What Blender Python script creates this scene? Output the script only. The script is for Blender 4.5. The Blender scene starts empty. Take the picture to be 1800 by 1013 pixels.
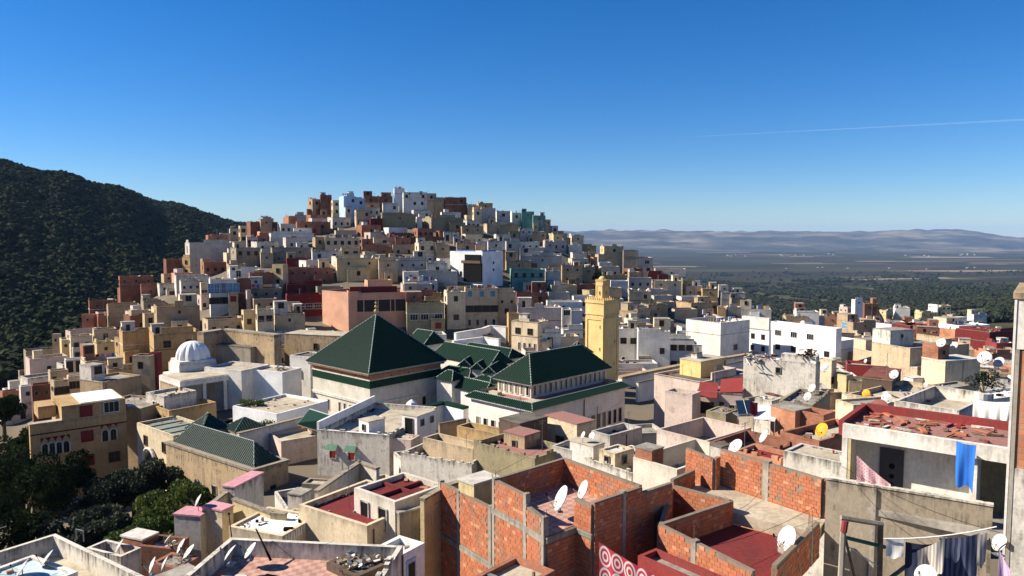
import bpy, bmesh, math, random
import numpy as np
from mathutils import Vector, Matrix, Euler, noise as mnoise
R = math.radians
random.seed(11)
scn = bpy.context.scene
col = scn.collection
F = 1300.0; CX = 900.0; CY = 506.5; HZ = 412.0
PITCH = math.atan((CY-HZ)/F)
# ---------------------------------------------------------------- camera, world, sun, exposure
cam = bpy.data.cameras.new('camera'); camo = bpy.data.objects.new('camera', cam); col.objects.link(camo)
cam.sensor_width = 36; cam.lens = F*36/1800; cam.clip_start = 0.3; cam.clip_end = 60000
camo.location = (0, 0, 0); camo.rotation_euler = (R(90)-PITCH, 0, 0)
scn.camera = camo
SUN_EL, SUN_PHI = 36.0, 3.0
TS = Vector((-math.cos(R(SUN_PHI))*math.cos(R(SUN_EL)), math.sin(R(SUN_PHI))*math.cos(R(SUN_EL)), math.sin(R(SUN_EL))))
w = bpy.data.worlds.new('World'); scn.world = w; w.use_nodes = True
nt = w.node_tree; bgn = nt.nodes['Background']
sky = nt.nodes.new('ShaderNodeTexSky'); sky.sky_type = 'NISHITA'; sky.sun_disc = False
sky.sun_elevation = R(SUN_EL); sky.sun_rotation = math.atan2(TS.x, TS.y)
sky.altitude = 600; sky.air_density = 1.0; sky.dust_density = 0.0; sky.ozone_density = 6.0
hs = nt.nodes.new('ShaderNodeHueSaturation'); hs.inputs['Saturation'].default_value = 1.28; tn = nt.nodes.new('ShaderNodeMix'); tn.data_type = 'RGBA'; tn.blend_type = 'MULTIPLY'; tn.inputs[0].default_value = 1; tn.inputs[7].default_value = (.88,.97,1.14,1); nt.links.new(sky.outputs[0], hs.inputs['Color']); nt.links.new(hs.outputs[0], tn.inputs[6]); nt.links.new(tn.outputs[2], bgn.inputs[0]); bgn.inputs[1].default_value = 0.056
sl = bpy.data.lights.new('sun', 'SUN'); sl.energy = 5.0; sl.angle = R(0.5); sl.color = (1, 0.91, 0.78)
so = bpy.data.objects.new('sun', sl); col.objects.link(so); so.rotation_euler = TS.to_track_quat('Z', 'Y').to_euler()
scn.view_settings.view_transform = 'Standard'; scn.view_settings.look = 'None'
scn.view_settings.exposure = 1.0; scn.view_settings.gamma = 1; scn.view_settings.use_curve_mapping = False
scn.cycles.max_bounces = 5; scn.cycles.diffuse_bounces = 3; scn.cycles.volume_bounces = 0
scn.cycles.use_denoising = True
# ---------------------------------------------------------------- projection helpers
cp, sp = math.cos(PITCH), math.sin(PITCH)
def ray(px, py):
    u = (px-CX)/F; v = -(py-CY)/F
    d = Vector((u, cp+v*sp, -sp+v*cp))      # camera forward (0,cp,-sp), up (0,sp,cp)
    return d/d.y
def P(px, py, Y): return ray(px, py)*Y
def proj(p):
    d = p.y*cp-p.z*sp
    return (CX+F*p.x/d, CY-F*(p.y*sp+p.z*cp)/d)
def onz(px, py, z):
    r = ray(px, py); return r*(z/r.z)
# ---------------------------------------------------------------- terrain height
COLS = {
 -1200: [(4,-20),(60,-34),(130,-48),(250,-60),(400,-40),(900,156),(1500,140),(4000,60),(16000,-60)],
 -500: [(4,-20),(60,-34),(130,-45),(250,-60),(400,-48),(900,133),(1500,120),(4000,20),(16000,-120)],
 0:  [(4,-17),(20,-22),(60,-33),(90,-35),(130,-33),(200,-46),(300,-60),(390,-60),(550,-15),(900,93),(1300,60),(3000,-60),(16000,-160)],
 100:[(4,-17),(20,-22),(60,-32),(90,-34),(130,-31),(190,-30),(230,-42),(320,-58),(410,-58),(560,-22),(900,76),(1300,60),(3000,-70),(16000,-160)],
 200:[(4,-17),(20,-22),(60,-31),(90,-34),(130,-29),(180,-26.5),(220,-23),(260,-34),(340,-54),(430,-58),(580,-30),(900,49),(1400,78),(3000,-90),(16000,-180)],
 300:[(4,-17),(20,-22),(60,-29),(90,-31),(130,-27),(160,-25),(200,-19),(232,-14),(270,-22),(350,-50),(450,-56),(620,-38),(900,10),(1400,58),(3000,-110),(16000,-180)],
 430:[(4,-17),(20,-22),(60,-27),(110,-27),(140,-26),(165,-23),(200,-14),(250,-6),(290,-1.5),(340,-22),(450,-52),(700,-45),(950,-18),(1400,20),(3000,-140),(16000,-200)],
 560:[(4,-17),(20,-22),(60,-26),(110,-27),(145,-26),(165,-23.5),(200,-15),(250,-4),(320,9),(380,-14),(500,-55),(1400,-30),(3000,-170),(16000,-200)],
 700:[(4,-17),(20,-22),(60,-25),(110,-27),(145,-26.5),(165,-24),(200,-15),(250,-4),(330,13),(400,-14),(520,-60),(1400,-90),(4000,-220),(11000,-240),(14500,40),(20000,40)],
 820:[(4,-17),(20,-22),(60,-25),(110,-27),(145,-27),(165,-25),(200,-17),(250,-6),(330,9.5),(400,-16),(520,-65),(1400,-120),(4000,-220),(11000,-240),(14500,50),(20000,50)],
 960:[(4,-17),(20,-22),(60,-25),(110,-27),(145,-27),(170,-26),(200,-21),(250,-11),(320,1),(390,-22),(520,-75),(1400,-130),(4000,-220),(11000,-240),(14500,52),(20000,50)],
 1050:[(4,-17),(20,-22),(60,-25),(110,-27),(150,-28),(180,-27),(220,-21),(300,-9),(350,-20),(520,-80),(1400,-135),(4000,-220),(11000,-240),(14500,55),(20000,50)],
 1150:[(4,-17),(20,-22),(60,-24),(110,-27),(150,-29),(190,-29),(230,-24),(275,-17),(330,-34),(520,-85),(1400,-140),(4000,-220),(11000,-240),(14500,58),(20000,50)],
 1250:[(4,-17),(20,-21),(60,-23.5),(110,-27),(150,-30),(190,-31),(255,-24.5),(310,-42),(520,-85),(1400,-140),(4000,-220),(11000,-240),(14500,56),(20000,50)],
 1340:[(4,-17),(20,-21),(60,-23),(110,-27),(150,-30),(190,-32),(245,-31),(310,-48),(520,-85),(1400,-140),(4000,-220),(11000,-240),(14500,50),(20000,50)],
 1500:[(4,-16),(20,-20),(60,-23),(110,-27),(150,-30),(220,-34),(330,-40),(430,-50),(560,-85),(1300,-130),(4000,-220),(11000,-240),(14500,42),(20000,45)],
 1660:[(4,-15),(20,-20),(60,-23),(110,-27),(150,-30),(220,-35),(330,-43),(450,-53),(620,-75),(1200,-115),(2000,-150),(4000,-215),(11000,-240),(15000,104),(20000,60)],
 1800:[(4,-15),(20,-20),(60,-23),(110,-27),(150,-30),(220,-35),(330,-44),(500,-62),(800,-85),(1300,-108),(2000,-145),(4000,-210),(11000,-240),(15000,-62),(20000,-80)],
 2400:[(4,-15),(20,-20),(60,-24),(150,-32),(330,-46),(800,-80),(1300,-100),(4000,-200),(11000,-240),(15000,-40),(20000,-60)],
}
_ck = sorted(COLS); _LR = np.linspace(math.log(4), math.log(20000), 500)
def _prof(pts):
    x = np.log([p[0] for p in pts]); y = np.array([p[1] for p in pts], float)
    v = np.interp(_LR, x, y)
    k = np.exp(-np.linspace(-2, 2, 13)**2); k /= k.sum()
    vv = np.pad(v, 6, mode='edge'); return np.convolve(vv, k, 'valid')
_PR = np.array([_prof(COLS[k]) for k in _ck])
def ground(x, y):
    az = math.atan2(x, y); r = math.hypot(x, y)
    a = max(-R(62), min(R(62), az)); px = CX+F*math.tan(a)
    Y = max(4.0, min(19999.0, r*math.cos(a)))
    t = (math.log(Y)-_LR[0])/(_LR[-1]-_LR[0])*499; i = min(498, int(t)); f = t-i
    px = max(_ck[0], min(_ck[-1], px))
    j = 0
    while j < len(_ck)-2 and _ck[j+1] < px: j += 1
    g = (px-_ck[j])/(_ck[j+1]-_ck[j]); g = g*g*(3-2*g)
    a0 = _PR[j][i]*(1-f)+_PR[j][i+1]*f; a1 = _PR[j+1][i]*(1-f)+_PR[j+1][i+1]*f
    z = a0*(1-g)+a1*g
    if r > 320:
        k = min(1, (r-320)/300)
        if px < 700 and r < 3000: z += k*(mnoise.noise(Vector((x/130, y/130, 0)))*9+mnoise.noise(Vector((x/45, y/45, 3)))*3)
        if r > 10500:
            k = min(1, (r-10500)/2500)
            z += k*(mnoise.noise(Vector((x/900, y/900, 1)))*34+mnoise.noise(Vector((x/300, y/420, 2)))*55)
    return z
# ---------------------------------------------------------------- object helpers
USED = set()
def tag(o, label=None, cat=None, group=None, kind=None):
    if label:
        n = 2; o['label'] = label; USED.add(label)
    if cat: o['category'] = cat
    if group: o['group'] = group
    if kind: o['kind'] = kind
    return o
def empty(name, loc, rz=0):
    o = bpy.data.objects.new(name, None); o.location = loc; o.rotation_euler = (0, 0, rz); o.empty_display_size = .3
    col.objects.link(o); return o
def ob(name, me, parent=None, loc=None, rot=None, scale=None):
    o = bpy.data.objects.new(name, me); col.objects.link(o)
    if parent is not None: o.parent = parent
    if loc is not None: o.location = loc
    if rot is not None: o.rotation_euler = rot
    if scale is not None: o.scale = scale
    return o
class MB:
    """collects faces with uv in metres and material slots"""
    def __init__(s): s.v = []; s.f = []; s.uv = []; s.mi = []; s.mats = []; s.sm = False
    def slot(s, m):
        if m not in s.mats: s.mats.append(m)
        return s.mats.index(m)
    def face(s, pts, m, uv=None):
        i = len(s.v); s.v += [tuple(p) for p in pts]; s.f.append(tuple(range(i, i+len(pts)))); s.mi.append(s.slot(m))
        if uv is None:
            a = Vector(pts[0]); b = Vector(pts[1]); n = (b-a).cross(Vector(pts[2])-a)
            if n.length > 0: n.normalize()
            if abs(n.z) > .5: uv = [(p[0], p[1]) for p in pts]
            elif abs(n.x) > abs(n.y): uv = [(p[1], p[2]) for p in pts]
            else: uv = [(p[0], p[2]) for p in pts]
        s.uv += uv
    def box(s, x0, y0, z0, x1, y1, z1, m, mtop=None, T=None, bottom=True):
        p = [Vector(q) for q in ((x0,y0,z0),(x1,y0,z0),(x1,y1,z0),(x0,y1,z0),(x0,y0,z1),(x1,y0,z1),(x1,y1,z1),(x0,y1,z1))]
        if T is not None: p = [T@q for q in p]
        fs = [(0,1,5,4),(1,2,6,5),(2,3,7,6),(3,0,4,7),(4,5,6,7)]+([(3,2,1,0)] if bottom else [])
        du = [x1-x0, y1-y0]*2
        for k, f in enumerate(fs):
            if k < 4:
                u0 = [x0, y0, x0, y0][k]; uv = [(u0,z0-z1),(u0+du[k],z0-z1),(u0+du[k],0),(u0,0)]
            else: uv = None
            s.face([p[i] for i in f], (mtop or m) if k == 4 else m, uv)
        return s
    def bar(s, a, b, r, m, n=5):
        a = Vector(a); b = Vector(b); d = (b-a)
        if d.length < 1e-6: return s
        q = d.to_track_quat('Z', 'Y'); ra, rb = (r if isinstance(r, tuple) else (r, r))
        A = [a+q@Vector((math.cos(t*2*math.pi/n)*ra, math.sin(t*2*math.pi/n)*ra, 0)) for t in range(n)]
        B = [b+q@Vector((math.cos(t*2*math.pi/n)*rb, math.sin(t*2*math.pi/n)*rb, 0)) for t in range(n)]
        for t in range(n): s.face([A[t], A[(t+1)%n], B[(t+1)%n], B[t]], m)
        s.face(B, m); s.face(A[::-1], m); return s
    def prism(s, poly, z0, z1, m, mtop=None):
        n = len(poly)
        for i in range(n):
            a, b = poly[i], poly[(i+1)%n]; L = math.hypot(b[0]-a[0], b[1]-a[1])
            s.face([(a[0],a[1],z0),(b[0],b[1],z0),(b[0],b[1],z1),(a[0],a[1],z1)], m, [(0,z0),(L,z0),(L,z1),(0,z1)])
        s.face([(p[0],p[1],z1) for p in poly], mtop or m); s.face([(p[0],p[1],z0) for p in poly][::-1], m); return s
    def mesh(s, name):
        me = bpy.data.meshes.new(name); me.from_pydata(s.v, [], s.f)
        for m in s.mats: me.materials.append(m)
        me.polygons.foreach_set('material_index', s.mi)
        uvl = me.uv_layers.new(name='UVMap'); flat = [c for u in s.uv for c in u]; uvl.data.foreach_set('uv', flat)
        if s.sm: me.polygons.foreach_set('use_smooth', [True]*len(s.f))
        me.update(); return me
    def build(s, name, parent=None, loc=None, rot=None):
        return ob(name, s.mesh(name), parent, loc, rot)
# ---------------------------------------------------------------- materials
def lk(t, a, b): t.links.new(a, b)
def newmat(name, rough=.9, spec=.2):
    m = bpy.data.materials.new(name); m.use_nodes = True; t = m.node_tree; b = t.nodes['Principled BSDF']
    b.inputs['Roughness'].default_value = rough; b.inputs['Specular IOR Level'].default_value = spec
    return m, t, b
def nd(t, ty, **k):
    n = t.nodes.new(ty)
    for a, v in k.items():
        if a[0] == 'i' and a[1:].isdigit(): n.inputs[int(a[1:])].default_value = v
        else: setattr(n, a, v)
    return n
def ramp(t, fac, stops, interp='LINEAR'):
    r = t.nodes.new('ShaderNodeValToRGB'); r.color_ramp.interpolation = interp; e = r.color_ramp.elements
    while len(e) < len(stops): e.new(0.5)
    for k, (p, c) in enumerate(stops):
        e[k].position = p; e[k].color = (c, c, c, 1) if isinstance(c, (int, float)) else (*c, 1)
    lk(t, fac, r.inputs[0]); return r
def mix(t, fac, a, b, mode='MIX'):
    n = nd(t, 'ShaderNodeMix', data_type='RGBA', blend_type=mode)
    for sck, v in ((n.inputs[0], fac), (n.inputs[6], a), (n.inputs[7], b)):
        if hasattr(v, 'is_linked') or hasattr(v, 'links'): lk(t, v, sck)
        elif isinstance(v, (int, float)): sck.default_value = v
        else: sck.default_value = (*v, 1) if len(v) == 3 else v
    return n.outputs[2]
def wpos(t, sx, sy, sz):
    g = nd(t, 'ShaderNodeNewGeometry'); m = nd(t, 'ShaderNodeMapping'); m.inputs[3].default_value = (sx, sy, sz)
    lk(t, g.outputs['Position'], m.inputs[0]); return m.outputs[0]
def noise(t, vec, scale=1, detail=4, rough=.6):
    n = nd(t, 'ShaderNodeTexNoise'); n.inputs['Scale'].default_value = scale; n.inputs['Detail'].default_value = detail; n.inputs['Roughness'].default_value = rough
    lk(t, vec, n.inputs['Vector']); return n.outputs[0]
def bump(t, b, h, dist=.02, st=.6):
    n = nd(t, 'ShaderNodeBump'); n.inputs['Strength'].default_value = st; n.inputs['Distance'].default_value = dist
    lk(t, h, n.inputs['Height']); lk(t, n.outputs[0], b.inputs['Normal'])
def plaster(name, c, dirt=.4, stain=(.10,.085,.065)):
    m, t, b = newmat(name, .92, .15)
    n1 = noise(t, wpos(t, .35, .35, .35), 1, 5)
    big = ramp(t, n1, [(.35, 0.0), (.7, 1.0)])
    c2 = tuple(x*.72+s*.12 for x, s in zip(c, stain))
    base = mix(t, big.outputs[0], c, c2)
    st = noise(t, wpos(t, 1.6, 1.6, .3), 1, 6, .65)
    sr0 = ramp(t, st, [(.5, 0.0), (.74, dirt)]); mk = ramp(t, noise(t, wpos(t, .28, .28, .5), 1, 3), [(.42, .12), (.62, 1.0)])
    mm_ = nd(t, 'ShaderNodeMath', operation='MULTIPLY'); lk(t, sr0.outputs[0], mm_.inputs[0]); lk(t, mk.outputs[0], mm_.inputs[1]); sr = mm_
    base = mix(t, sr.outputs[0], base, stain)
    sp_ = noise(t, wpos(t, 1.1, 1.1, 1.1), 1, 8, .75)
    s2 = ramp(t, sp_, [(.54, 0.0), (.66, dirt*.9)])
    base = mix(t, s2.outputs[0], base, tuple(x*.45+.04 for x in c))
    dr = noise(t, wpos(t, 4.5, 4.5, .12), 1, 4, .6); dm = ramp(t, noise(t, wpos(t, .5, .5, 1.2), 1, 5, .7), [(.5, 0.0), (.62, 1.0)]); dq = ramp(t, dr, [(.48, 0.0), (.62, min(1, dirt*1.1))])
    mq = nd(t, 'ShaderNodeMath', operation='MULTIPLY'); lk(t, dm.outputs[0], mq.inputs[0]); lk(t, dq.outputs[0], mq.inputs[1]); base = mix(t, mq.outputs[0], base, tuple(x*.3 for x in c))
    uvn = nd(t, 'ShaderNodeUVMap'); suv = nd(t, 'ShaderNodeSeparateXYZ'); lk(t, uvn.outputs[0], suv.inputs[0])
    tm = ramp(t, suv.outputs[1], [(0, 0.0), (1, 0.0)]); rr_ = nd(t, 'ShaderNodeMapRange'); rr_.inputs[1].default_value = -1.5; rr_.inputs[2].default_value = -.02; lk(t, suv.outputs[1], rr_.inputs[0])
    lt = nd(t, 'ShaderNodeMath', operation='LESS_THAN'); lk(t, suv.outputs[1], lt.inputs[0]); lt.inputs[1].default_value = .01
    m1 = nd(t, 'ShaderNodeMath', operation='MULTIPLY'); lk(t, rr_.outputs[0], m1.inputs[0]); lk(t, lt.outputs[0], m1.inputs[1])
    m2 = nd(t, 'ShaderNodeMath', operation='MULTIPLY_ADD'); lk(t, noise(t, wpos(t, 2.6, 2.6, .25), 1, 5, .7), m2.inputs[0]); m2.inputs[1].default_value = 1.6; m2.inputs[2].default_value = -1.25
    m3 = nd(t, 'ShaderNodeMath', operation='ADD'); lk(t, m2.outputs[0], m3.inputs[0]); lk(t, m1.outputs[0], m3.inputs[1])
    m4 = ramp(t, m3.outputs[0], [(.3, 0.0), (.75, min(1, .08+dirt*.95))]); m5 = nd(t, 'ShaderNodeMath', operation='MULTIPLY'); lk(t, m4.outputs[0], m5.inputs[0]); lk(t, lt.outputs[0], m5.inputs[1])
    base = mix(t, m5.outputs[0], base, (.075,.065,.055))
    sp3 = noise(t, wpos(t, 9, 9, 5), 1, 3, .6)
    s3 = ramp(t, sp3, [(.3, .82), (.7, 1.06)])
    base = mix(t, 1.0, base, s3.outputs[0], 'MULTIPLY')
    lk(t, base, b.inputs['Base Color'])
    bump(t, b, sp_, .05, .5); return m
def brickmat(name, c1, c2, mortar, bw=.32, bh=.2, ms=.02):
    m, t, b = newmat(name, .9, .15)
    uv = nd(t, 'ShaderNodeUVMap'); br = nd(t, 'ShaderNodeTexBrick'); br.inputs['Scale'].default_value = 1
    br.inputs['Brick Width'].default_value = bw; br.inputs['Row Height'].default_value = bh; br.inputs['Mortar Size'].default_value = ms
    br.inputs['Color1'].default_value = (*c1, 1); br.inputs['Color2'].default_value = (*c2, 1); br.inputs['Mortar'].default_value = (*mortar, 1)
    lk(t, uv.outputs[0], br.inputs[0])
    n1 = noise(t, wpos(t, .5, .5, .5), 1, 5); r1 = ramp(t, n1, [(.3, .6), (.7, 1.15)])
    base = mix(t, 1.0, br.outputs[0], r1.outputs[0], 'MULTIPLY')
    st = noise(t, wpos(t, 1.5, 1.5, .4), 1, 6, .7); sr = ramp(t, st, [(.58, 0.0), (.75, .6)])
    base = mix(t, sr.outputs[0], base, (.2, .165, .125))
    lk(t, base, b.inputs['Base Color']); bump(t, b, br.outputs[1], -.02, .6); return m
def flat(name, c, rough=.8, spec=.2, metal=0, var=.25, sc=3):
    m, t, b = newmat(name, rough, spec); b.inputs['Metallic'].default_value = metal
    n1 = noise(t, wpos(t, sc, sc, sc), 1, 4); r1 = ramp(t, n1, [(.3, 1-var), (.7, 1+var*.3)])
    lk(t, mix(t, 1.0, c, r1.outputs[0], 'MULTIPLY'), b.inputs['Base Color']); return m
W = {}
for k, nm, c, d in [
 ('w','white plaster',(.74,.70,.62),.35), ('W','clean white plaster',(.84,.83,.80),.12), ('x','stained white plaster',(.66,.61,.52),.9),
 ('g','grey plaster',(.50,.46,.40),.5), ('c','cream plaster',(.70,.57,.38),.5), ('b','beige plaster',(.54,.42,.27),.6),
 ('t','tan plaster',(.42,.31,.19),.65), ('y','yellow plaster',(.63,.50,.27),.35), ('o','ochre plaster',(.50,.33,.15),.6),
 ('s','salmon plaster',(.66,.36,.235),.2), ('p','pink plaster',(.62,.49,.41),.35), ('l','light blue plaster',(.45,.60,.76),.2),
 ('e','teal plaster',(.17,.33,.28),.4), ('n','bare concrete',(.34,.285,.21),.7), ('v','olive plaster',(.33,.28,.165),.5),
 ('d','crimson plaster',(.15,.017,.018),.3), ('r','red plaster',(.27,.04,.038),.3), ('m','minaret yellow plaster',(.76,.54,.22),.22),
 ('q','weathered old plaster',(.47,.34,.20),1.0), ('B','blue plaster',(.05,.20,.62),.2), ('z','dark brown plaster',(.13,.09,.065),.5)]:
    W[k] = plaster(nm, c, d)
W['k'] = brickmat('red brickwork', (.40,.155,.085), (.30,.11,.06), (.22,.15,.11))
W['K'] = brickmat('dark brickwork', (.26,.10,.06), (.19,.075,.045), (.15,.11,.085))
W['O'] = brickmat('orange brickwork', (.58,.23,.11), (.48,.18,.085), (.34,.25,.19))
def roofmat(name, c, c2):
    m, t, b = newmat(name, .95, .1)
    n1 = noise(t, wpos(t, .45, .45, .45), 1, 8, .72); r1 = ramp(t, n1, [(.38, c), (.62, c2)])
    n2 = noise(t, wpos(t, 5, 5, 5), 1, 4); r2 = ramp(t, n2, [(.3, .78), (.7, 1.1)])
    lk(t, mix(t, 1.0, r1.outputs[0], r2.outputs[0], 'MULTIPLY'), b.inputs['Base Color']); bump(t, b, n2, .03, .5); return m
RF = {'g': roofmat('grey roof screed', (.36,.33,.28), (.18,.16,.135)), 'w': roofmat('limewashed roof', (.66,.63,.56), (.42,.38,.31)),
      'c': roofmat('sandy roof screed', (.52,.45,.34), (.33,.28,.2)), 'd': roofmat('dark roof screed', (.16,.14,.115), (.08,.07,.06)),
      'r': roofmat('red painted roof', (.20,.03,.032), (.13,.032,.03)), 'R': roofmat('faded red roof', (.33,.15,.13), (.26,.15,.12)),
      'W': roofmat('fresh white roof', (.84,.83,.78), (.74,.72,.66)), 'p': roofmat('pink painted roof', (.62,.30,.33), (.5,.25,.27)),
      'G': roofmat('green grey roof', (.24,.275,.225), (.18,.20,.165)), 'l': roofmat('pale blue roof', (.55,.66,.66), (.40,.48,.48)),
      't': None}
m, t, b = newmat('tiled terrace floor', .8, .3)
uv = nd(t, 'ShaderNodeUVMap'); ch = nd(t, 'ShaderNodeTexChecker'); ch.inputs['Scale'].default_value = 3.3
ch.inputs['Color1'].default_value = (.40,.21,.16,1); ch.inputs['Color2'].default_value = (.49,.31,.245,1); lk(t, uv.outputs[0], ch.inputs[0])
n1 = noise(t, wpos(t, 1, 1, 1), 1, 5); r1 = ramp(t, n1, [(.3, .7), (.7, 1.1)])
lk(t, mix(t, 1.0, ch.outputs[0], r1.outputs[0], 'MULTIPLY'), b.inputs['Base Color']); RF['t'] = m
M_DARK = flat('dark glass and opening shade', (.012,.013,.014), .3, .2, 0, .2)
M_FRAME = flat('brown window frame', (.12,.07,.04), .7)
M_WFR = flat('white window frame', (.7,.69,.65), .7)
M_BLUEP = flat('blue shutter paint', (.09,.23,.38), .5)
M_REDP = flat('red shutter paint', (.22,.02,.02), .6)
M_GRNP = flat('green awning tile', (.06,.15,.09), .5)
M_METAL = flat('galvanised metal', (.33,.33,.33), .45, .5, .6)
M_RUST = flat('rusty iron', (.13,.06,.035), .85)
M_DISH = flat('dish white enamel', (.58,.56,.53), .7, .1, 0, .45, 4)
M_DISHG = flat('dish grey enamel', (.45,.44,.42), .5)
M_DISHR = flat('dish rust brown', (.20,.07,.05), .7)
M_DISHY = flat('dish orange paint', (.80,.33,.02), .6)
M_WOOD = flat('old wood', (.20,.14,.09), .9, .1, 0, .5, 6)
M_BLACK = flat('black plastic', (.008,.008,.009), .7, .05)
M_TIN = flat('corrugated tin', (.30,.30,.29), .5, .4, .3, .4, 1.2)
M_TINR = flat('rusty tin', (.20,.075,.05), .8, .2, 0, .5, 1.2)
M_PAN = flat('solar panel glass', (.015,.035,.07), .15, .6)
M_STREAK = None
def tilemat(name, c, c2):
    m, t, b = newmat(name, .55, .12)
    n = noise(t, wpos(t, 2.6, 2.6, 2.6), 1, 6, .75); r = ramp(t, n, [(.3, c), (.52, tuple(x*.7+y*.3 for x, y in zip(c, c2))), (.75, c2)])
    n2 = noise(t, wpos(t, 11, 11, 11), 1, 2); r2 = ramp(t, n2, [(.3, .65), (.7, 1.25)])
    lk(t, mix(t, 1.0, r.outputs[0], r2.outputs[0], 'MULTIPLY'), b.inputs['Base Color']); bump(t, b, n2, .03, .6); return m
T_GREEN = tilemat('green glazed tile', (.0035,.026,.014), (.008,.038,.019))
T_OLD = tilemat('weathered green tile', (.013,.040,.030), (.055,.072,.055))
def cloth(name, c, c2, sx=6, kind='wave'):
    m, t, b = newmat(name, .95, .05); uv = nd(t, 'ShaderNodeUVMap')
    wv = nd(t, 'ShaderNodeTexWave'); wv.inputs['Scale'].default_value = sx; wv.inputs['Distortion'].default_value = 1.5; lk(t, uv.outputs[0], wv.inputs[0])
    r = ramp(t, wv.outputs[1], [(.5, c), (.62, c2)]); lk(t, r.outputs[0], b.inputs['Base Color']); return m
def leafmat(name, c1, c2, trans=.25, ro=.65):
    m, t, b = newmat(name, ro, .25 if ro < .9 else .02); oi = nd(t, 'ShaderNodeObjectInfo'); n = noise(t, wpos(t, .8, .8, .8), 1, 4)
    mt = nd(t, 'ShaderNodeMath', operation='MULTIPLY_ADD'); lk(t, oi.outputs['Random'], mt.inputs[0]); mt.inputs[1].default_value = .7; lk(t, n, mt.inputs[2])
    mm = nd(t, 'ShaderNodeMath', operation='SUBTRACT'); lk(t, mt.outputs[0], mm.inputs[0]); mm.inputs[1].default_value = .35
    r = ramp(t, mm.outputs[0], [(.1, c1), (.9, c2)]); lk(t, r.outputs[0], b.inputs['Base Color'])
    tr = nd(t, 'ShaderNodeBsdfTranslucent'); lk(t, r.outputs[0], tr.inputs[0]); ms = nd(t, 'ShaderNodeMixShader'); ms.inputs[0].default_value = trans
    lk(t, b.outputs[0], ms.inputs[1]); lk(t, tr.outputs[0], ms.inputs[2]); lk(t, ms.outputs[0], t.nodes['Material Output'].inputs[0]); return m
L_DARK = leafmat('dark leaves', (.008,.016,.006), (.024,.036,.013), .2, .9); L_LIT = leafmat('yellow green leaves', (.035,.062,.009), (.09,.12,.022), .3)
L_FIG = leafmat('fig leaves', (.014,.022,.012), (.045,.056,.034), .2, .8); L_HILL = leafmat('hill scrub leaves', (.013,.022,.009), (.048,.054,.026), .05, .95)
L_OLIVE = leafmat('olive leaves', (.020,.028,.017), (.050,.056,.034), .05, .95)
M_BARK = flat('bark', (.09,.07,.05), .95, .1, 0, .4, 4)
M_GND = roofmat('town earth', (.20,.165,.12), (.12,.10,.075))
# landscape material
m, t, b = newmat('countryside ground', 1, .05); M_LAND = m
g = nd(t, 'ShaderNodeNewGeometry'); sx = nd(t, 'ShaderNodeSeparateXYZ'); lk(t, g.outputs['Position'], sx.inputs[0])
ln = nd(t, 'ShaderNodeVectorMath', operation='LENGTH'); lk(t, g.outputs['Position'], ln.inputs[0])
def mrange(t, v, a, b_, c=0, d=1):
    n = nd(t, 'ShaderNodeMapRange'); n.inputs[1].default_value = a; n.inputs[2].default_value = b_; n.inputs[3].default_value = c; n.inputs[4].default_value = d
    lk(t, v, n.inputs[0]); return n.outputs[0]
mp = nd(t, 'ShaderNodeMapping'); mp.inputs[2].default_value = (0, 0, .12); mp.inputs[3].default_value = (1/620, 1/210, 0); lk(t, g.outputs['Position'], mp.inputs[0])
vo = nd(t, 'ShaderNodeTexVoronoi', feature='F1', distance='CHEBYCHEV'); vo.inputs['Scale'].default_value = 1; vo.inputs['Randomness'].default_value = .85
lk(t, mp.outputs[0], vo.inputs[0])
sr = nd(t, 'ShaderNodeSeparateColor'); lk(t, vo.outputs['Color'], sr.inputs[0])
fields = ramp(t, sr.outputs[0], [(0, (.032,.024,.014)), (.25, (.046,.036,.020)), (.42, (.030,.036,.015)), (.58, (.025,.022,.012)), (.75, (.048,.048,.022)), (.86, (.11,.085,.045)), (.95, (.21,.165,.10))], 'CONSTANT')
nf = noise(t, wpos(t, 1/900, 1/400, 0), 1, 6, .6); nfr = ramp(t, nf, [(.3, .65), (.7, 1.25)])
fields2 = mix(t, 1.0, fields.outputs[0], nfr.outputs[0], 'MULTIPLY')
ng = noise(t, wpos(t, 1/70, 1/70, 1/70), 1, 8, .7)
scrub = ramp(t, ng, [(.3, (.028,.034,.014)), (.5, (.055,.054,.026)), (.72, (.12,.105,.055))])
f1 = mrange(t, ln.outputs['Value'], 2300, 3300)
cc = mix(t, f1, scrub.outputs[0], fields2)
nm_ = noise(t, wpos(t, 1/1100, 1/1100, 1/120), 1, 8, .65)
mtn = ramp(t, nm_, [(.40, (.035,.036,.03)), (.52, (.085,.075,.055)), (.66, (.24,.20,.14))])
f2 = mrange(t, ln.outputs['Value'], 10500, 12000)
cc = mix(t, f2, cc, mtn.outputs[0])
f3 = mrange(t, ln.outputs['Value'], 330, 430, 0, 1)
te = ramp(t, ng, [(.3, (.12,.10,.075)), (.7, (.21,.17,.12))])
cc = mix(t, f3, te.outputs[0], cc)
lk(t, cc, b.inputs['Base Color'])
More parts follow.
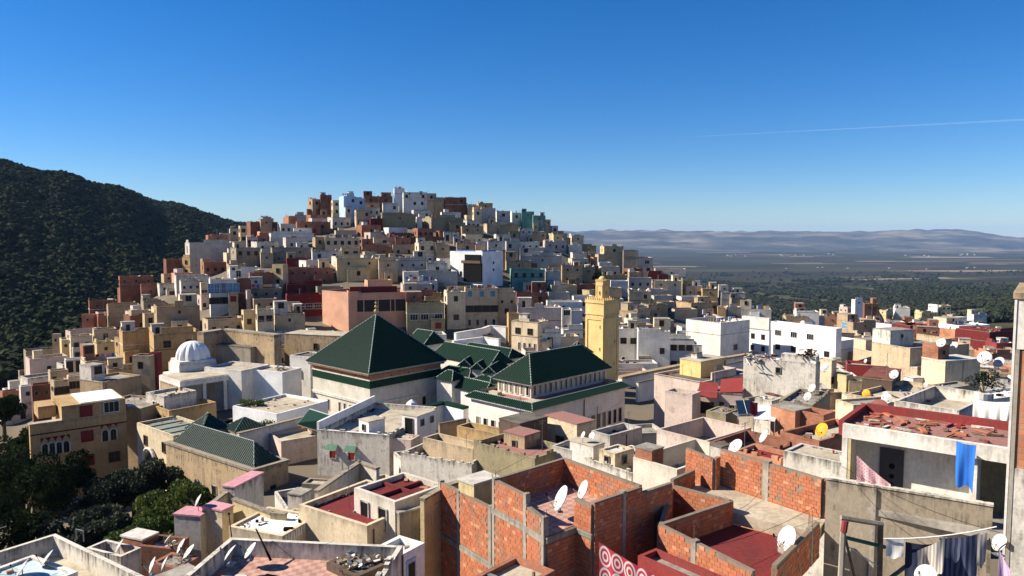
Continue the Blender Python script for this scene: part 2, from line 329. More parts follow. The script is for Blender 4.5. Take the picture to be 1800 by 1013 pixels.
# ---------------------------------------------------------------- terrain mesh
def build_terrain():
    azs = list(np.arange(-44, 44.01, .22)); azs = [-180+k*8 for k in range(17)]+azs+[52+k*8 for k in range(16)]
    rs = [4*(19000/4)**(k/250) for k in range(251)]
    V = [(0, 0, ground(0, 4))]; n = len(azs)
    for r in rs:
        for a in azs:
            x, y = r*math.sin(R(a)), r*math.cos(R(a)); V.append((x, y, ground(x, y)))
    Fc = []
    for j in range(n):
        Fc.append((0, 1+(j+1)%n, 1+j))
    for i in range(len(rs)-1):
        o0 = 1+i*n; o1 = o0+n
        for j in range(n):
            k = (j+1)%n; Fc.append((o0+j, o0+k, o1+k, o1+j))
    me = bpy.data.meshes.new('terrain'); me.from_pydata(V, [], Fc); me.materials.append(M_LAND)
    me.polygons.foreach_set('use_smooth', [True]*len(Fc)); me.update()
    tag(ob('terrain', me), kind='structure')
build_terrain()
# ---------------------------------------------------------------- windows
_wm = {}
WS = {'d':(.85,1.15),'b':(1.7,1.3),'s':(.4,1.5),'a':(.8,1.5),'D':(1.0,2.1),'t':(.5,.6),'B':(2.5,2.3),'L':(2.0,1.5),'c':(1.2,1.2),'r':(1.25,1.25),'g':(.85,1.15),'q':(.75,1.7),'A':(1.1,1.1)}
def winmesh(st):
    if st in _wm: return _wm[st]
    w_, h_ = WS[st]; a, p = MB(), MB(); fm = {'s':W['w'],'a':W['w'],'d':M_FRAME,'t':W['n'],'B':M_WFR,'b':M_WFR,'r':M_REDP,'g':M_BLUEP,'q':M_WFR}.get(st, M_FRAME)
    pm = {'r':M_REDP,'g':M_BLUEP,'B':M_BLUEP}.get(st, M_DARK); k = .07
    x0, x1 = -w_/2, w_/2
    if st in 'aA':
        zc = h_-w_/2; arc = [(w_/2*math.cos(q*math.pi/8), zc+w_/2*math.sin(q*math.pi/8)) for q in range(9)]
        pts = [(x1,0)]+arc+[(x0,0)]
        p.face([(x,-.015,z) for x, z in pts][::-1], M_DARK)
        for i in range(len(pts)-1):
            (xa,za),(xb,zb) = pts[i], pts[i+1]
            a.bar((xa,-.03,za),(xb,-.03,zb), k, fm, 4)
        a.bar((0,-.03,0),(0,-.03,h_), .03, M_FRAME, 4)
    else:
        p.face([(x0,-.015,0),(x1,-.015,0),(x1,-.015,h_),(x0,-.015,h_)], pm)
        a.box(x0-k,-.09,-k,x0,.02,h_+k,fm); a.box(x1,-.09,-k,x1+k,.02,h_+k,fm); a.box(x0,-.09,h_,x1,.02,h_+k,fm); a.box(x0,-.12,-k,x1,.02,0,fm)
        if st in 'bcBrgqd':
            n = {'b':2,'c':1,'B':3,'r':3,'g':1,'q':1,'d':1}[st]
            for i in range(1, n+1):
                x = x0+(x1-x0)*i/(n+1); a.box(x-.02,-.05,0,x+.02,-.02,h_,fm)
            if st in 'rBc': a.box(x0,-.05,h_*.5-.02,x1,-.02,h_*.5+.02,fm)
    _wm[st] = (a.mesh('window_frame_'+st), p.mesh('window_pane_'+st)); return _wm[st]
_wj = {}
def window(parent, x, y, z, face, st, near=False, nm=None):
    nm = nm or ('door' if st == 'D' else 'window')
    rz = 0 if face == 'R' else -math.pi/2
    a, p = winmesh(st)
    if near:
        f = ob(nm, a, parent, (x, y, z), (0, 0, rz)); ob('pane', p, f)
    else:
        if st not in _wj:
            me = bpy.data.meshes.new('window_'+st); bm = bmesh.new(); bm.from_mesh(a); bm.to_mesh(me); bm.free()
            mats = list(a.materials); base = len(me.vertices)
            V = [v.co[:] for v in a.vertices]+[v.co[:] for v in p.vertices]
            Fs = [tuple(q.vertices) for q in a.polygons]+[tuple(i+len(a.vertices) for i in q.vertices) for q in p.polygons]
            mi = [q.material_index for q in a.polygons]+[len(mats)]*len(p.polygons)
            me = bpy.data.meshes.new('window_'+st); me.from_pydata(V, [], Fs)
            for mm in mats+list(p.materials): me.materials.append(mm)
            me.polygons.foreach_set('material_index', mi); me.update(); _wj[st] = me
        f = ob(nm, _wj[st], parent, (x, y, z), (0, 0, rz))
    return f
def put_windows(H, spec, face, near):
    """spec 'NxMstyle[@z]' items separated by blanks: N columns, M rows"""
    if not spec: return
    Lf = H['w'] if face == 'R' else H['d']
    for it in spec.split():
        zoff = None
        if '@' in it: it, zz = it.split('@'); zoff = float(zz)
        n, rest = it.split('x'); n = int(n); mrow = int(rest[0]); st = rest[1]; side = rest[2:]
        a0, a1 = (0.0, 1.0)
        if side == 'l': a1 = .5
        if side == 'r': a0 = .5
        for r_ in range(mrow):
            for c_ in range(n):
                u = (a0+(a1-a0)*(c_+.5)/n+random.uniform(-.03, .03)*(0 if n > 3 else 1))*Lf
                z = H['H']-(zoff if zoff is not None else 1.1)-WS[st][1]-2.9*r_
                if z < .2 or (not near and random.random() < .1): continue
                if face == 'R': window(H['root'], u, -.005, z, 'R', st, near)
                else: window(H['root'], -.005, Lf-u, z, 'L', st, near)
# ---------------------------------------------------------------- houses
HOUSES = []; RECTS = []
CW = {'w':'white','W':'bright white','x':'stained white','g':'grey','c':'cream','b':'beige','t':'tan','y':'yellow','o':'ochre','s':'salmon','p':'pale pink','l':'light blue','e':'teal','n':'bare concrete','v':'olive','d':'dark crimson','r':'red','m':'yellow','q':'weathered brown','B':'blue','z':'dark brown','k':'red brick','K':'dark brick','O':'orange brick'}
def solveY(px, py, h, y0=20, y1=420):
    best = None; Y = y0
    while Y < y1:
        p = P(px, py, Y); d = p.z-(ground(p.x, p.y)+h)
        if d <= 0: return Y
        if best is None or d < best[0]: best = (d, Y)
        Y += 1.0 if Y < 120 else 1.5
    return best[1]
def along(c, d, px):
    """t so that c+t*d projects to column px"""
    k = (px-CX)/F; den = d.x-k*(d.y*cp)
    return (k*(c.y*cp-c.z*sp)-c.x)/den
def shell(w_, d_, H, ph, th, wk, zb=-3.0):
    a = MB(); m = W[wk]
    for (x0,y0,x1,y1) in ((0,0,w_,0),(w_,0,w_,d_),(w_,d_,0,d_),(0,d_,0,0)):
        L = math.hypot(x1-x0, y1-y0)
        a.face([(x0,y0,zb),(x1,y1,zb),(x1,y1,H),(x0,y0,H)], m, [(0,zb-H),(L,zb-H),(L,0),(0,0)])
    if ph > .05:
        i0, i1, j0, j1 = th, w_-th, th, d_-th; zr = H-ph
        a.face([(0,0,H),(w_,0,H),(i1,j0,H),(i0,j0,H)], m); a.face([(w_,0,H),(w_,d_,H),(i1,j1,H),(i1,j0,H)], m)
        a.face([(w_,d_,H),(0,d_,H),(i0,j1,H),(i1,j1,H)], m); a.face([(0,d_,H),(0,0,H),(i0,j0,H),(i0,j1,H)], m)
        for (x0,y0,x1,y1) in ((i0,j0,i0,j1),(i0,j1,i1,j1),(i1,j1,i1,j0),(i1,j0,i0,j0)):
            L = math.hypot(x1-x0, y1-y0)
            a.face([(x0,y0,zr),(x1,y1,zr),(x1,y1,H),(x0,y0,H)], m, [(0,zr-H),(L,zr-H),(L,0),(0,0)])
    return a
def house(C, ang, w_, d_, wk='b', rk='g', label=None, ref=None, ph=None, wl='', wr='', name='house', zground=None, cat='house', th=.22, near=None, hut=None, group=None):
    """C: world position of the top near corner; local x runs along the right face, local y along the left one"""
    dr = Vector((math.cos(ang), math.sin(ang), 0)); dl = Vector((-math.sin(ang), math.cos(ang), 0))
    zs = []
    for a_ in (0, 1):
        for b_ in (0, 1):
            q = C+dr*w_*a_+dl*d_*b_; zs.append(ground(q.x, q.y))
    zg = min(zs) if zground is None else zground
    H = max(2.4, C.z-zg); zg = C.z-H
    root = empty(name, (C.x, C.y, zg), ang)
    if ph is None: ph = random.choice([.35, .6, .8, 1.0])
    ph = min(ph, H*.4)
    if w_ < 1.2 or d_ < 1.2: ph = 0
    sh = shell(w_, d_, H, ph, min(th, w_*.15, d_*.15), wk); sh.build('wall', root)
    r_ = MB(); t2 = min(th, w_*.15, d_*.15) if ph > .05 else -.04
    zr = H-ph+.003 if ph > .05 else H
    if ph > .05: r_.face([(t2,t2,zr),(w_-t2,t2,zr),(w_-t2,d_-t2,zr),(t2,d_-t2,zr)], RF[rk])
    else: r_.box(-.05,-.05,H+.001,w_+.05,d_+.05,H+.1,RF[rk])
    r_.build('roof', root)
    if near is None: near = C.y < 75
    Hh = dict(root=root, w=w_, d=d_, H=H, zr=zr, C=C, ang=ang, wk=wk, label=label, ref=ref or label, ph=ph, dr=dr, dl=dl, zg=zg)
    put_windows(Hh, wl, 'L', near); put_windows(Hh, wr, 'R', near)
    if hut and w_ > 3.5 and d_ > 3.5:
        hw, hd, hh = random.uniform(1.8, 2.4), random.uniform(1.8, 2.6), random.uniform(2.0, 2.5)
        x = random.choice([t2+.02, w_-hw-t2-.02]); y = d_-hd-t2-.02
        hb = MB(); hb.box(x, y, zr+.002, x+hw, y+hd, zr+hh, W[hut]); hb.box(x-.1, y-.1, zr+hh+.001, x+hw+.1, y+hd+.02, zr+hh+.12, RF['g']); st = hb.build('stair_house', root)
        d2 = MB(); d2.box(x+.5, y-.03, zr+.05, x+1.25, y-.002, zr+1.75, M_DARK); d2.build('door', st)
    tag(root, label, cat, group)
    cen = C+dr*w_/2+dl*d_/2; px, py = proj(Vector((cen.x, cen.y, C.z))); Hh['px'] = px; Hh['py'] = py
    HOUSES.append(Hh); RECTS.append((C.x, C.y, ang, w_, d_)); return Hh
def hpx(xL, xC, xR, yT, h, wk, rk='g', Y=None, dd=None, arel=None, **k):
    """a house from its picture columns: left edge, near corner, right edge, top; h = height over the ground"""
    if Y is None: Y = solveY(xC, yT, h)
    C = P(xC, yT, Y); az = math.atan2(C.x, C.y)
    l, r = max(xC-xL, 0), max(xR-xC, 1)
    if arel is None: a = math.atan(l/(r*.9)) if l > 0 else R(3)
    else: a = R(arel)
    a = max(R(3), min(R(58) if arel is None else R(80), a)); ang = a-az
    dr = Vector((math.cos(ang), math.sin(ang), 0)); dl = Vector((-math.sin(ang), math.cos(ang), 0))
    w_ = along(C, dr, xR); d_ = along(C, dl, xL) if l > 1 else (dd or max(5., min(9., w_*.7)))
    if dd and l > 1: pass
    if not (0.5 < w_ < 60): w_ = 8
    if not (0.5 < d_ < 60): d_ = 8
    lim = w_*1.6+3
    if l <= 12 and d_ > lim: d_ = lim
    return house(C, ang, w_, d_, wk, rk, **k)
def h3(L, C, Rr, z, wk, rk, **k):
    """a house from three corners of its flat top at height z"""
    c, l, r = onz(*C, z), onz(*L, z), onz(*Rr, z)
    u, v = r-c, l-c
    a1 = math.atan2(u.y, u.x); a2 = math.atan2(v.y, v.x)-math.pi/2
    return house(c, (a1+a2)/2, u.length, v.length, wk, rk, **k)
def loc2w(H, x, y, z=0): return H['C']*1+H['dr']*x+H['dl']*y+Vector((0,0,z-H['H']))
# ---------------------------------------------------------------- dishes and roof things
_dm = {}
def dish_meshes(m, oval=1.0):
    k = (m.name, oval)
    if k in _dm: return _dm[k]
    a = MB(); a.sm = True; n = 20; rings = [0, .2, .35, .46, .5]; v = []
    for r in rings: v.append([(r*oval*math.cos(t*2*math.pi/n), -(.12-.48*r*r), r*math.sin(t*2*math.pi/n)) for t in range(n)])
    for i in range(1, len(rings)):
        for t in range(n):
            t2 = (t+1)%n
            if i == 1: a.face([(0,-.0,0) if False else (0,-.12+.0,0), v[1][t2], v[1][t]], m)
            else: a.face([v[i-1][t], v[i-1][t2], v[i][t2], v[i][t]], m)
    # give the bowl thickness
    back = [[(x*1.0, y+.02, z) for (x,y,z) in rr] for rr in v]
    for i in range(1, len(rings)):
        for t in range(n):
            t2 = (t+1)%n
            if i == 1: a.face([(0,-.1,0), back[1][t], back[1][t2]], M_DISHG)
            else: a.face([back[i-1][t2], back[i-1][t], back[i][t], back[i][t2]], M_DISHG)
    b_ = MB(); b_.bar((0,-.0,-.46), (0,-.52,-.12), .014, M_METAL, 4); b_.bar((.3,-.02,-.3),(0,-.52,-.12),.008,M_METAL,3); b_.bar((-.3,-.02,-.3),(0,-.52,-.12),.008,M_METAL,3)
    b_.bar((0,-.5,-.14),(0,-.6,-.06),.035,M_BLACK,6)
    _dm[k] = (a.mesh('reflector'), b_.mesh('feed_arm')); return _dm[k]
_mast = MB().bar((0,0,0),(0,0,1),.025,M_METAL,6).box(-.12,-.12,-.02,.12,.12,.03,M_METAL).mesh('mast')
def dish(p, size=.9, m=None, label='', az=None, el=None, mast=.7, group='satellite dishes on the roofs'):
    m = m or M_DISH
    root = empty('satellite_dish', p, 0); A, B = dish_meshes(m)
    az = R(random.gauss(-72, 12)) if az is None else R(az); el = R(random.gauss(32, 6)) if el is None else R(el)
    ob('mast', _mast, root, (0,0,0), None, (1,1,mast))
    e = ob('reflector', A, root, (0,0,mast+.05), (-el, 0, az), (size,)*3)
    ob('feed_arm', B, root, (0,0,mast+.05), (-el, 0, az), (size,)*3)
    tag(root, label, 'satellite dish', group); return root
CORN = ['left corner', 'back corner', 'front corner', 'left edge', 'right side', 'centre', 'back edge', 'right corner']
POS = [(.12,.85),(.85,.85),(.15,.15),(.12,.5),(.85,.5),(.5,.5),(.5,.88),(.85,.14)]
def uniq(lab, alts=()):
    if lab not in USED: return lab
    for a in alts:
        if lab+' '+a not in USED: return lab+' '+a
    return lab
def roof_dish(H, k, **kw):
    u, v = POS[k]; p = loc2w(H, H['w']*u, H['d']*v, H['zr'])
    cn = {'M_DISHG':1}; m = kw.get('m') or random.choice([M_DISH, M_DISH, M_DISH, M_DISHG]); kw['m'] = m
    c_ = {M_DISH.name:'white', M_DISHG.name:'grey', M_DISHR.name:'rust brown', M_DISHY.name:'orange'}[m.name]
    lab = '%s dish at the %s of the %s' % (c_, CORN[k], short(H['ref']))
    if lab in USED: lab = '%s dish at the %s of the %s' % (c_, CORN[k], ' '.join(H['ref'].split()[:9]))
    if lab in USED: return
    dish(p, label=lab, size=kw.pop('size', random.choice([.65, .75, .85, .95])), **kw)
def short(s):
    ws = s.split()
    for i, w0 in enumerate(ws):
        if i >= 4 and w0 in ('with','above','below','beside','under','behind','between','of','near','at','in','just','straight','on','left','right','along','against','over','crowded','catching','stepping','standing','showing','overlooking'): return ' '.join(ws[:i])
    return ' '.join(ws[:7])
def junk(p, r, hgt, name, label, mats, n=40, cat=None, stuffkind=True, flatness=.35):
    a = MB(); cat = cat or 'junk heap'
    for _ in range(n):
        q = Vector((random.gauss(0, r*.45), random.gauss(0, r*.35), abs(random.gauss(0, hgt*.4))))
        T = Matrix.Translation(q) @ Euler((random.uniform(-.7,.7), random.uniform(-.7,.7), random.uniform(0,3.1))).to_matrix().to_4x4()
        l, b_, c_ = random.uniform(.15, .9)*r*.6, random.uniform(.03,.3)*r*.6, random.uniform(.02,.12)*r*.5
        a.box(-l/2,-b_/2,0,l/2,b_/2,c_+.01, random.choice(mats), T=T)
    o = a.build(name, None, p); tag(o, label, cat, kind='stuff' if cat in ('junk heap',) else None); return o
M_CL = [flat('washed %s cloth' % n, c, .95, .05, 0, .15) for n, c in (('white',(.75,.73,.7)),('red',(.4,.05,.05)),('blue',(.08,.15,.4)),('pink',(.6,.3,.35)),('grey',(.25,.25,.27)),('yellow',(.6,.45,.15)))]
def detail(H, far=True):
    """the small built-on things every roof here has: blocks, ledges, stair heads, aerials, washing"""
    rg_ = random.Random(int(H['px']*7+H['py'])); w_, d_, h_, zr, rt = H['w'], H['d'], H['H'], H['zr'], H['root']
    if w_ < 2.5 or d_ < 2.5: return
    wk = H['wk']; t = .22
    r = rg_.random()
    if far and H['ph'] > .05 and r < .5:
        a_, b_ = sorted((rg_.uniform(0,.5), rg_.uniform(.5,1))); hh = rg_.uniform(.35,1.3); mb = MB()
        mb.box(w_*a_, .002, h_+.001, w_*b_, t, h_+hh, W[wk])
        if rg_.random() < .5: mb.box(w_*b_-t, t+.001, h_+.001, w_*b_, d_*rg_.uniform(.3,.9), h_+hh*.999, W[wk])
        mb.build('raised_parapet', rt)
    if far and H['ph'] > .05 and rg_.random() < .4: MB().box(.002, d_*rg_.uniform(.1,.4), h_+.001, t, d_*rg_.uniform(.6,.98), h_+rg_.uniform(.3,1.0), W[wk]).build('raised_parapet', rt)
    if wk in 'kKqnxOv' and H['ph'] > .05:
        mb = MB()
        for _ in range(int(w_*1.3)):
            x = rg_.uniform(0, w_-.5); mb.box(x, .01, h_, x+rg_.uniform(.2,.5), t-.01, h_+rg_.uniform(.08,.3), W[wk])
        for _ in range(int(d_*1.0)):
            y = rg_.uniform(0, d_-.5); mb.box(.01, y, h_, t-.01, y+rg_.uniform(.2,.5), h_+rg_.uniform(.08,.3), W[wk])
        mb.build('broken_parapet_top', rt)['kind'] = 'stuff'
    elif far and rg_.random() < .55:
        c_ = rg_.choice([W['n'], W['x'], W['t'], W['w'], RF['d']]); mb = MB(); q = .05
        mb.box(-q,-q,h_-.12,w_+q,-.002,h_-.02,c_); mb.box(-q,0,h_-.12,-.002,d_,h_-.02,c_); mb.build('cornice', rt)
    if far and w_ > 4.5 and h_ > 3.6 and rg_.random() < .55:      # lower annex against the front, upper room on top
        aw, ad, ah = w_*rg_.uniform(.3,.55), rg_.uniform(1.2,2.6), h_*rg_.uniform(.35,.68); x = rg_.choice([.01, w_-aw-.01, (w_-aw)*.5]); k = rg_.choice([wk, wk, 'b', 'c', 'x', 't']); mb = MB()
        mb.box(x, -ad, -2, x+aw, -.003, ah, W[k]); mb.box(x+.15, -ad+.15, ah+.002, x+aw-.15, -.02, ah+.03, rg_.choice([RF['g'],RF['c'],RF['w']])); mb.box(x-.03, -ad-.03, ah-.02, x+aw+.03, -ad+.15, ah+.35, W[k]); a_o = mb.build('annex', rt)
        if aw > 1.8: window(a_o, x+aw*.5, -ad-.005, ah-1.9, 'R', rg_.choice('dtdr'), False)
    if far and w_ > 6 and rg_.random() < .35:
        aw, ad, ah = w_*rg_.uniform(.3,.5), d_*rg_.uniform(.4,.7), rg_.uniform(2.2,2.8); x = rg_.choice([.03, w_-aw-.03]); k = rg_.choice([wk, wk, 'k', 'c', 'x']); y = d_-ad-.03; mb = MB()
        mb.box(x, y, zr+.004, x+aw, y+ad, h_+ah, W[k]); mb.box(x+.12, y+.12, h_+ah+.001, x+aw-.12, y+ad-.12, h_+ah+.03, RF['g']); u_o = mb.build('upper_room', rt); window(u_o, x+aw*.5, y-.005, h_+ah-1.5, 'R', rg_.choice('dtc'), False)
    if h_ > 4 and rg_.random() < .4: x = w_*rg_.choice([.08,.92,.5]); MB().bar((x,-.07,-1),(x,-.07,h_-.3),.045,rg_.choice([M_RUST,M_METAL,W['x']]),5).build('drain_pipe', rt)
    if far and h_ > 5.5 and rg_.random() < .45:
        mb = MB(); z = h_-rg_.choice([2.9,3.2,2.4]); c_ = rg_.choice([W['n'], W['w'], W['z'], W['x']]); mb.box(-.07,-.07,z,w_+.05,-.002,z+.12,c_); mb.box(-.07,0,z,-.002,d_,z+.12,c_); mb.build('floor_ledge', rt)
    if far and w_ > 4.2 and d_ > 4.2 and rg_.random() < .36:
        hw, hd, hh = rg_.uniform(1.7,.45*w_), rg_.uniform(1.6,.42*d_), rg_.uniform(1.9,2.5); x = rg_.choice([.25, w_-hw-.25]); y = rg_.choice([d_-hd-.25, d_*.45]); k = rg_.choice([wk, 'w', 'c', 'x', 'b'])
        mb = MB(); mb.box(x, y, zr+.005, x+hw, y+hd, zr+hh, W[k]); mb.box(x-.12, y-.12, zr+hh+.001, x+hw+.12, y+hd+.05, zr+hh+.12, rg_.choice([RF['g'],W['n'],W['x']])); st = mb.build('stair_house', rt)
        MB().box(x+hw*.3, y-.03, zr+.05, x+hw*.3+.75, y-.002, zr+1.7, M_DARK).build('door', st)
    if rg_.random() < .35:
        x, y = rg_.uniform(.3,w_-.3), rg_.uniform(.3,d_-.3); mb = MB(); hh = rg_.uniform(1.6,3); mb.bar((x,y,zr),(x,y,zr+hh),.03,M_METAL,4); mb.bar((x-.45,y,zr+hh-.1),(x+.45,y,zr+hh-.1),.02,M_METAL,3); mb.bar((x-.3,y+.1,zr+hh-.35),(x+.3,y+.1,zr+hh-.35),.02,M_METAL,3); mb.build('aerial', rt)
    if far and rg_.random() < .2 and w_ > 4:
        root = empty('clothes_line', loc2w(H, .4, d_*rg_.uniform(.25,.6), zr), H['ang']); L = w_-.8; mb = MB(); mb.bar((0,0,0),(0,0,1.6),.03,M_METAL,4); mb.bar((L,0,0),(L,0,1.6),.03,M_METAL,4); mb.bar((0,0,1.55),(L,0,1.55),.012,M_METAL,3); mb.build('line', root); x = .2
        while x < L-.6:
            wc = rg_.uniform(.3,.9); hc = rg_.uniform(.5,1.2); MB().box(x, -.03, 1.55-hc, x+wc, .03, 1.56, rg_.choice(M_CL)).build('garment', root); x += wc+rg_.uniform(.03,.4)
        tag(root, 'washing line on the roof of the %s' % short(H['ref']), 'clothes line', 'washing lines on the roofs')
        if sum(1 for l in USED if l == root['label']) and 0: pass
    if far and rg_.random() < .3:
        x, y = rg_.uniform(.4,w_-1.8), rg_.uniform(.4,d_-1.6); T = Matrix.Translation((x,y,zr+.9)) @ Euler((rg_.uniform(-.2,.2),rg_.uniform(-.15,.15),rg_.uniform(-.2,.2))).to_matrix().to_4x4(); MB().box(0,0,0,1.5,1.3,.05,rg_.choice([M_TIN,M_TINR,W['x'],M_WOOD]),T=T).box(.1,.1,-.9,1.3,1.1,-.01,W[rg_.choice('nxt')],T=T).build('lean_to', rt)
def clutter(H, dn=0, tank=False, pile=False, line=False):
    detail(H, H['C'].y > 74 and not H.get('plain'))
    ks = random.sample(range(len(POS)), min(dn, 6))
    for k in ks: roof_dish(H, k)
    free = [k for k in range(8) if k not in ks]
    if tank:
        k = random.choice(free); u, v = POS[k]; p = loc2w(H, H['w']*u, H['d']*v, H['zr'])
        root = empty('water_tank', p, random.uniform(0,3)); a = MB(); mm = random.choice([M_WFR, M_BLACK, M_METAL])
        a.bar((-.6,0,.75),(.6,0,.75),.38,mm,12); a.build('drum', root); b_ = MB()
        for sx in (-.4,.4):
            for sy in (-.25,.25): MB().bar((sx,sy,0),(sx,sy,.6),.03,M_METAL,4).build('leg', root)
        tag(root, '%s water tank at the %s of the %s' % ({M_WFR.name:'white',M_BLACK.name:'black',M_METAL.name:'metal'}[mm.name], CORN[k], short(H['ref'])), 'water tank', 'water tanks on the roofs')
    if pile:
        p = loc2w(H, H['w']*.5, H['d']*.3, H['zr'])
        junk(p, min(H['w'],H['d'])*.3, .7, 'junk_heap', 'rubble and planks heaped on the %s' % short(H['ref']), [M_WOOD, M_TIN, W['n'], W['x'], M_RUST])
# ---------------------------------------------------------------- hillside houses, from the ridge down
T1 = '''
563 563 583 343 7 K d|||dark brick tower house standing highest left of the light blue house|dark brick tower
541 549 565 350 6 t g|1x1d|1x1d|tan house against the left side of the dark brick tower|
540 540 582 368 6 K g|||dark brick house below the dark brick tower|
498 507 522 382 7 O g|||small sunlit orange brick house on the left shoulder of the ridge|orange brick house on the ridge
518 518 545 378 6 g w|||low grey house with white parapet right of the orange brick ridge house|
522 522 581 390 7 k g||2x1d|long red brick house under the dark brick tower|
582 585 598 352 10 c g|1x3d|1x2d|narrow cream house squeezed against the light blue house|
596 604 626 345 14 l w||2x3d|light blue house on the ridge with a white rear wall|light blue ridge house
626 626 642 349 12 l w||1x2d|pale blue wing right of the light blue ridge house|
693 693 711 331 8 W w|||white tower at the very top of the town|white summit tower
709 709 750 338 12 w g||3x2d 2x1t@.3|large white house on the summit with two rows of windows|large white summit house
640 640 690 345 7 K g||2x1d|low dark brick terrace between the light blue house and the summit tower|
651 651 672 384 6 d d||1x1d|small dark crimson house under the ridge|small crimson house
623 626 651 369 9 b g|1x1d|2x2d|beige house with four dark windows below the light blue house|
672 672 731 377 7 v g||1x1t|long olive walled house below the white summit house|long olive house
673 673 700 358 7 w g||2x1d|white house with black awning under the summit tower|
750 750 767 340 8 b g||1x1d|beige box house right of the white summit house|
780 783 820 347 7 K g|1x1d|2x1d|dark red brick house on the skyline right of the summit|skyline dark brick house
764 764 781 347 7 t g|||tan house on the skyline left of the dark brick skyline house|
820 822 840 361 5 b g||1x1t|low beige skyline house with a short parapet|
838 841 866 357 5 o g||1x1t|yellow brown skyline house with a water drum|
846 846 871 366 8 g w|||plain grey white wall house below the yellow brown skyline house|
830 833 847 368 7 c g|1x1d|1x1d|cream house with peeling front beside the plain grey white house|
870 874 897 371 8 x g||1x1c|stained white house with a brick top storey on the right slope|
896 900 916 374 8 w g||1x1d|white house left of the teal house|
917 917 939 372 9 e g||1x1t|tall teal house on the right shoulder of the hill|tall teal house
937 937 959 379 8 e g||1x1t|lower stepped wing of the tall teal house|
948 952 968 386 7 b g||2x1t|beige house right of the teal house|
968 970 981 397 5 g g||1x1d|grey cube house stepping down the skyline right of the teal house|
980 980 991 406 4 n g||1x1t|smallest bare concrete house on the descending skyline|
433 440 488 390 6 K g|||dark brick house on the left shoulder with a ragged roof|left shoulder dark brick house
454 458 478 385 5 t g||1x1t|brown box house on top of the left shoulder|
419 422 434 397 10 y g|1x3d|1x2c|tall yellow house with a green glazed window on the left edge|tall yellow edge house
404 404 420 402 7 c g|1x1t|1x1d|cream house left of the tall yellow edge house|
386 387 406 410 6 b g||1x1d|beige house at the far left end of the upper town|
369 372 392 412 4 r g|||red brick hut beyond the grey blue terrace|
434 434 453 417 7 p w||2x1D|pinkish white house with two black awnings|
452 452 474 415 7 k g||1x1d|red brick house right of the two black awnings|
473 476 552 410 7 w w||1x1b|long white house with a sloping terrace wall|long white terrace house
549 554 571 417 7 q g|1x1d|1x1d|ruined orange brown house left of the row of windows|
571 571 632 418 7 c g||5x1d|long cream house with a row of five windows|long cream row house
549 549 600 441 5 x r||2x1d|stained white house with a red band along its top|
600 600 633 436 6 b g||2x1c|beige house with two shuttered windows below the long cream row house|
733 733 742 384 5 w w|||white stub wall beside the pale yellow box|
742 758 814 383 7 v g|||wide olive block with a sunlit cream end|wide olive block
640 651 672 408 5 p r|1x1d|1x1t|pinkish red walled house with peeling paint|
657 657 696 417 5 b r||1x1c|beige house with a red parapet|
695 695 722 419 5 k g||1x1t|red brick house left of the long dark brick terrace|
720 720 781 417 5 K g||2x1t|long dark brick terrace below the olive block|
780 780 807 408 5 x g||2x1D|stained white house with two tall doors|
806 812 850 398 5 q g|1x1t|2x1t|weathered brown ruin with a broken wall top|
850 856 878 393 5 b g||1x1t|beige house above the weathered brown ruin|
877 877 912 395 6 v g||1x1t|olive house below the stained white brick topped house|
910 914 936 402 6 x g||2x1t|patched white house under the tall teal house|
933 936 960 408 5 b g||2x1t|beige patched house on the right shoulder|
958 958 976 425 5 g w||1x1t|grey box house on the right slope|
969 973 989 412 6 y g||1x1t|pale yellow house catching the sun on the right slope|
1000 1005 1026 414 5 c g||1x1t|cream house near the end of the skyline|
986 990 1003 418 5 t g|||tan hut left of the cream house near the end of the skyline|
994 1000 1023 431 5 w w|||bright white low house on the right slope|
1022 1022 1048 432 6 v d||1x1t|olive house with a dark crimson parapet|
637 637 689 434 6 k g||2x1t|red brick house with rubble roof in the middle of the hill|
729 736 766 427 8 c g|1x1d|2x2d|cream house with recessed front and small windows|cream recessed house
766 766 790 430 8 t g||1x1t|tan side block right of the cream recessed house|
803 803 838 427 5 t g||1x1d|brown box house above the white house with the black netting|
836 836 853 430 5 b g||1x1d|beige hut left of the stained white tall house|
858 858 888 424 9 x g||1x1t|tall stained white house above the orange brown wall|
886 890 915 424 9 g g||2x1d|tall grey house with rough plaster beside the tall stained white house|
367 380 410 440 7 n g||1x1d|ruined concrete house on the left slope|
405 415 458 436 8 n g|1x1t|3x1d|large ruined concrete shell on the left slope|large concrete ruin
325 333 407 427 6 g w|1x1D|||long grey house with a white framed terrace on the left edge of the hill|long grey edge house
287 292 321 456 7 K g|||dark brick house at the left edge below the long grey edge house|
320 334 352 452 8 o g|1x2d|1x1d|ochre ruined house with a broken crown on the left edge|ochre ruined edge house
352 356 369 455 7 q g||1x1d|weathered house right of the ochre ruined edge house|
305 311 322 473 6 w g|1x1t||narrow white house with a sharp top below the ochre ruin|
478 478 546 436 6 n d||2x1t|low bare concrete house in shade above the crimson roofs|
458 458 480 445 6 b g||1x1t|beige block left of the yellow corner tower|
'''
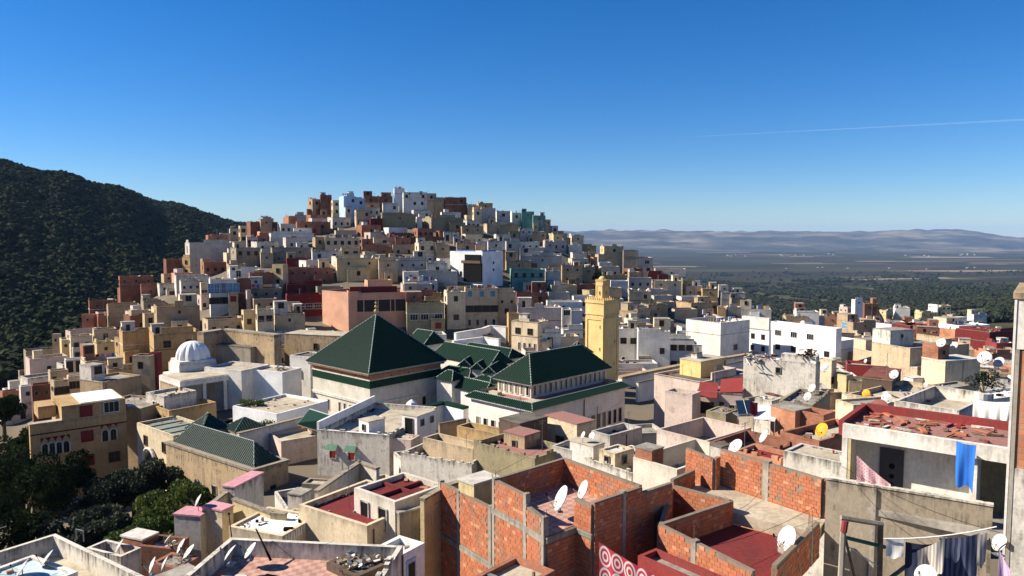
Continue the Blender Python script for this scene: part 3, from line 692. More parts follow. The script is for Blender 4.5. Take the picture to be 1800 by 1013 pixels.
T2 = '''
504 504 541 454 5 d d||1x1t|dark crimson roof house right of the yellow corner tower|
478 497 506 465 11 y g|1x4d||tall yellow corner tower with a sunlit flank|yellow corner tower
504 504 585 472 6 k g||4x1t|brick house with pale pillars and washing above the crimson house|pillared brick house
592 592 666 455 9 y d||2x1t 1x1D@4|pale yellow house with a dark crimson parapet|crimson topped yellow house
666 666 699 458 9 b d||1x1t|beige wing with a pink corner beside the crimson topped yellow house|
699 699 751 458 6 g g||3x1t|long dirty grey house left of the black netted white house|
750 750 787 463 6 x g||1x1d|off white house with a slanting parapet|
708 714 804 478 7 g g||||wide grey wall house in the centre of the hill|wide grey house
710 710 769 494 6 w g||3x1c|white fronted house with three openings below the wide grey house|
886 890 934 459 5 q g||1x1t|orange brown walled house right of the black netted white house|
933 933 944 463 5 K g|||small dark brick house right of the orange brown wall|
912 916 987 450 7 g w||1x1t|pale grey house crossed by a diagonal shadow|
896 900 958 474 8 e g||4x1d 1x1b@3.8|teal house with a row of small windows and a balcony|teal balcony house
957 961 986 477 7 x r||2x2t|stained white house with a red tilted roof patch|
985 988 1024 467 7 q g||2x2t|brown crumbling house with dark stains|brown crumbling house
1023 1023 1046 470 6 q g||1x1t|darker crumbling house next to the brown crumbling house|
1038 1043 1050 452 5 O g|||sliver of bright orange brick house behind the minaret|
1074 1074 1104 494 5 w w|||white low house just right of the minaret top|
1095 1101 1148 453 9 p w|1x1d|2x1b 3x1c@3.9|pinkish white three storey house right of the minaret|pinkish three storey house
1140 1140 1174 482 5 d g||1x1D|dark crimson house right of the pinkish three storey house|
1150 1152 1206 473 6 g g||1x1t|long pale grey house on the right flank|long pale grey flank house
1055 1062 1096 433 7 y g|1x1d|1x1d|yellowish beige house with stepped top on the right slope|
1046 1052 1064 447 6 b g|||small beige house beside the dark tree|
1096 1096 1122 440 6 n g|||bare concrete house with rebar on the right slope|
1103 1106 1145 512 7 b g|2x1t|2x1d|grey beige gabled house right of the minaret|
1144 1150 1198 494 6 c w|1x1t|2x1t|cream white house on the right flank|cream white flank house
1200 1206 1235 503 7 c w|1x1t|2x1t@2|cream block house with two pairs of slit windows|cream block house
1197 1200 1223 494 6 v g||1x1t|olive topped house behind the cream block house|
1232 1235 1262 508 5 o w||1x1t|ochre house at the end of the right flank|
1262 1268 1310 514 4 g G||1x1t|low house with sloping tin roofs at the end of the ridge|tin roofed end house
1280 1286 1310 524 4 n g|||low bare house crowded with dishes at the end of the ridge|
1126 1140 1174 536 6 v c|1x1t|1x1t|sunlit tan box house below the right flank|sunlit tan box house
1184 1215 1263 533 6 q c|1x1t|3x1d|long low stained house with three dark windows|long three window house
1262 1262 1276 541 6 o c|||ochre house end right of the long three window house|
1272 1277 1303 540 6 c g|||cream house with black rain streaks|
1302 1302 1356 543 5 g G||||long grey wall house beside the green garden|
1319 1319 1335 549 4 W w|||small bright white box by the green garden|
439 439 479 480 8 k g||1x1d|dark red brick house left of the yellow corner tower|
400 404 460 476 4 w w|1x1D|2x1D@.2|white terrace room above the blue shuttered house|white terrace room
369 369 416 492 13 w w||4x1B@1 4x1L@4.4|white house with a row of blue shutters over a dark arcade|blue shuttered house
416 416 441 493 10 K g||1x1t|brick flank right of the blue shuttered house|
315 318 352 494 9 x g||3x1t@1.5|stained white house with three small windows on the left slope|three window white house
351 353 371 497 9 c g||3x1t@2 1x1t@5|cream house left of the blue shuttered house|
432 434 441 511 8 p g||||thin pink house end right of the blue shutters|
439 439 495 508 5 t g||3x1t|brown house in shade left of the crimson house|
441 446 487 526 6 t g|1x1t|2x1t|tan house with rough roof below the brown house|
449 452 481 545 9 c g|1x1d|2x1c@1.4|beige house with two square windows behind the rampart|two square window house
424 428 448 546 8 y g|1x1d|1x1d@2|narrow sunlit yellow house behind the rampart|
480 484 536 553 7 b g||1x1t|beige house with a cylinder tank right of the two square window house|
504 504 566 500 5 d r||2x1c 1x1D@.5|upper dark crimson storey house with a white edged roof|
504 504 566 519 8 d r||4x1b@2.2|crimson house with four white shuttered windows|crimson shuttered house
780 786 818 514 12 c g|1x3d|1x1d@1 1x1b@3.2 1x1c@5.4|cream tower house with a brown framed window|cream tower house
818 818 875 507 13 b g||3x1g@.8 4x1L@4.2 4x1a@7.4|beige apartment house with arched windows and a white shield emblem|arched window apartment house
875 875 907 514 12 b g||2x1t@2 1x1d@4|plain right wing of the arched window apartment house|
711 711 771 515 5 k g||1x1t|low brick house behind the olive house row|
747 747 779 522 4 o g||1x1D|small orange yellow house with a red door|
712 715 781 534 10 v g||3x1b@2.5 3x1d@7|olive beige house with twin windows beside the green pyramid roof|olive beige house
908 908 962 515 5 K r||2x1D|brick and crimson rooms above the pink grey wall|
891 894 913 551 10 o g||||stained ochre wall house left of the pink grey wall|
908 910 987 541 10 p w||||large pink grey plain wall house left of the minaret|large pink grey house
960 962 1024 531 6 w w||1x1t|white house with a rounded corner left of the minaret|
988 988 1004 544 7 w g||1x1b@.2|white house with an inset of red brick left of the minaret|
1004 1004 1024 546 8 w g||||white box with grey side next to the minaret|
899 945 965 567 11 c w|2x1c@1.5 5x1s@4.6||sunlit cream house with five slit windows|five slit window house
945 950 986 585 8 w w|1x1t|1x1D|white house beside the five slit window house|
965 975 986 565 6 W w|||bright white cube left of the minaret|
986 990 1025 580 6 w w||2x1t|low white house with scattered things at the foot of the minaret|
975 982 1018 592 6 c w|1x1t||cream and white stepped house behind the mosque|
1023 1036 1046 510 6 y g|||yellowish gable just left of the minaret lantern|
1089 1120 1143 548 7 q g|1x1d||brick and rubble house behind the white arched row|
1149 1152 1179 561 8 x g||||grimy grey block behind the white arched row|grimy grey block
1088 1088 1123 578 11 w g||2x1c@2 2x1a@6|white house with arched windows nearest the minaret|white arched house by the minaret
1122 1122 1178 582 12 w g||2x1d@3.5 3x1A@9|white house with three large arched openings|three arch white house
1177 1177 1220 595 9 w g||3x1c@1.4 3x1c@5|white house with three square windows in a row|three square window white house
1219 1219 1267 606 6 w r||||low white wall house left of the great white block|
1206 1267 1318 568 14 w g||1x1c@5.5 1x1t@9|great plain white block with a broad sunlit flank|great white block
1304 1352 1356 560 9 w g|||white windowless wall house behind the great white block|
1314 1352 1356 582 11 W g|2x2d||white house left of the school|
1355 1470 1480 578 13 W g|4x1b@2 4x1c@5.6||long bright white school with a band of windows|long white school
'''
T3 = '''
1475 1490 1500 541 6 p w|2x1t|1x1d|pink white house at the left of the far cluster|
1497 1503 1517 527 9 W w|1x2t|1x1t|tall white house of the far cluster|tall white far house
1512 1520 1546 534 7 K g||2x1t|brick house right of the tall white far house|
1512 1530 1545 550 5 p g|2x1t||pale pink house under the far brick house|
1545 1558 1570 546 6 y g|1x2t||bright yellow house in the far cluster|bright yellow far house
1563 1566 1586 548 6 K g||1x1t|dark brick house right of the bright yellow far house|
1570 1574 1600 541 4 w w|||low white sheds behind the bright yellow far house|
1586 1590 1606 558 4 k g|||small red brick house in the far cluster|
1608 1620 1650 549 6 y w|3x1t|3x1t|long pale yellow house with square windows far right|long pale yellow far house
1632 1648 1650 536 9 W w|3x2t||white three storey house far right|white three storey far house
1648 1655 1672 537 8 y w|1x2t|2x2b|yellow house with balconies beside the white three storey far house|
1655 1680 1700 560 4 c c|2x1t||cream house with a sloping roof in the far cluster|
1700 1712 1735 553 3 w g||1x1t|small white shed on the far right slope|
1640 1690 1740 573 5 W w|4x1t||white terrace house with a row of dishes far right|white dish terrace house
1395 1400 1440 548 4 w g|1x1t||low white shed beside the far olive trees|
1376 1382 1420 556 5 q g||||brown house beyond the school|
1420 1424 1450 560 5 g G||1x1t|grey tin house beyond the school|
1440 1446 1478 557 5 O g||1x1t|orange brick house beyond the school|
1476 1480 1506 552 5 c g|1x1t|1x1t|cream house beyond the school|
1471 1500 1541 567 7 t c|1x1B@.4|1x1t|tan shed building with a wide dark opening|tan shed with dark opening
1540 1567 1569 570 8 W r|1x1D@2||white gable end with a small door|white gable end
1569 1569 1651 583 6 K r||||long dark brick house with crimson roofs|long crimson roofed house
1569 1600 1640 573 6 d r||||crimson parapet house behind the long crimson roofed house|
1605 1610 1652 575 7 K g||||dark brick block right of the crimson parapets|
1652 1679 1681 580 7 O g||||sunlit orange brick wall house|sunlit orange brick wall
1680 1740 1783 584 8 d r||||large dark crimson house at the right|large dark crimson house
1732 1752 1783 603 5 r c|||red box house with a sandy roof|
1436 1474 1476 600 7 W G|4x1t@1.4||white house with a green striped roof edge|green striped white house
1515 1560 1612 603 5 b g|||1x1t|low beige house with pink parapets|
1500 1540 1600 620 5 b c|||tan low house between the beige and crimson walls|
1610 1625 1650 602 7 p g|||pinkish wall fragment house left of the dark door|
1630 1634 1713 611 7 t r||1x1L@1.3|tan house with a wide dark door and two dishes|tan dark door house
1560 1566 1640 628 4 c g||1x1t|cream house with a small dark window behind the crimson wall|
1489 1489 1560 640 5 r c||||left stretch of the matte crimson wall house|left crimson wall house
1558 1558 1643 630 6 r c||1x1t|right taller stretch of the matte crimson wall house|right crimson wall house
1436 1462 1471 634 8 c g|1x1t|2x1d@3|cream house with two dark windows right of the dirty white block|two window cream house
1460 1488 1500 660 4 y c|||yellow walled yard house|yellow yard house
1713 1740 1783 622 5 O c||1x1t|low orange brick house behind the big dishes|
1480 1500 1560 701 6 c g||1x1t|cream stained block house left of the rust brown dish|cream stained block
1436 1450 1482 690 6 b g||||beige house with a dark ledge left of the cream stained block|
1560 1600 1650 690 5 x w||||dirty white hut with a rubble roof|
1713 1713 1790 668 6 x w||||white washed wall behind the potted shrub|white washed wall house
1640 1655 1713 640 5 q g|||1x1t|stained low house with a rounded cover|
'''
T4 = '''
208 210 270 487 7 k g|1x1D|3x1t|red brick house with laundry at the left edge of the slope|laundry brick house
206 225 248 507 8 O g|1x1t|1x1c@1.2|sunlit orange brick house lit on its left side|sunlit orange brick slope house
248 248 283 505 7 k g||1x1t|red brick house beside the sunlit orange brick slope house|
283 288 305 482 5 b g||1x1t|beige hut at the left edge|
276 280 320 500 5 x g||2x1t|off white ruined house above the brown wall|
155 157 206 530 7 K g||2x1t|long dark brick house with a sloping top|long dark brick slope house
143 164 172 553 8 O g|1x1t||orange pink house with a sunlit face at the left edge|orange pink edge house
172 172 187 555 7 k g||||small red brick house beside the orange pink edge house|
187 190 247 539 8 t g||||tan windowless house on the left slope|
247 252 290 530 6 n g||2x1t|grey brown house with a ragged corner|
270 275 351 540 10 t c|1x1t|1x1t|large tan plain wall house behind the dome|large tan plain house
250 254 275 552 7 b g||1x1d|beige house left of the large tan plain house|
86 87 137 567 6 K w||||dark brick house at the far left edge with a white parapet|far left dark brick house
84 84 93 593 5 W w||1x1t|white and blue stair tower|
58 62 85 602 7 c l||||cream house with a bright blue roof wall|blue roofed cream house
91 104 108 588 8 b g|1x1t|1x1t|beige narrow house right of the blue stair tower|
107 108 122 598 7 y g||1x1t|yellow house with a brown loft|
121 124 162 592 9 c g|1x1t|2x1d@1.5|cream house with two dark windows under a concrete parapet|
162 165 205 580 8 b g||1x1d|beige terrace house in the left quarter|
125 128 160 612 6 g g||2x1d|grey house with a white door in the left quarter|
163 170 203 603 7 y w||1x1t|pale yellow house with a sloping parapet|
201 209 232 594 8 o c|1x1t||ochre house with a pale green lean to|
209 215 270 583 11 o g||||broad ochre wall house with stepped top left of the dome|broad ochre wall house
262 270 352 588 10 o g||2x1c@1.5|ochre house with a dark square window behind the dome|
0 20 60 630 6 c w||1x1t|long low house with white corrugated roof at the far left|far left low house
113 115 145 633 8 w w||2x1D@.4|white hut house with open door|
60 64 118 622 6 K g||2x1t|dark brick house with a sloping wall in the left quarter|
0 0 33 648 8 t g||1x1t|tan wall house at the left border|
32 34 85 655 8 t g||3x1d@.5|brown house with dark red shutters|brown shuttered house
84 88 120 653 8 b g||2x1t|beige house with white parapet beside the brown shuttered house|
88 95 120 670 9 b g|1x1t|3x2d@1.2|beige tenement with rows of dark windows|
117 120 145 662 9 c g|1x2d|2x2d@1|cream tenement with four windows|cream tenement
141 150 216 636 9 c g|1x2d|1x1b@1.5|large cream house with a bricked up window|large cream house
186 190 255 650 7 q g||1x1t@1|stained house with a heavy parapet above the blue grey roof|
232 262 277 626 9 b g|1x1d||beige house left of the red painted wall|
262 277 284 620 9 r g|||house with a bright red side wall|red side wall house
0 4 34 690 7 k g|1x1c|1x1t|brick ruin house at the left border|brick ruin
33 36 60 680 8 w g||1x1t|white patched house in the shaded left corner|
54 56 90 678 9 K g||2x1t|dark brown brick house in the shaded left corner|
140 180 248 672 8 t g||||grey house with a broad blue grey lean to roof|
'''
def auto_clutter(H, p=1.0):
    if H['w'] < 3 or H['d'] < 3 or H['ph'] <= .05: return
    y = H['C'].y
    clutter(H, dn=random.choice([0,0,1,1,1,2]) if random.random() < p else 0, tank=random.random() < .12, pile=(y < 260 and random.random() < .22))
def table(T, p=.9, HS=.78):
    for ln_ in T.strip().split('\n'):
        parts = ln_.split('|'); a = parts[0].split()
        # tolerate stray empty fields: last non-empty pieces are label and ref
        wl, wr = parts[1], parts[2]; rest = [q for q in parts[3:] if q != '' and not q[:3].count('x')]
        label = rest[0]; ref = rest[1] if len(rest) > 1 else None
        xL, xC, xR, yT, h = map(float, a[:5]); h = h*HS if h > 4.5 else h
        hut = a[5] if a[5] in 'wxgcbtypon' and random.random() < .3 else None
        H = hpx(xL, xC, xR, yT, h, a[5], a[6], label=label, ref=ref, wl=wl, wr=wr, hut=None)
        if ref: H['land'] = True
        auto_clutter(H, p)
table(T1, .55); table(T2, .8, .74); table(T3, .8, .8); table(T4, .6)

# the white house with black netting, and the salmon house with the long dark opening
H = hpx(791,848,884,442.5,10.5,'W','w',label='white house draped in black netting with a bright blue roof wall',ref='black netted white house',ph=1.6,wr='1x1t@3 1x1t@5',arel=52); H['land'] = True
mb = MB(); d_, h_ = H['d'], H['H']; mb.box(-.5, .02, h_-8.6, -.02, d_*.55, h_-3.4, M_BLACK); mb.build('black_netting', H['root'])
mb = MB(); mb.box(-.7, .3, h_-3.38, -.02, d_*.6, h_-2.6, M_FRAME); mb.box(-.6,.5,h_-2.59,-.01,d_*.5,h_-.9,M_DARK); mb.build('wooden_balcony', H['root'])
mb = MB(); mb.box(.3, d_*.25, H['zr'], .6, d_*.8, h_+.35, W['B']); mb.box(.3,.3,H['zr'],H['w']*.7,.6,h_+.3,W['B']); mb.build('blue_roof_wall', H['root'])
for y in (.66,.76,.9): slit(H['root'], -.01, d_*y, h_-7.2, 'L', .45, 1.6) if 'slit' in globals() else window(H['root'], -.01, d_*y, h_-7.2, 'L', 'a', False)
H = hpx(566,612,614,514,9.5,'s','r',label='sunlit salmon pink block in the centre of the hill',ref='sunlit salmon pink block',arel=38,ph=.5); H['land'] = True
H = hpx(613,613,713,515.5,9.0,'s','r',label='salmon house with a long loggia opening of painted shade and a crimson roof band',ref='salmon loggia house',ph=.6,dd=9,wr='2x1b@8.2'); H['land'] = True
w_, h_ = H['w'], H['H']; mb = MB(); mb.prism([(w_*.04,-.06),(w_*.99,-.06),(w_*.99,-.005),(w_*.04,-.005)], h_-4.4, h_-1.7, M_DARK); mb.build('loggia_shade', H['root'])  # shade inside the open loggia, painted as a dark slab on the wall
mb = MB()
for x in (.25,.5,.72,.8): mb.box(w_*x,-.12,h_-4.4,w_*x+.2,-.061,h_-1.7,W['s'])
mb.build('loggia_post', H['root'])['kind'] = 'stuff'; MB().box(.3,.6,h_,w_*.85,1.0,h_+1.4,W['d']).build('crimson_roof_band', H['root'])
H = hpx(704,708,760,500,5,'g','g',label='grey house with pale roof wall above the salmon loggia',ph=.6,wr='2x1t')
RF['T'] = M_TINR; RF['S'] = M_TIN
M_CAP = flat('pale ridge mortar', (.34,.38,.33), .8)
W['f'] = plaster('terracotta frieze', (.46,.22,.12), .35); W['H'] = plaster('pale rose plaster', (.78,.71,.62), .18); W['h'] = plaster('sunned cream wall', (.66,.60,.49), .25)
def tileface(mb, pts, pitch=.3, m=None, r=.09):
    """pts: eave a, eave b, top c (over b), top d (over a); adds the slope and its rows of round tiles"""
    m = m or T_GREEN; P_ = [Vector(p) for p in pts]; a, b = P_[0], P_[1]
    mb.face(P_ if (P_[2]-P_[-1]).length > .01 else P_[:3], m)
    pitch *= 1.12; e = (b-a).normalized(); n = (b-a).cross(P_[2]-a).normalized()
    if n.z < 0: n = -n
    u = n.cross(e).normalized()
    if (P_[2]-a).dot(u) < 0: u = -u
    q = [((p-a).dot(e), (p-a).dot(u)) for p in P_]; L = q[1][0]; k = int(L/pitch)
    for i in range(k+1):
        s = (i+.5)*L/(k+1); hi = 0; lo = 1e9
        for j in range(len(q)):
            (x0, y0), (x1, y1) = q[j], q[(j+1)%len(q)]
            if (x0-s)*(x1-s) <= 0 and abs(x1-x0) > 1e-6:
                yy = y0+(y1-y0)*(s-x0)/(x1-x0); hi = max(hi, yy); lo = min(lo, yy)
        if hi-lo < .05: continue
        p0 = a+e*s+u*(lo-.05); p1 = a+e*s+u*hi
        c = [(-r, 0), (-r*.6, r*.8), (r*.6, r*.8), (r, 0)]
        for t in range(3):
            (x0, z0), (x1, z1) = c[t], c[t+1]
            mb.face([p0+e*x0+n*z0, p0+e*x1+n*z1, p1+e*x1+n*z1, p1+e*x0+n*z0], m)
        mb.face([p0+e*x+n*z for x, z in c], m)
def hiproof(name, root, x0, y0, x1, y1, z, rise, rx0, rx1, axis='x', m=None, pitch=.3, cap=.07):
    """hip roof over a local rectangle; the ridge runs along axis from rx0 to rx1"""
    mb = MB(); cb = MB()
    if axis == 'x': ym = (y0+y1)/2; A, B = Vector((rx0, ym, z+rise)), Vector((rx1, ym, z+rise))
    else: xm = (x0+x1)/2; A, B = Vector((xm, rx0, z+rise)), Vector((xm, rx1, z+rise))
    c = [Vector((x0,y0,z)), Vector((x1,y0,z)), Vector((x1,y1,z)), Vector((x0,y1,z))]
    if axis == 'x':
        tileface(mb, [c[0], c[1], B, A], pitch, m); tileface(mb, [c[1], c[2], B, B], pitch, m); tileface(mb, [c[2], c[3], A, B], pitch, m); tileface(mb, [c[3], c[0], A, A], pitch, m)
        H_ = [(c[0],A),(c[3],A),(c[1],B),(c[2],B),(A,B)]
    else:
        tileface(mb, [c[0], c[1], A, A], pitch, m); tileface(mb, [c[1], c[2], B, A], pitch, m); tileface(mb, [c[2], c[3], B, B], pitch, m); tileface(mb, [c[3], c[0], A, B], pitch, m)
        H_ = [(c[0],A),(c[1],A),(c[2],B),(c[3],B),(A,B)]
    r_ = mb.build(name, root)
    for p, q in H_:
        if (q-p).length > .1: cb.bar(p, q, cap, M_CAP, 5)
    cb.build('ridge_cap', r_); return r_
def rect3(L, C, Rr, z):
    c, l, r = onz(*C, z), onz(*L, z), onz(*Rr, z); u, v = r-c, l-c
    return c, (math.atan2(u.y, u.x)+math.atan2(v.y, v.x)-math.pi/2)/2, u.length, v.length
def occupy(c, ang, w_, d_): RECTS.append((c.x, c.y, ang, w_, d_))
def slit(root, x, y, z, face, w_, h_, m=None, fm=None, nm='window', near=True):
    """a framed window of any size on a face of a local box"""
    a, p = MB(), MB(); fm = fm or W['w']; k = .06
    a.box(-w_/2-k,-.07,-k,-w_/2,.02,h_+k,fm); a.box(w_/2,-.07,-k,w_/2+k,.02,h_+k,fm); a.box(-w_/2,-.07,h_,w_/2,.02,h_+k,fm); a.box(-w_/2,-.1,-k,w_/2,.02,0,fm)
    p.face([(-w_/2,-.02,0),(w_/2,-.02,0),(w_/2,-.02,h_),(-w_/2,-.02,h_)], m or M_DARK)
    rz = 0 if face == 'R' else -math.pi/2
    f = a.build(nm, root, (x, y, z), (0,0,rz)); p.build('pane', f); return f
# ---------------------------------------------------------------- the shrine hall under the great green pyramid
zA = -18.8; c, ang, w_, d_ = rect3((543,633), (648,656.5), (782,632), zA); occupy(c, ang, w_, d_)
zg = -29; rootA = empty('shrine_hall', (c.x, c.y, zg), ang); e = zA-zg; I = .75
mb = MB(); mb.box(I, I, -1, w_-I, d_-I, e-4.75, W['h']); mb.box(I-.18, I-.18, e-4.749, w_-I+.18, d_-I+.18, e-4.4, W['w']); mb.box(I-.02, I-.02, e-4.399, w_-I+.02, d_-I+.02, e-2.35, W['h']); mb.build('wall', rootA)
mb = MB(); mb.box(I-.08, I-.08, e-2.349, w_-I+.08, d_-I+.08, e-1.3, T_GREEN)
for k in range(1, 9): pass
mb.build('green_tile_band', rootA)
mb = MB(); mb.box(I-.12, I-.12, e-1.299, w_-I+.12, d_-I+.12, e-1.15, W['w']); mb.build('white_course', rootA)
mb = MB(); mb.box(I-.02, I-.02, e-1.149, w_-I+.02, d_-I+.02, e-.55, W['f']); mb.box(I-.35, I-.35, e-.549, w_-I+.35, d_-I+.35, e-.25, W['f']); mb.box(.1,.1,e-.249,w_-.1,d_-.1,e-.05,M_CAP); fz = mb.build('frieze', rootA)
mb = MB()
n = int(w_/.34)
for i in range(n):
    x = .3+i*(w_-.6)/n; mb.box(x, .12, e-.5, x+.16, I-.3, e-.251, W['f'])
n = int(d_/.34)
for i in range(n):
    y = .3+i*(d_-.6)/n; mb.box(.12, y, e-.5, I-.3, y+.16, e-.251, W['f'])
tag(mb.build('corbel_row', fz), kind='stuff')
mb = MB()
for i in range(3): mb.box(I-.06, d_*(.25+.2*i), e-1.0, I+.1, d_*(.25+.2*i)+.16, e-.85, M_DARK)
for i in range(3): mb.box(w_*(.3+.22*i), I-.06, e-1.08, w_*(.3+.22*i)+.18, I+.1, e-.92, M_DARK)
mb.build('spout_hole', rootA)
hiproof('pyramid_roof', rootA, 0, 0, w_, d_, e, 6.9, w_/2-.01, w_/2+.01, 'x', T_GREEN, .27, .08)
mb = MB(); mb.sm = True; px_, py_ = w_/2, d_/2; M_GOLD = flat('gilded finial', (.62,.42,.2), .35, .5, .7)
mb.bar((px_,py_,e+6.8),(px_,py_,e+9.3),.05,M_GOLD,6)
for zz, rr in ((7.35,.34),(8.05,.25),(8.6,.17)):
    for k in range(6):
        t0, t1 = -math.pi/2+k*math.pi/6, -math.pi/2+(k+1)*math.pi/6
        mb.bar((px_,py_,e+zz+rr*math.sin(t0)), (px_,py_,e+zz+rr*math.sin(t1)), (max(.01,rr*math.cos(t0)), max(.01,rr*math.cos(t1))), M_GOLD, 10)
mb.build('finial', rootA)
for px in (569, 588, 597, 607, 626):
    t = along(onz(648,657,zA)+Vector((-math.sin(ang)*I*0, 0, 0)), Vector((-math.sin(ang), math.cos(ang), 0)), px)
    slit(rootA, I-.005, t, e-6.9, 'L', .38, 1.6)
slit(rootA, w_*.72, I-.005, e-6.4, 'R', .7, 1.4)
tag(rootA, 'square shrine hall with the great green tiled pyramid roof and golden finial', 'shrine')
# small white polygonal dome in front of its right wall
p = onz(724, 717, -22.4); mb = MB(); n = 8
for k in range(n):
    t0, t1 = k*2*math.pi/n, (k+1)*2*math.pi/n
    q0, q1 = Vector((1.05*math.cos(t0), 1.05*math.sin(t0), 0)), Vector((1.05*math.cos(t1), 1.05*math.sin(t1), 0))
    mb.face([q0+Vector((0,0,-4)), q1+Vector((0,0,-4)), q1, q0], W['W']); mb.face([q0, q1, q1*.55+Vector((0,0,.75)), q0*.55+Vector((0,0,.75))], W['W']); mb.face([q0*.55+Vector((0,0,.75)), q1*.55+Vector((0,0,.75)), Vector((0,0,1.15))], W['W'])
rt = empty('small_dome', p); mb.build('dome_shell', rt); mb = MB(); mb.bar((0,0,1.1),(0,0,1.8),.04,M_METAL,5); mb.build('finial', rt)
tag(rt, 'small white eight sided dome beside the great green pyramid hall', 'dome')
# ---------------------------------------------------------------- the prayer hall with two tiers of green tiles
zB = -20.5; c, ang, w_, d_ = rect3((812,696.5), (936,722.5), (1117,680), zB); occupy(c, ang, w_, d_)
zg = -29; rootB = empty('prayer_hall', (c.x, c.y, zg), ang); e = zB-zg; I = .6
mb = MB(); mb.box(I, I, -1, w_-I, d_-I, e-.25, W['H']); mb.build('wall', rootB)
mb = MB(); mb.box(.12,.12,e-.249,w_-.12,d_-.12,e-.03,W['w']); mb.build('cornice', rootB)
mb = MB(); s = .95; zt = e+.6
C4 = [(0,0),(w_,0),(w_,d_),(0,d_)]; D4 = [(s,s),(w_-s,s),(w_-s,d_-s),(s,d_-s)]
for k in range(4):
    a_, b_ = C4[k], C4[(k+1)%4]; c_, dd_ = D4[(k+1)%4], D4[k]
    tileface(mb, [(*a_,e), (*b_,e), (*c_,zt), (*dd_,zt)], .27, T_GREEN)
sk = mb.build('tile_skirt', rootB)
mb = MB()
for k in range(4): mb.bar((*D4[k],zt),(*D4[(k+1)%4],zt),.07,M_CAP,5); mb.bar((*C4[k],e),(*D4[k],zt),.06,M_CAP,5)
mb.build('ridge_cap', sk)
mb = MB(); mb.box(s+.05, s+.05, e-.02, w_-s-.05, d_-s-.05, e+.12, RF['R']); mb.build('terrace_floor', rootB)
mb = MB()
for k in range(4):
    a_, b_ = D4[k], D4[(k+1)%4]; mb.bar((a_[0],a_[1],e+.4),(b_[0],b_[1],e+.4),.12,W['b'],4)
mb.box(1.4,1.4,e+.12,3.2,3.0,e+.5,RF['c']); mb.box(2.2,8,e+.12,3.0,9.6,e+.6,RF['c']); mb.build('terrace_kerb', rootB)
c2, a2, w2, d2 = rect3((867.5,663), (934,677), (1066.5,645), -18.45)
inv = Matrix.Rotation(-ang, 4, 'Z') @ Matrix.Translation(-Vector((c.x, c.y, zg))); q = inv @ c2
ux, uy, uz = q.x, q.y, e+2.05
mb = MB(); mb.box(ux+.55, uy+.55, e+.1, ux+w2-.55, uy+d2-.55, uz-.2, W['h']); cl = mb.build('clerestory_wall', rootB)
mb = MB(); mb.box(ux+.1, uy+.1, uz-.199, ux+w2-.1, uy+d2-.1, uz-.02, W['w']); mb.build('upper_cornice', rootB)
hiproof('hip_roof', rootB, ux, uy, ux+w2, uy+d2, uz, 3.1, ux+3.4, ux+w2-2.6, 'x', T_GREEN, .26, .07)
M_SHUT = flat('khaki shutters', (.19,.16,.085), .7)
for i in range(15): slit(rootB, ux+1.2+i*(w2-2.4)/14, uy+.545, uz-1.55, 'R', .42, 1.15, M_SHUT if i%3 else M_FRAME)
for i in range(6): slit(rootB, ux+.545, uy+1.1+i*(d2-2.2)/5, uz-1.55, 'L', .42, 1.15, M_SHUT if i != 0 else M_DARK)
for i in range(6): slit(rootB, I-.005, d_-1.9-i*1.35, e-4.2, 'L', .62, 1.7, M_SHUT if i in (0,4) else M_DARK, W['w'])
for i in range(9): slit(rootB, w_-1.7-i*1.17, I-.005, e-4.6, 'R', .6, 1.75, M_DARK if i in (0,1,2,6) else M_SHUT, W['p'])
mb = MB(); mb.bar((w_*.52,I-.1,0),(w_*.52,I-.1,e-.4),.06,M_RUST,6); mb.bar((w_*.66,I-.08,2),(w_*.66,I-.08,e-1.8),.03,M_RUST,5); mb.build('drain_pipe', rootB)
tag(rootB, 'long prayer hall with a green hip roof over a row of shuttered windows', 'mosque')
# ---------------------------------------------------------------- green gabled roofs between the halls
def gable_hall(A, B, z, half, rise, label, base=-28.5, hip=1.2):
    a, b = onz(*A, z), onz(*B, z); u = (b-a); L = u.length; ang = math.atan2(u.y, u.x)
    root = empty('tiled_gallery', (a.x, a.y, base), ang); h = z-base
    mb = MB(); mb.box(.3, -half+.3, -1, L-.3, half-.3, h-rise-.02, W['w']); mb.build('wall', root)
    hiproof('gable_roof', root, 0, -half, L, half, h-rise, rise, hip, L-hip, 'x', T_GREEN, .34, .07)
    tag(root, label, 'tiled hall', 'green tiled galleries of the mosque'); occupy(Vector((a.x+half*math.sin(ang), a.y-half*math.cos(ang), 0)), ang, L, 2*half); return root
gable_hall((779,600), (883,617.5), -17.5, 2.6, 2.0, 'longest green gallery roof directly behind the small dark gables', hip=.6)
gable_hall((819,600.5), (909,614.5), -18.6, 2.2, 1.4, 'rearmost green gallery roof below the white snaking wall')
gable_hall((780,640.5), (838,650), -19.9, 1.7, 1.1, 'green gallery roof just right of the pyramid eave, second from the front')
gable_hall((776,648.5), (808,653), -19.6, 1.7, 1.2, 'short green gallery roof touching the pyramid hall')
gable_hall((807,661), (868,674.5), -20.6, 1.9, 1.3, 'nearest green gallery roof left of the prayer hall', hip=.8)
gable_hall((838,657), (873,664.5), -20.3, 1.3, .8, 'small green gallery roof tucked against the prayer hall')
gable_hall((816,632), (830,624), -18.7, 1.1, 1.0, 'leftmost of three dark little cross gables', hip=.1)
gable_hall((838,638), (853,629), -18.8, 1.1, 1.0, 'middle of three dark little cross gables', hip=.1)
gable_hall((859,644.5), (881,632), -18.9, 1.1, 1.0, 'rightmost of three dark little cross gables', hip=.1)
gable_hall((732,578), (764,582.5), -16.3, 2.6, 2.2, 'small green hipped pavilion roof right of the pyramid peak', hip=.3)
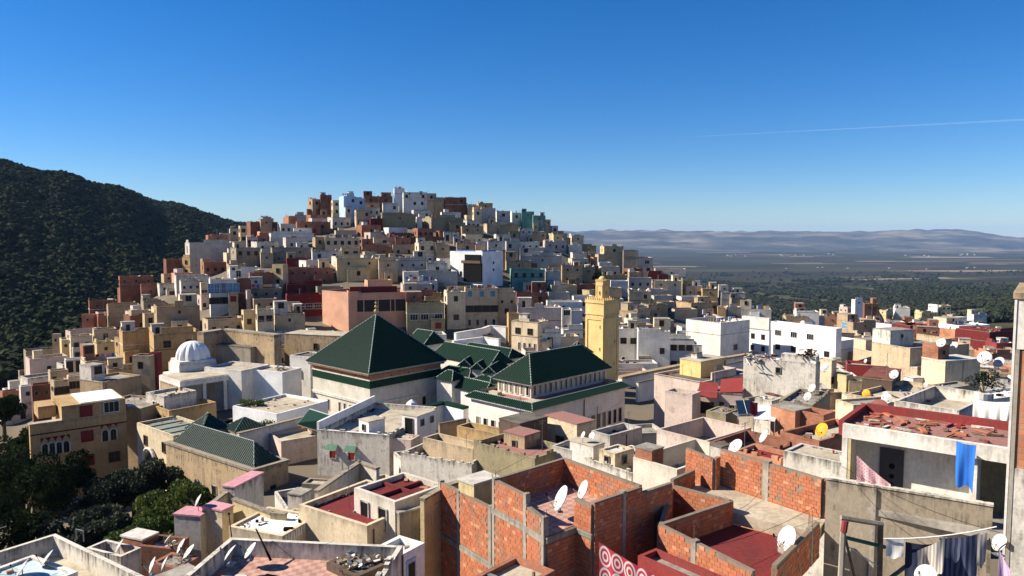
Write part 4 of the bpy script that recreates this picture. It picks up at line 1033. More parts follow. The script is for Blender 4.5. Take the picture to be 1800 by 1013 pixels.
gable_hall((1004,599.5), (1026,602), -17.6, 3.0, 2.0, 'green roof end showing between the prayer hall and the minaret')
# white walls with green coping in the court
def wall_run(name, pts, z, hgt, th, wk, label, cat='wall', top=None, cap=.12, z2=None):
    P_ = [onz(px, py, z) for px, py in pts]; o = P_[0]; mb = MB(); tb = MB(); g_ = min(ground(p.x, p.y) for p in P_); g_ = min(g_, z-hgt)-1
    root = empty(name, (o.x, o.y, z-hgt), 0)
    for a, b in zip(P_, P_[1:]):
        u = b-a; L = u.length; an = math.atan2(u.y, u.x); T = Matrix.Translation((a.x-o.x, a.y-o.y, 0)) @ Matrix.Rotation(an, 4, 'Z')
        mb.box(0, -th/2, g_-(z-hgt), L, th/2, hgt-cap, W[wk] if wk in W else wk, T=T); tb.box(-.02, -th/2-.06, hgt-cap+.001, L+.02, th/2+.06, hgt, top or W['n'], T=T)
    mb.build('wall_body', root); tb.build('coping', root); tag(root, label, cat); return root
wall_run('court_wall', [(732,717),(780,706),(819,715)], -22.3, 4, .9, 'W', 'white court wall with green tile coping between the two halls', top=T_GREEN, cap=.3)
wall_run('court_wall', [(418,761),(529,733),(556,727)], -22.9, 5, .5, 'w', 'tall grey white court wall behind the weathered green roofed hall')
wall_run('boundary_wall', [(1089,662),(1200,640),(1317,621)], -25.8, 3, 1.2, 'w', 'long white boundary wall with brown coping right of the minaret', top=W['t'], cap=.4)
wall_run('boundary_wall', [(1120,672),(1196,655),(1310,633)], -24.2, 3, .5, 'w', 'lower white inner wall with dark coping right of the minaret', top=RF['d'], cap=.15)
wall_run('terrace_wall', [(800,585),(848,577),(862,572),(890,574)], -21.0, 2.6, .6, 'W', 'white snaking terrace wall below the beige arched window apartments', top=W['w'])
wall_run('terrace_wall', [(796,599),(850,592),(878,596)], -22.0, 2, .6, 'W', 'lower white terrace wall behind the rearmost green gallery', top=W['w'])
# old ramparts
wall_run('old_rampart', [(352,584),(392,578),(420,580),(488,588)], -18.3, 6.5, 1.6, 'q', 'ancient brown rampart with stained courses behind the dome', 'rampart', top=W['n'], cap=.3)
H = h3((487,590), (606,592), (640,586), -19.0, 'q', 'c', label='massive stained rampart block with two small windows left of the pyramid', ref='stained rampart block', ph=.0, wl='1x1d@1.6', wr='', name='rampart_block', cat='rampart')
slit(H['root'], -.01, H['d']*.1, 3.4, 'L', .8, 1.0); H['land'] = True
H = h3((352,604), (440,612), (487,604), -21.0, 'n', 'd', label='lower dark retaining wall under the ancient rampart', ph=0, name='retaining_wall', cat='wall')
# ---------------------------------------------------------------- the minaret
zM = -11.2; c, ang, w_, d_ = rect3((1026,529), (1061,533.2), (1088,528.6), zM); Ym = c.y
c = P(1061.5, 531, 124.0); ang = math.atan(35/(27*1.08))-math.atan2(c.x, c.y)
dr = Vector((math.cos(ang), math.sin(ang), 0)); dl = Vector((-math.sin(ang), math.cos(ang), 0))
w_ = along(c, dr, 1088); d_ = along(c, dl, 1026.5); S = (w_+d_)/2; w_ = d_ = S; occupy(c, ang, S, S)
zg = -29.5; rootM = empty('minaret', (c.x, c.y, zg), ang); e = c.z-zg; mm = W['m']
mb = MB(); i_ = .12
mb.box(i_, i_, -1, S-i_, S-i_, e-2.35, mm); mb.box(0, 0, e-2.349, S, S, e-2.2, mm); mb.box(i_*.6, i_*.6, e-2.199, S-i_*.6, S-i_*.6, e-.35, mm); mb.box(-.05,-.05,e-.349,S+.05,S+.05,e-.2,mm)
mb.box(.0,.0,e-.199,S,.22,e+.2,mm); mb.box(.0,S-.22,e-.199,S,S,e+.2,mm); mb.box(0,.221,e-.199,.22,S-.221,e+.2,mm); mb.box(S-.22,.221,e-.199,S,S-.221,e+.2,mm)
mb.build('shaft', rootM)
for fc in 'LR':      # raised frame round the recessed panel of each face
    mb = MB(); a0, a1, z0, z1 = S*.14, S*.86, 5.0, e-3.2; T = Matrix.Rotation(-math.pi/2, 4, 'Z') if fc == 'L' else Matrix()
    f = (lambda x: -x) if fc == 'L' else (lambda x: x)
    def bx(x0, z0_, x1, z1_):
        if fc == 'R': mb.box(x0, i_-.13, z0_, x1, i_-.001, z1_, mm)
        else: mb.box(i_-.13, S-x1, z0_, i_-.001, S-x0, z1_, mm)
    bx(0.12, z0, a0, z1+.5); bx(a1, z0, S-.12, z1+.5); bx(a0+.001, z1, a1-.001, z1+.5); mb.build('panel_frame', rootM)
def mer(mb, x, y, z, s_): mb.box(x, y, z, x+s_, y+s_, z+.28, mm); mb.box(x+s_*.28, y+s_*.28, z+.281, x+s_*.72, y+s_*.72, z+.45, mm)
for i in range(9):
    t = i*(S-.24)/8
    for (x, y) in {(t, 0.0), (t, S-.24), (0.0, t), (S-.24, t)}:
        mb = MB(); mer(mb, x, y, e+.201, .24); mb.build('merlon', rootM)
l0, l1 = S*.31, S*.70; hl = 3.3
mb = MB(); mb.box(l0, l0, e-.2, l1, l1, e+hl, mm); mb.box(l0-.06, l0-.06, e+hl+.001, l1+.06, l1+.06, e+hl+.12, mm)
for (x0_, x1_) in ((l0+.1, l0+.32), (l1-.32, l1-.1)):
    mb.box(x0_, l0-.08, e+.6, x1_, l0-.001, e+2.55, mm); mb.box(l0-.08, x0_, e+.6, l0-.001, x1_, e+2.55, mm)
mb.box(l0+.1, l0-.08, e+2.55, l1-.1, l0-.001, e+2.75, mm); mb.box(l0-.08, l0+.1, e+2.55, l0-.001, l1-.1, e+2.75, mm)
lt = mb.build('lantern', rootM)
n = 7
for i in range(n):
    t = l0-.06+i*(l1-l0-.06)/(n-1)
    for (x, y) in {(t, l0-.06), (t, l1-.1), (l0-.06, t), (l1-.1, t)}:
        mb = MB(); mb.box(x, y, e+hl+.121, x+.14, y+.14, e+hl+.36, mm); mb.build('merlon', lt)
mb = MB(); mb.sm = True; cx = (l0+l1)/2
for k in range(6):
    t0, t1 = k*math.pi/12, (k+1)*math.pi/12; rr = (l1-l0)*.42
    mb.bar((cx,cx,e+hl+.12+rr*1.15*math.sin(t0)), (cx,cx,e+hl+.12+rr*1.15*math.sin(t1)), (rr*math.cos(t0), max(.02, rr*math.cos(t1))), mm, 16)
mb.build('dome', rootM)
mb = MB(); zz = e+hl+.12+(l1-l0)*.48; mb.bar((cx,cx,zz-.1),(cx,cx,zz+1.25),.03,M_METAL,5); mb.bar((cx,cx,zz+.15),(cx,cx,zz+.4),(.05,.13),M_METAL,8); mb.bar((cx,cx,zz+.4),(cx,cx,zz+.6),(.13,.04),M_METAL,8); mb.build('finial', rootM)
for (x, z) in ((S*.2, e-4.6), (S*.22, e-8.4)): slit(rootM, i_-.005, x, z, 'L', .18, .5, None, mm)
for (x, z) in ((S*.72, e-7.2), (S*.7, e-11)): slit(rootM, x, i_-.005, z, 'R', .12, .42, None, mm)
slit(rootM, l0-.005, (l0+l1)/2-.12, e+1.05, 'L', .22, .55, None, mm); slit(rootM, (l0+l1)/2, l0-.005, e+1.1, 'R', .16, .5, None, mm)
tag(rootM, 'square yellow minaret with merlons and a small domed lantern', 'minaret')
# ---------------------------------------------------------------- white ribbed dome and its portico
p = onz(340, 650, -21.2); rt = empty('domed_tomb', (p.x, p.y, -27), R(38)); mb = MB(); b_ = 2.75
mb.box(-b_,-b_,-1,b_,b_,7.2,W['w']); mb.box(-b_-.9,-b_-.9,-1,b_+.5,b_+.5,5.4,W['w']); mb.box(-b_+.1,-b_+.1,7.2,b_-.1,b_-.1,7.6,W['w']); mb.build('wall', rt)
mb = MB(); mb.sm = True; n, K = 48, 10; r0 = 2.55
def dpt(i, k):
    t = k*math.pi/2/K; th = i*2*math.pi/n; rr = r0*math.cos(t)**.85*(.9+.13*abs(math.cos(6*th))*math.cos(t)**.5)
    return (rr*math.cos(th), rr*math.sin(th), 7.6+2.75*math.sin(t))
for k in range(K):
    for i in range(n): mb.face([dpt(i,k), dpt(i+1,k), dpt(i+1,k+1), dpt(i,k+1)], W['W'])
mb.build('ribbed_dome', rt); mb = MB(); mb.bar((0,0,10.2),(0,0,11.3),.05,M_METAL,5); mb.build('finial', rt)
tag(rt, 'white tomb with a ribbed white dome behind the open portico', 'domed tomb')
z_ = -20.9; c, ang, w_, d_ = rect3((279,658), (316,670), (430,654), z_); occupy(c, ang, w_, d_+2); zg = -27.3; rt = empty('portico', (c.x, c.y, zg), ang); e = z_-zg
mb = MB(); mb.box(0,0,e-.9,w_,d_,e-.15,W['w']); mb.build('roof_beam', rt); mb = MB(); mb.box(.2,.2,e-.149,w_-.2,d_-.1,e-.05,RF['c']); mb.build('roof', rt)
mb = MB(); mb.box(0,d_-.3,-1,w_,d_,e-.901,W['w']); mb.box(0,0,-1,.35,d_-.301,e-.901,W['q']); mb.box(w_-.35,0,-1,w_,d_-.301,e-.901,W['w']); mb.build('wall', rt)
for x in (.36, w_*.34, w_*.66): mb = MB(); mb.box(x, .02, 0, x+.5, .5, e-.901, W['w']); mb.build('pillar', rt)
slit(rt, w_*.25, d_-.305, 1.8, 'R', 1.2, 2.0); slit(rt, w_*.78, d_-.305, 1.8, 'R', 1.2, 2.0)
mb = MB(); mb.box(.3,-6,1.0,w_+1,0,1.1,RF['d']); mb.build('court_floor', rt)
tag(rt, 'white open portico with three bays on a dark court', 'portico')
# ---------------------------------------------------------------- weathered hall with old green tiles
def tiled_hall(L, C, Rr, z, base, wk, roofm, rise, r0, r1, inset, label, axis='y', wins=(), name='old_hall'):
    c, ang, w_, d_ = rect3(L, C, Rr, z); occupy(c, ang, w_, d_); rt = empty(name, (c.x, c.y, base), ang); e = z-base
    shell(w_, d_, e-.25, 0, .2, wk, -2).build('wall', rt); mb = MB(); mb.box(-.12,-.12,e-.249,w_+.12,d_+.12,e,W['n']); mb.build('gutter_ledge', rt)
    L_ = d_ if axis == 'y' else w_
    hiproof('hip_roof', rt, inset, inset, w_-inset, d_-inset, e+.02, rise, r0, L_-r1, axis, roofm, .3, .06)
    tag(rt, label, 'hall'); return rt, w_, d_, e
rt, w_, d_, e = tiled_hall((326,769), (444,826), (500,806.5), -24.2, -32, 'q', T_OLD, 2.0, 2.9, 2.4, .55, 'weathered ochre hall with an old green tiled hip roof', 'y')
mb = MB(); mb.box(-.1, 0, -2, -.002, d_, e-5.2, W['q']); mb.build('plinth', rt)
slit(rt, 0-.005, d_*.42, e-5, 'L', .9, 1.8, None, W['x']); slit(rt, w_*.55, -.005, e-3.6, 'R', .6, 1.3, None, W['z'])
tiled_hall((333,752), (354.5,761), (400,750), -22.9, -30, 'c', T_OLD, 1.75, 1.85, 1.9, -.25, 'small square pavilion with a dark green pyramid roof left of the old hall', 'y', name='roof_pavilion')
tiled_hall((402,750), (414,758.5), (459,748), -22.9, -30, 'c', T_OLD, 1.1, 1.6, 1.6, -.2, 'low dark green hipped roof behind the old hall', 'x', name='roof_pavilion')
# green tiled awning roof
A, B = P(544.5,719,91.5), P(602,737,84.5); Cc, D = P(560,757,83.0), P(523,745.5,88.5); rt = empty('tiled_awning', (A.x, A.y, A.z-5)); o = Vector(rt.location); mb = MB()
tileface(mb, [D-o, Cc-o, B-o, A-o], .3, T_GREEN); mb.build('awning_roof', rt); cb = MB(); cb.bar(A-o, B-o, .08, M_CAP); cb.bar(D-o, A-o, .06, M_CAP); cb.build('ridge_cap', rt)
cb = MB(); cb.bar(D-o-Vector((0,0,.12)), Cc-o-Vector((0,0,.12)), .1, M_FRAME, 4)
for t in (.08,.5,.95): q = D.lerp(Cc,t)-o; q2 = A.lerp(B,t)-o; cb.bar(q-Vector((0,0,.15)), Vector((q2.x,q2.y,q.z-1.3)), .07, M_FRAME, 4)
cb.build('bracket', rt); tag(rt, 'green tiled awning roof on carved brackets left of the white parapet house', 'awning')
mb = MB(); q0, q1 = A.lerp(B,0), A.lerp(B,.8); T = Matrix.Translation((q0.x,q0.y,0))@Matrix.Rotation(math.atan2(q1.y-q0.y,q1.x-q0.x),4,'Z'); mb.box(0,.05,-28,(q1-q0).length,.5,A.z-.9,W['w'],T=T); o_ = mb.build('gate_wall'); tag(o_, 'white gate wall under the green tiled awning', 'wall')
# ---------------------------------------------------------------- middle town, placed by three roof corners
def M3(L, C, Rr, z, wk, rk, label, **k):
    hut = k.pop('hut', None); dn = k.pop('dn', 0); pile = k.pop('pile', False); tank = k.pop('tank', False); ref = k.pop('ref', None)
    H = h3(L, C, Rr, z, wk, rk, label=label, ref=ref, hut=hut, **k)
    if ref: H['land'] = True
    if C[0] < 1130: H['plain'] = True
    clutter(H, dn, tank, pile); return H
M3((452,647),(496,655),(520,646),-20.5,'W','c','white cube house with rubble roof right of the portico',ph=.15,pile=True)
M3((386,641),(424,652),(453,640),-20.2,'w','c','low white house between the dome and the white cube',ph=.3)
M3((528,622),(545,628),(556,620),-19.4,'w','d','white house with a keyhole window touching the pyramid hall',wl='1x1a@2.2',ph=.2)
M3((432,709),(486,728),(556,702),-22.4,'W','c','white house with a wide tan flat roof left of the pyramid hall',ph=.35,ref='tan roofed white house')
M3((268,688),(288,697),(337,685),-21.9,'x','c','white topped house with a small balcony left of the portico court',ph=.4,wl='1x1q@1')
M3((282,713),(297,722),(372,705),-23.2,'o','w','ochre terrace house below the portico',ph=.9,wl='2x1D@1')
H = M3((252,741),(304.5,766),(372,750),-23.9,'c','G','cream house with a striped green grey roof and a large arch',ph=.35,wl='2x2d@1.3',wr='1x1d@2.5',ref='green grey roofed house')
mb = MB()
for k in range(1, 4): mb.box(.3, H['d']*k/4, H['zr']+.005, H['w']-.3, H['d']*k/4+.12, H['zr']+.12, RF['d'])
mb.build('roof_rib', H['root']); mb = MB()
for k in range(8):
    t0, t1 = k*math.pi/8, (k+1)*math.pi/8; mb.bar((-.25, H['d']*.62+1.5*math.cos(t0), H['H']-4.2+1.6*math.sin(t0)), (-.25, H['d']*.62+1.5*math.cos(t1), H['H']-4.2+1.6*math.sin(t1)), .22, W['w'], 6)
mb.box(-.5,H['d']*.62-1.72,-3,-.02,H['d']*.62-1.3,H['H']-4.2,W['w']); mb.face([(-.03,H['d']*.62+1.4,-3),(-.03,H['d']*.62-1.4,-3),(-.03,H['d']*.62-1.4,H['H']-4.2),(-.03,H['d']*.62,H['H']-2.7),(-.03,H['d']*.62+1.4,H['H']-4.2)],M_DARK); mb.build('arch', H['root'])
# beige house with red windows above the garden
H = hpx(50,52,222,748,9.2,'o','c',Y=88,dd=8,arel=6,label='long beige ochre house with red shutters over the dark garden',ref='red shuttered garden house',ph=.9); H['land'] = True
mb = MB(); mb.box(H['w']*.32,.02,H['H'],H['w']*.995,7.5,H['H']+1.8,W['o']); mb.box(H['w']*.12,3,H['H'],H['w']*.3,7,H['H']+1.5,W['o']); mb.box(H['w']*.52,.3,H['H']+1.801,H['w']*.97,7.3,H['H']+1.9,RF['W']); mb.build('upper_storey', H['root'])
mb = MB(); mb.box(-.02,-.07,H['H']-1.35,H['w']+.02,-.002,H['H']-1.2,W['d']); mb.build('red_string_course', H['root'])
mb = MB(); mb.box(H['w']*.34,-.04,-1.5,H['w']+.01,-.002,1.5,W['l']); mb.build('blue_white_plinth', H['root'])
def gar(xx, z, st, nm='window'): window(H['root'], H['w']*xx, -.01, z, 'R', st, True, nm)
for xx, z, st in ((.14,H['H']-4.0,'a'),(.21,H['H']-4.0,'a'),(.28,H['H']-4.0,'a'),(.35,H['H']-4.0,'a'),(.57,H['H']-3.0,'r'),(.76,H['H']-3.4,'a'),(.85,H['H']-3.4,'a'),(.57,H['H']+.2,'r'),(.84,H['H']+.3,'b'),(.57,H['H']-6.1,'r'),(.33,H['H']-7.0,'b'),(.85,H['H']-6.2,'c')): gar(xx, z, st)
gar(.56, .1, 'D', 'door')
mb = MB()
for xx in (.14,.21,.28,.35,.76,.85):
    x = H['w']*xx; z = H['H']-4.0+1.62 if xx < .5 else H['H']-3.4+1.62; mb.face([(x-.45,-.05,z),(x,-.05,z+.6),(x-.45,-.05,z+.6)],W['d']); mb.face([(x+.45,-.05,z),(x+.45,-.05,z+.6),(x,-.05,z+.6)],W['d'])
mb.build('painted_zigzag', H['root'])
M3((222,700),(248,718),(262,700),-23.0,'t','g','tall tan house flank beside the garden lane',ph=.3)
# white parapet house with awnings
H = M3((554.5,757),(684,766),(775,716),-21.4,'x','c','grey white house with two green window awnings and a white rear parapet',ph=.7,ref='green awning house')
for y in (.78,.52):
    yy = H['d']*y; slit(H['root'], -.005, yy, H['H']-3.0, 'L', .75, 1.05, M_REDP, W['x']); mb = MB(); T = Matrix.Identity(4)
    mb.face([(-.6,yy+.7,H['H']-1.95),(-.6,yy-.7,H['H']-1.95),(-.02,yy-.6,H['H']-1.45),(-.02,yy+.6,H['H']-1.45)],M_GRNP); mb.face([(-.6,yy-.7,H['H']-2.0),(-.6,yy+.7,H['H']-2.0),(-.02,yy+.6,H['H']-1.5),(-.02,yy-.6,H['H']-1.5)],W['w']); mb.build('awning', H['root'])
mb = MB(); mb.box(-.02,-.01,H['H']+.001,.3,H['d'],H['H']+.06,W['W']); mb.box(0,H['d']-.25,H['H'],H['w'],H['d']+.02,H['H']+.9,W['W']); mb.build('white_parapet', H['root'])
M3((707,729),(733,733.5),(765,722),-20.0,'W','c','white roof cabin with a doorway on the green awning house',ph=0,wl='1x1D@.3',wr='2x1t@.5')
M3((630,738),(648,743),(677,737),-20.3,'W','c','smaller white roof cabin with a slab roof left of the doorway cabin',ph=0,wl='1x1t@.4')
M3((684,768),(722,774),(735,765),-21.8,'p','c','pinkish rear wing with a dark window beside the green awning house',wl='1x1c@1.6',ph=.1)
H = M3((722,789),(829,817),(858,793),-21.0,'x','R','peeling white house with a roof terrace railing',ph=1.0,ref='peeling white terrace house')
H = M3((755,766),(831,790),(853,780),-20.2,'b','c','tan walled roof room behind the peeling white terrace',ph=.7)
M3((771,745),(773,746),(817,737),-20.6,'t','d','brown shaded wall block below the prayer hall',ph=.2)
M3((803,749),(883,765),(905,757),-20.4,'o','g','ochre yard wall house in front of the prayer hall windows',ph=1.4)
H = M3((883,735.5),(914,746),(955,732),-19.4,'z','d','dark brown timber clad house with ochre side left of the pink roof',ph=0,wr='1x1t@1',ref='dark timber house')
H = M3((956,731),(1014,747),(1047,740),-19.7,'c','R','stained cream house with a faded pink roof',ph=0,wl='1x1c@1.8',wr='1x1b@1.8',ref='pink roofed cream house')
H = M3((855.5,771),(940,806),(985,782),-19.2,'v','R','tall olive yellow house with a rough sunlit wall',ph=.6,ref='olive yellow house')
M3((895,757),(922,768),(941,758),-18.6,'t','R','narrow brown stair tower on the olive yellow house',ph=0,wl='1x1t@.6')
M3((975,782),(1019,795),(1052,776),-18.8,'g','g','grey walled yard house right of the olive yellow house',ph=1.2)
M3((1045,756),(1072,766),(1116,748),-20.2,'g','g','grey parapet house under the prayer hall corner',ph=.6)
M3((1056.5,789),(1081,798),(1109,787),-17.9,'c','w','small cream cabin with a dark edged roof',ph=.15,wl='1x1t@.4',wr='1x1t@.4',ref='small cream cabin')
M3((1018,772),(1043,786),(1052,778),-18.0,'w','c','white block with a sloping tan roof and a dish',ph=0,dn=1)
H = M3((1050,800),(1110,832),(1165,800),-19.0,'x','g','low flat roofed house strewn with rubble',ph=.6,pile=True)
M3((1122,785),(1146,794),(1160,786),-16.6,'k','g','ragged red brick stub house right of the small cream cabin',ph=0)
H = M3((1128,800),(1190,826),(1262,782),-17.4,'h','c','cream house with a high sunlit parapet',ph=1.7,ref='high parapet cream house')
H = M3((1165,752),(1240,776),(1302,748),-17.6,'p','g','pale pink courtyard house with a slanting shadow',ph=1.8,ref='pale pink courtyard house')
M3((1195.5,631),(1232,637),(1277,629),-17.4,'m','c','yellow box shaped house with a dusty flat roof',ph=0,ref='yellow box house')
M3((1160,655),(1234,672),(1306,650),-19.2,'p','d','pink beige house under the yellow box house',ph=.4,dn=1,ref='pink beige house')
M3((1172,686),(1217,694),(1228,688),-18.6,'p','g','plain pink beige block with an inner dark roof corner',ph=.4)
H = M3((1226,690),(1305,693),(1316,684),-18.8,'p','R','pink beige house with a barred window and red awning roof',ph=0,ref='barred window house')
slit(H['root'],-.01,H['d']*.78,H['H']-2.6,'L',1.5,1.3,None,M_RUST); slit(H['root'],-.01,H['d']*.45,H['H']-1.6,'L',.6,.5); slit(H['root'],-.01,H['d']*.22,H['H']-1.9,'L',.6,.5)
mb = MB(); mb.face([(-.9,H['d']*.98,H['H']-.5),(-.9,H['d']*.55,H['H']-.5),(1.2,H['d']*.55,H['H']+.9),(1.2,H['d']*.98,H['H']+.9)],W['r']); mb.face([(-.1,H['d']*.5,H['H']+.0),(-.1,0,H['H']+.3),(1.5,0,H['H']+1.7),(1.5,H['d']*.5,H['H']+1.3)],W['r']); mb.build('red_awning', H['root'])
H = hpx(1307,1434,1442,640,8,'x','g',Y=84,arel=76,label='broad dirty white block with junk and laundry frames on its roof',ref='dirty white block',ph=.5,wl='1x1t@.9'); H['land'] = True
mb = MB(); mb.box(.3,.05,H['H']+.0,H['w']-.3,H['d']*.48,H['H']+.75,W['x']); mb.build('raised_parapet', H['root'])
junk(loc2w(H, H['w']*.4, H['d']*.75, H['zr']), 2.2, 1.1, 'junk_heap', 'heap of twisted frames and red rugs on the dirty white block', [M_RUST, M_TIN, W['d'], M_WFR, M_BLACK], 70)
junk(loc2w(H, H['w']*.4, H['d']*.15, H['H']+.7), 1.3, .8, 'junk_heap', 'pile of old wheels and wood at the right end of the dirty white block', [M_BLACK, M_WOOD, M_RUST], 50)
H = M3((1372,703),(1429,712),(1441,687),-16.4,'n','g','grey concrete slab roof house with dark edges',ph=.35,dn=1,ref='grey slab roof house')
M3((1329,699),(1357,705),(1372,699),-16.9,'x','c','small stained cabin left of the grey slab roof',ph=.2)
M3((1371,712),(1398,724),(1410,716),-15.9,'O','g','crumbling orange brick stack below the grey slab roof',ph=0)
M3((1405,720),(1448,730),(1462,722),-15.9,'k','g','red brick wall house under the beige dark ledge house',ph=.5)
M3((1241,722),(1276,728),(1297,720),-17.6,'v','n' if 'n' in RF else 'g','olive walled shed with broken slabs on its roof',ph=.1,pile=True)
H = M3((1383,757),(1440,776),(1500,744),-14.6,'k','c','brick edged roof terrace with the orange dish',ph=.5,ref='brick edged terrace')
dish(loc2w(H,H['w']*.25,H['d']*.3,H['zr']), size=1.1, m=M_DISHY, label='large orange satellite dish on the white roof', mast=.8, az=-68, el=28)
H = M3((1383,790),(1492,817),(1512,800),-13.6,'x','c','white stained house with a dusty roof beyond the brick terrace',ph=.12,ref='white stained terrace house')
H = M3((1268,772),(1345,800),(1372,770),-15.4,'K','R','brown brick terrace with a timber railing frame',ph=.8,ref='timber railed terrace')
dish(loc2w(H,H['w']*.1,H['d']*.1,H['H']), size=1.0, m=M_DISH, label='white satellite dish on a post at the corner of the timber railed terrace', mast=1.1)
M3((1298,790),(1372,812),(1395,796),-14.9,'O','r','yellow orange brick house with a crimson tin roof',ph=.3,dn=0)
H = M3((1252,782),(1268,788),(1280,782),-14.6,'g','d','tiny grey shack with foil covered pipe',ph=0)
# right hand roofs
M3((1515,664),(1568,668),(1603,652),-16.2,'z','T','shed with a rusty red corrugated roof',ph=0,ref='rusty roofed shed',near=False)
H = hpx(1572,1686,1690,722,5,'x','c',Y=50,arel=74,label='turquoise stained white parapet house behind the rust brown dish',ref='turquoise stained parapet',ph=.9); H['land'] = True
H = M3((1480,702),(1500,712),(1562,700),-15.2,'c','g','cream roof cabin with a white dish and a yellow dish',ph=.2)
M3((1500,690),(1600,712),(1660,680),-17.0,'b','c','wide cluttered roof terrace with rugs and tyres',ph=.5,pile=True,dn=2,ref='wide cluttered terrace')
M3((1642,676),(1668,683),(1690,672),-15.4,'n','g','bare concrete cabin left of the potted shrub',ph=.2)
M3((1700,690),(1740,702),(1790,684),-14.6,'w','W','white washed terrace house under the potted shrub',ph=.25,ref='white washed terrace')
M3((1640,628),(1662,636),(1684,626),-18.4,'c','w','cream water room with rounded cover',ph=0)
M3((1560,600),(1600,612),(1650,598),-21.5,'b','g','tan roof house between the crimson walls and the brick wall',ph=.5,dn=1)
M3((1310,700),(1345,712),(1385,698),-18.2,'n','g','rough concrete house behind the solar heater',ph=.4)
for px, py, Y, s_, m_, lb in ((1730,642,66,1.45,M_DISH,'largest white satellite dish, tilted, above the potted shrub'),(1755,648,66,1.2,M_DISH,'second large white dish right of the largest dish'),(1654,612,82,1.25,M_DISH,'pale cream dish on the edge of the tan dark door house roof'),(1677,615,82,1.0,M_DISH,'smaller pale dish right of the pale cream dish'),(1571,668,70,1.1,M_DISH,'white dish beside the rusty roofed shed'),(1558,712,54,.95,M_DISH,'white dish on the cream roof cabin'),(1522,700,58,.75,M_DISHY,'small yellow dish on the cream roof cabin'),(1449,654,80,1.1,M_DISH,'white dish right of the dirty white block'),(1419,706,70,1.0,M_DISH,'tall oval white dish on the grey slab roof'),(1541,745,41,1.6,M_DISHR,'big rust brown satellite dish over the white room roof'),(1565,745,45,1.2,M_DISHG,'grey dish half hidden behind the rust brown dish'),(1410,573,200,1.7,M_DISH,'white dish on the roof of the long white school'),(1040,776,66,.95,M_DISH,'white dish on the pink roofed cream house')):
    dish(P(px, py, Y), size=s_*.85, m=m_, label=lb, az=random.uniform(-72,-52) if m_ is not M_DISHR else -68, el=30, mast=.45*s_, group=None)
# ---------------------------------------------------------------- brick houses in front, brick by brick
def solidbrick(name, c, c2):
    m, t, b = newmat(name, .9, .15); n = noise(t, wpos(t, 3, 3, 3), 1, 5, .7); r = ramp(t, n, [(.3, c), (.7, c2)])
    n2 = noise(t, wpos(t, 1.1, 1.1, .5), 1, 5, .7); r2 = ramp(t, n2, [(.50, 0.0), (.70, .85)])
    lk(t, mix(t, r2.outputs[0], r.outputs[0], (.22,.16,.115)), b.inputs['Base Color']); bump(t, b, n, .02, .5); return m
BRM = [solidbrick('orange fired brick', (.44,.165,.082), (.36,.125,.062)), solidbrick('red fired brick', (.39,.14,.07), (.31,.105,.053)), solidbrick('pale fired brick', (.54,.26,.15), (.44,.2,.11)), solidbrick('brown fired brick', (.36,.12,.06), (.27,.09,.045))]
MORT = plaster('rough mortar', (.25,.19,.14), .5); CONC = plaster('cast concrete', (.36,.32,.26), .6)
BL, BH = .29, .19
_bm = [MB().box(-BL/2+.008,-.05,-BH/2+.008,BL/2-.008,.05,BH/2-.008,m).mesh('brick') for m in BRM]
def inframe(p):
    if p.y < 2: return False
    x, y = proj(p); return -10 < x < 1810 and 380 < y < 1020
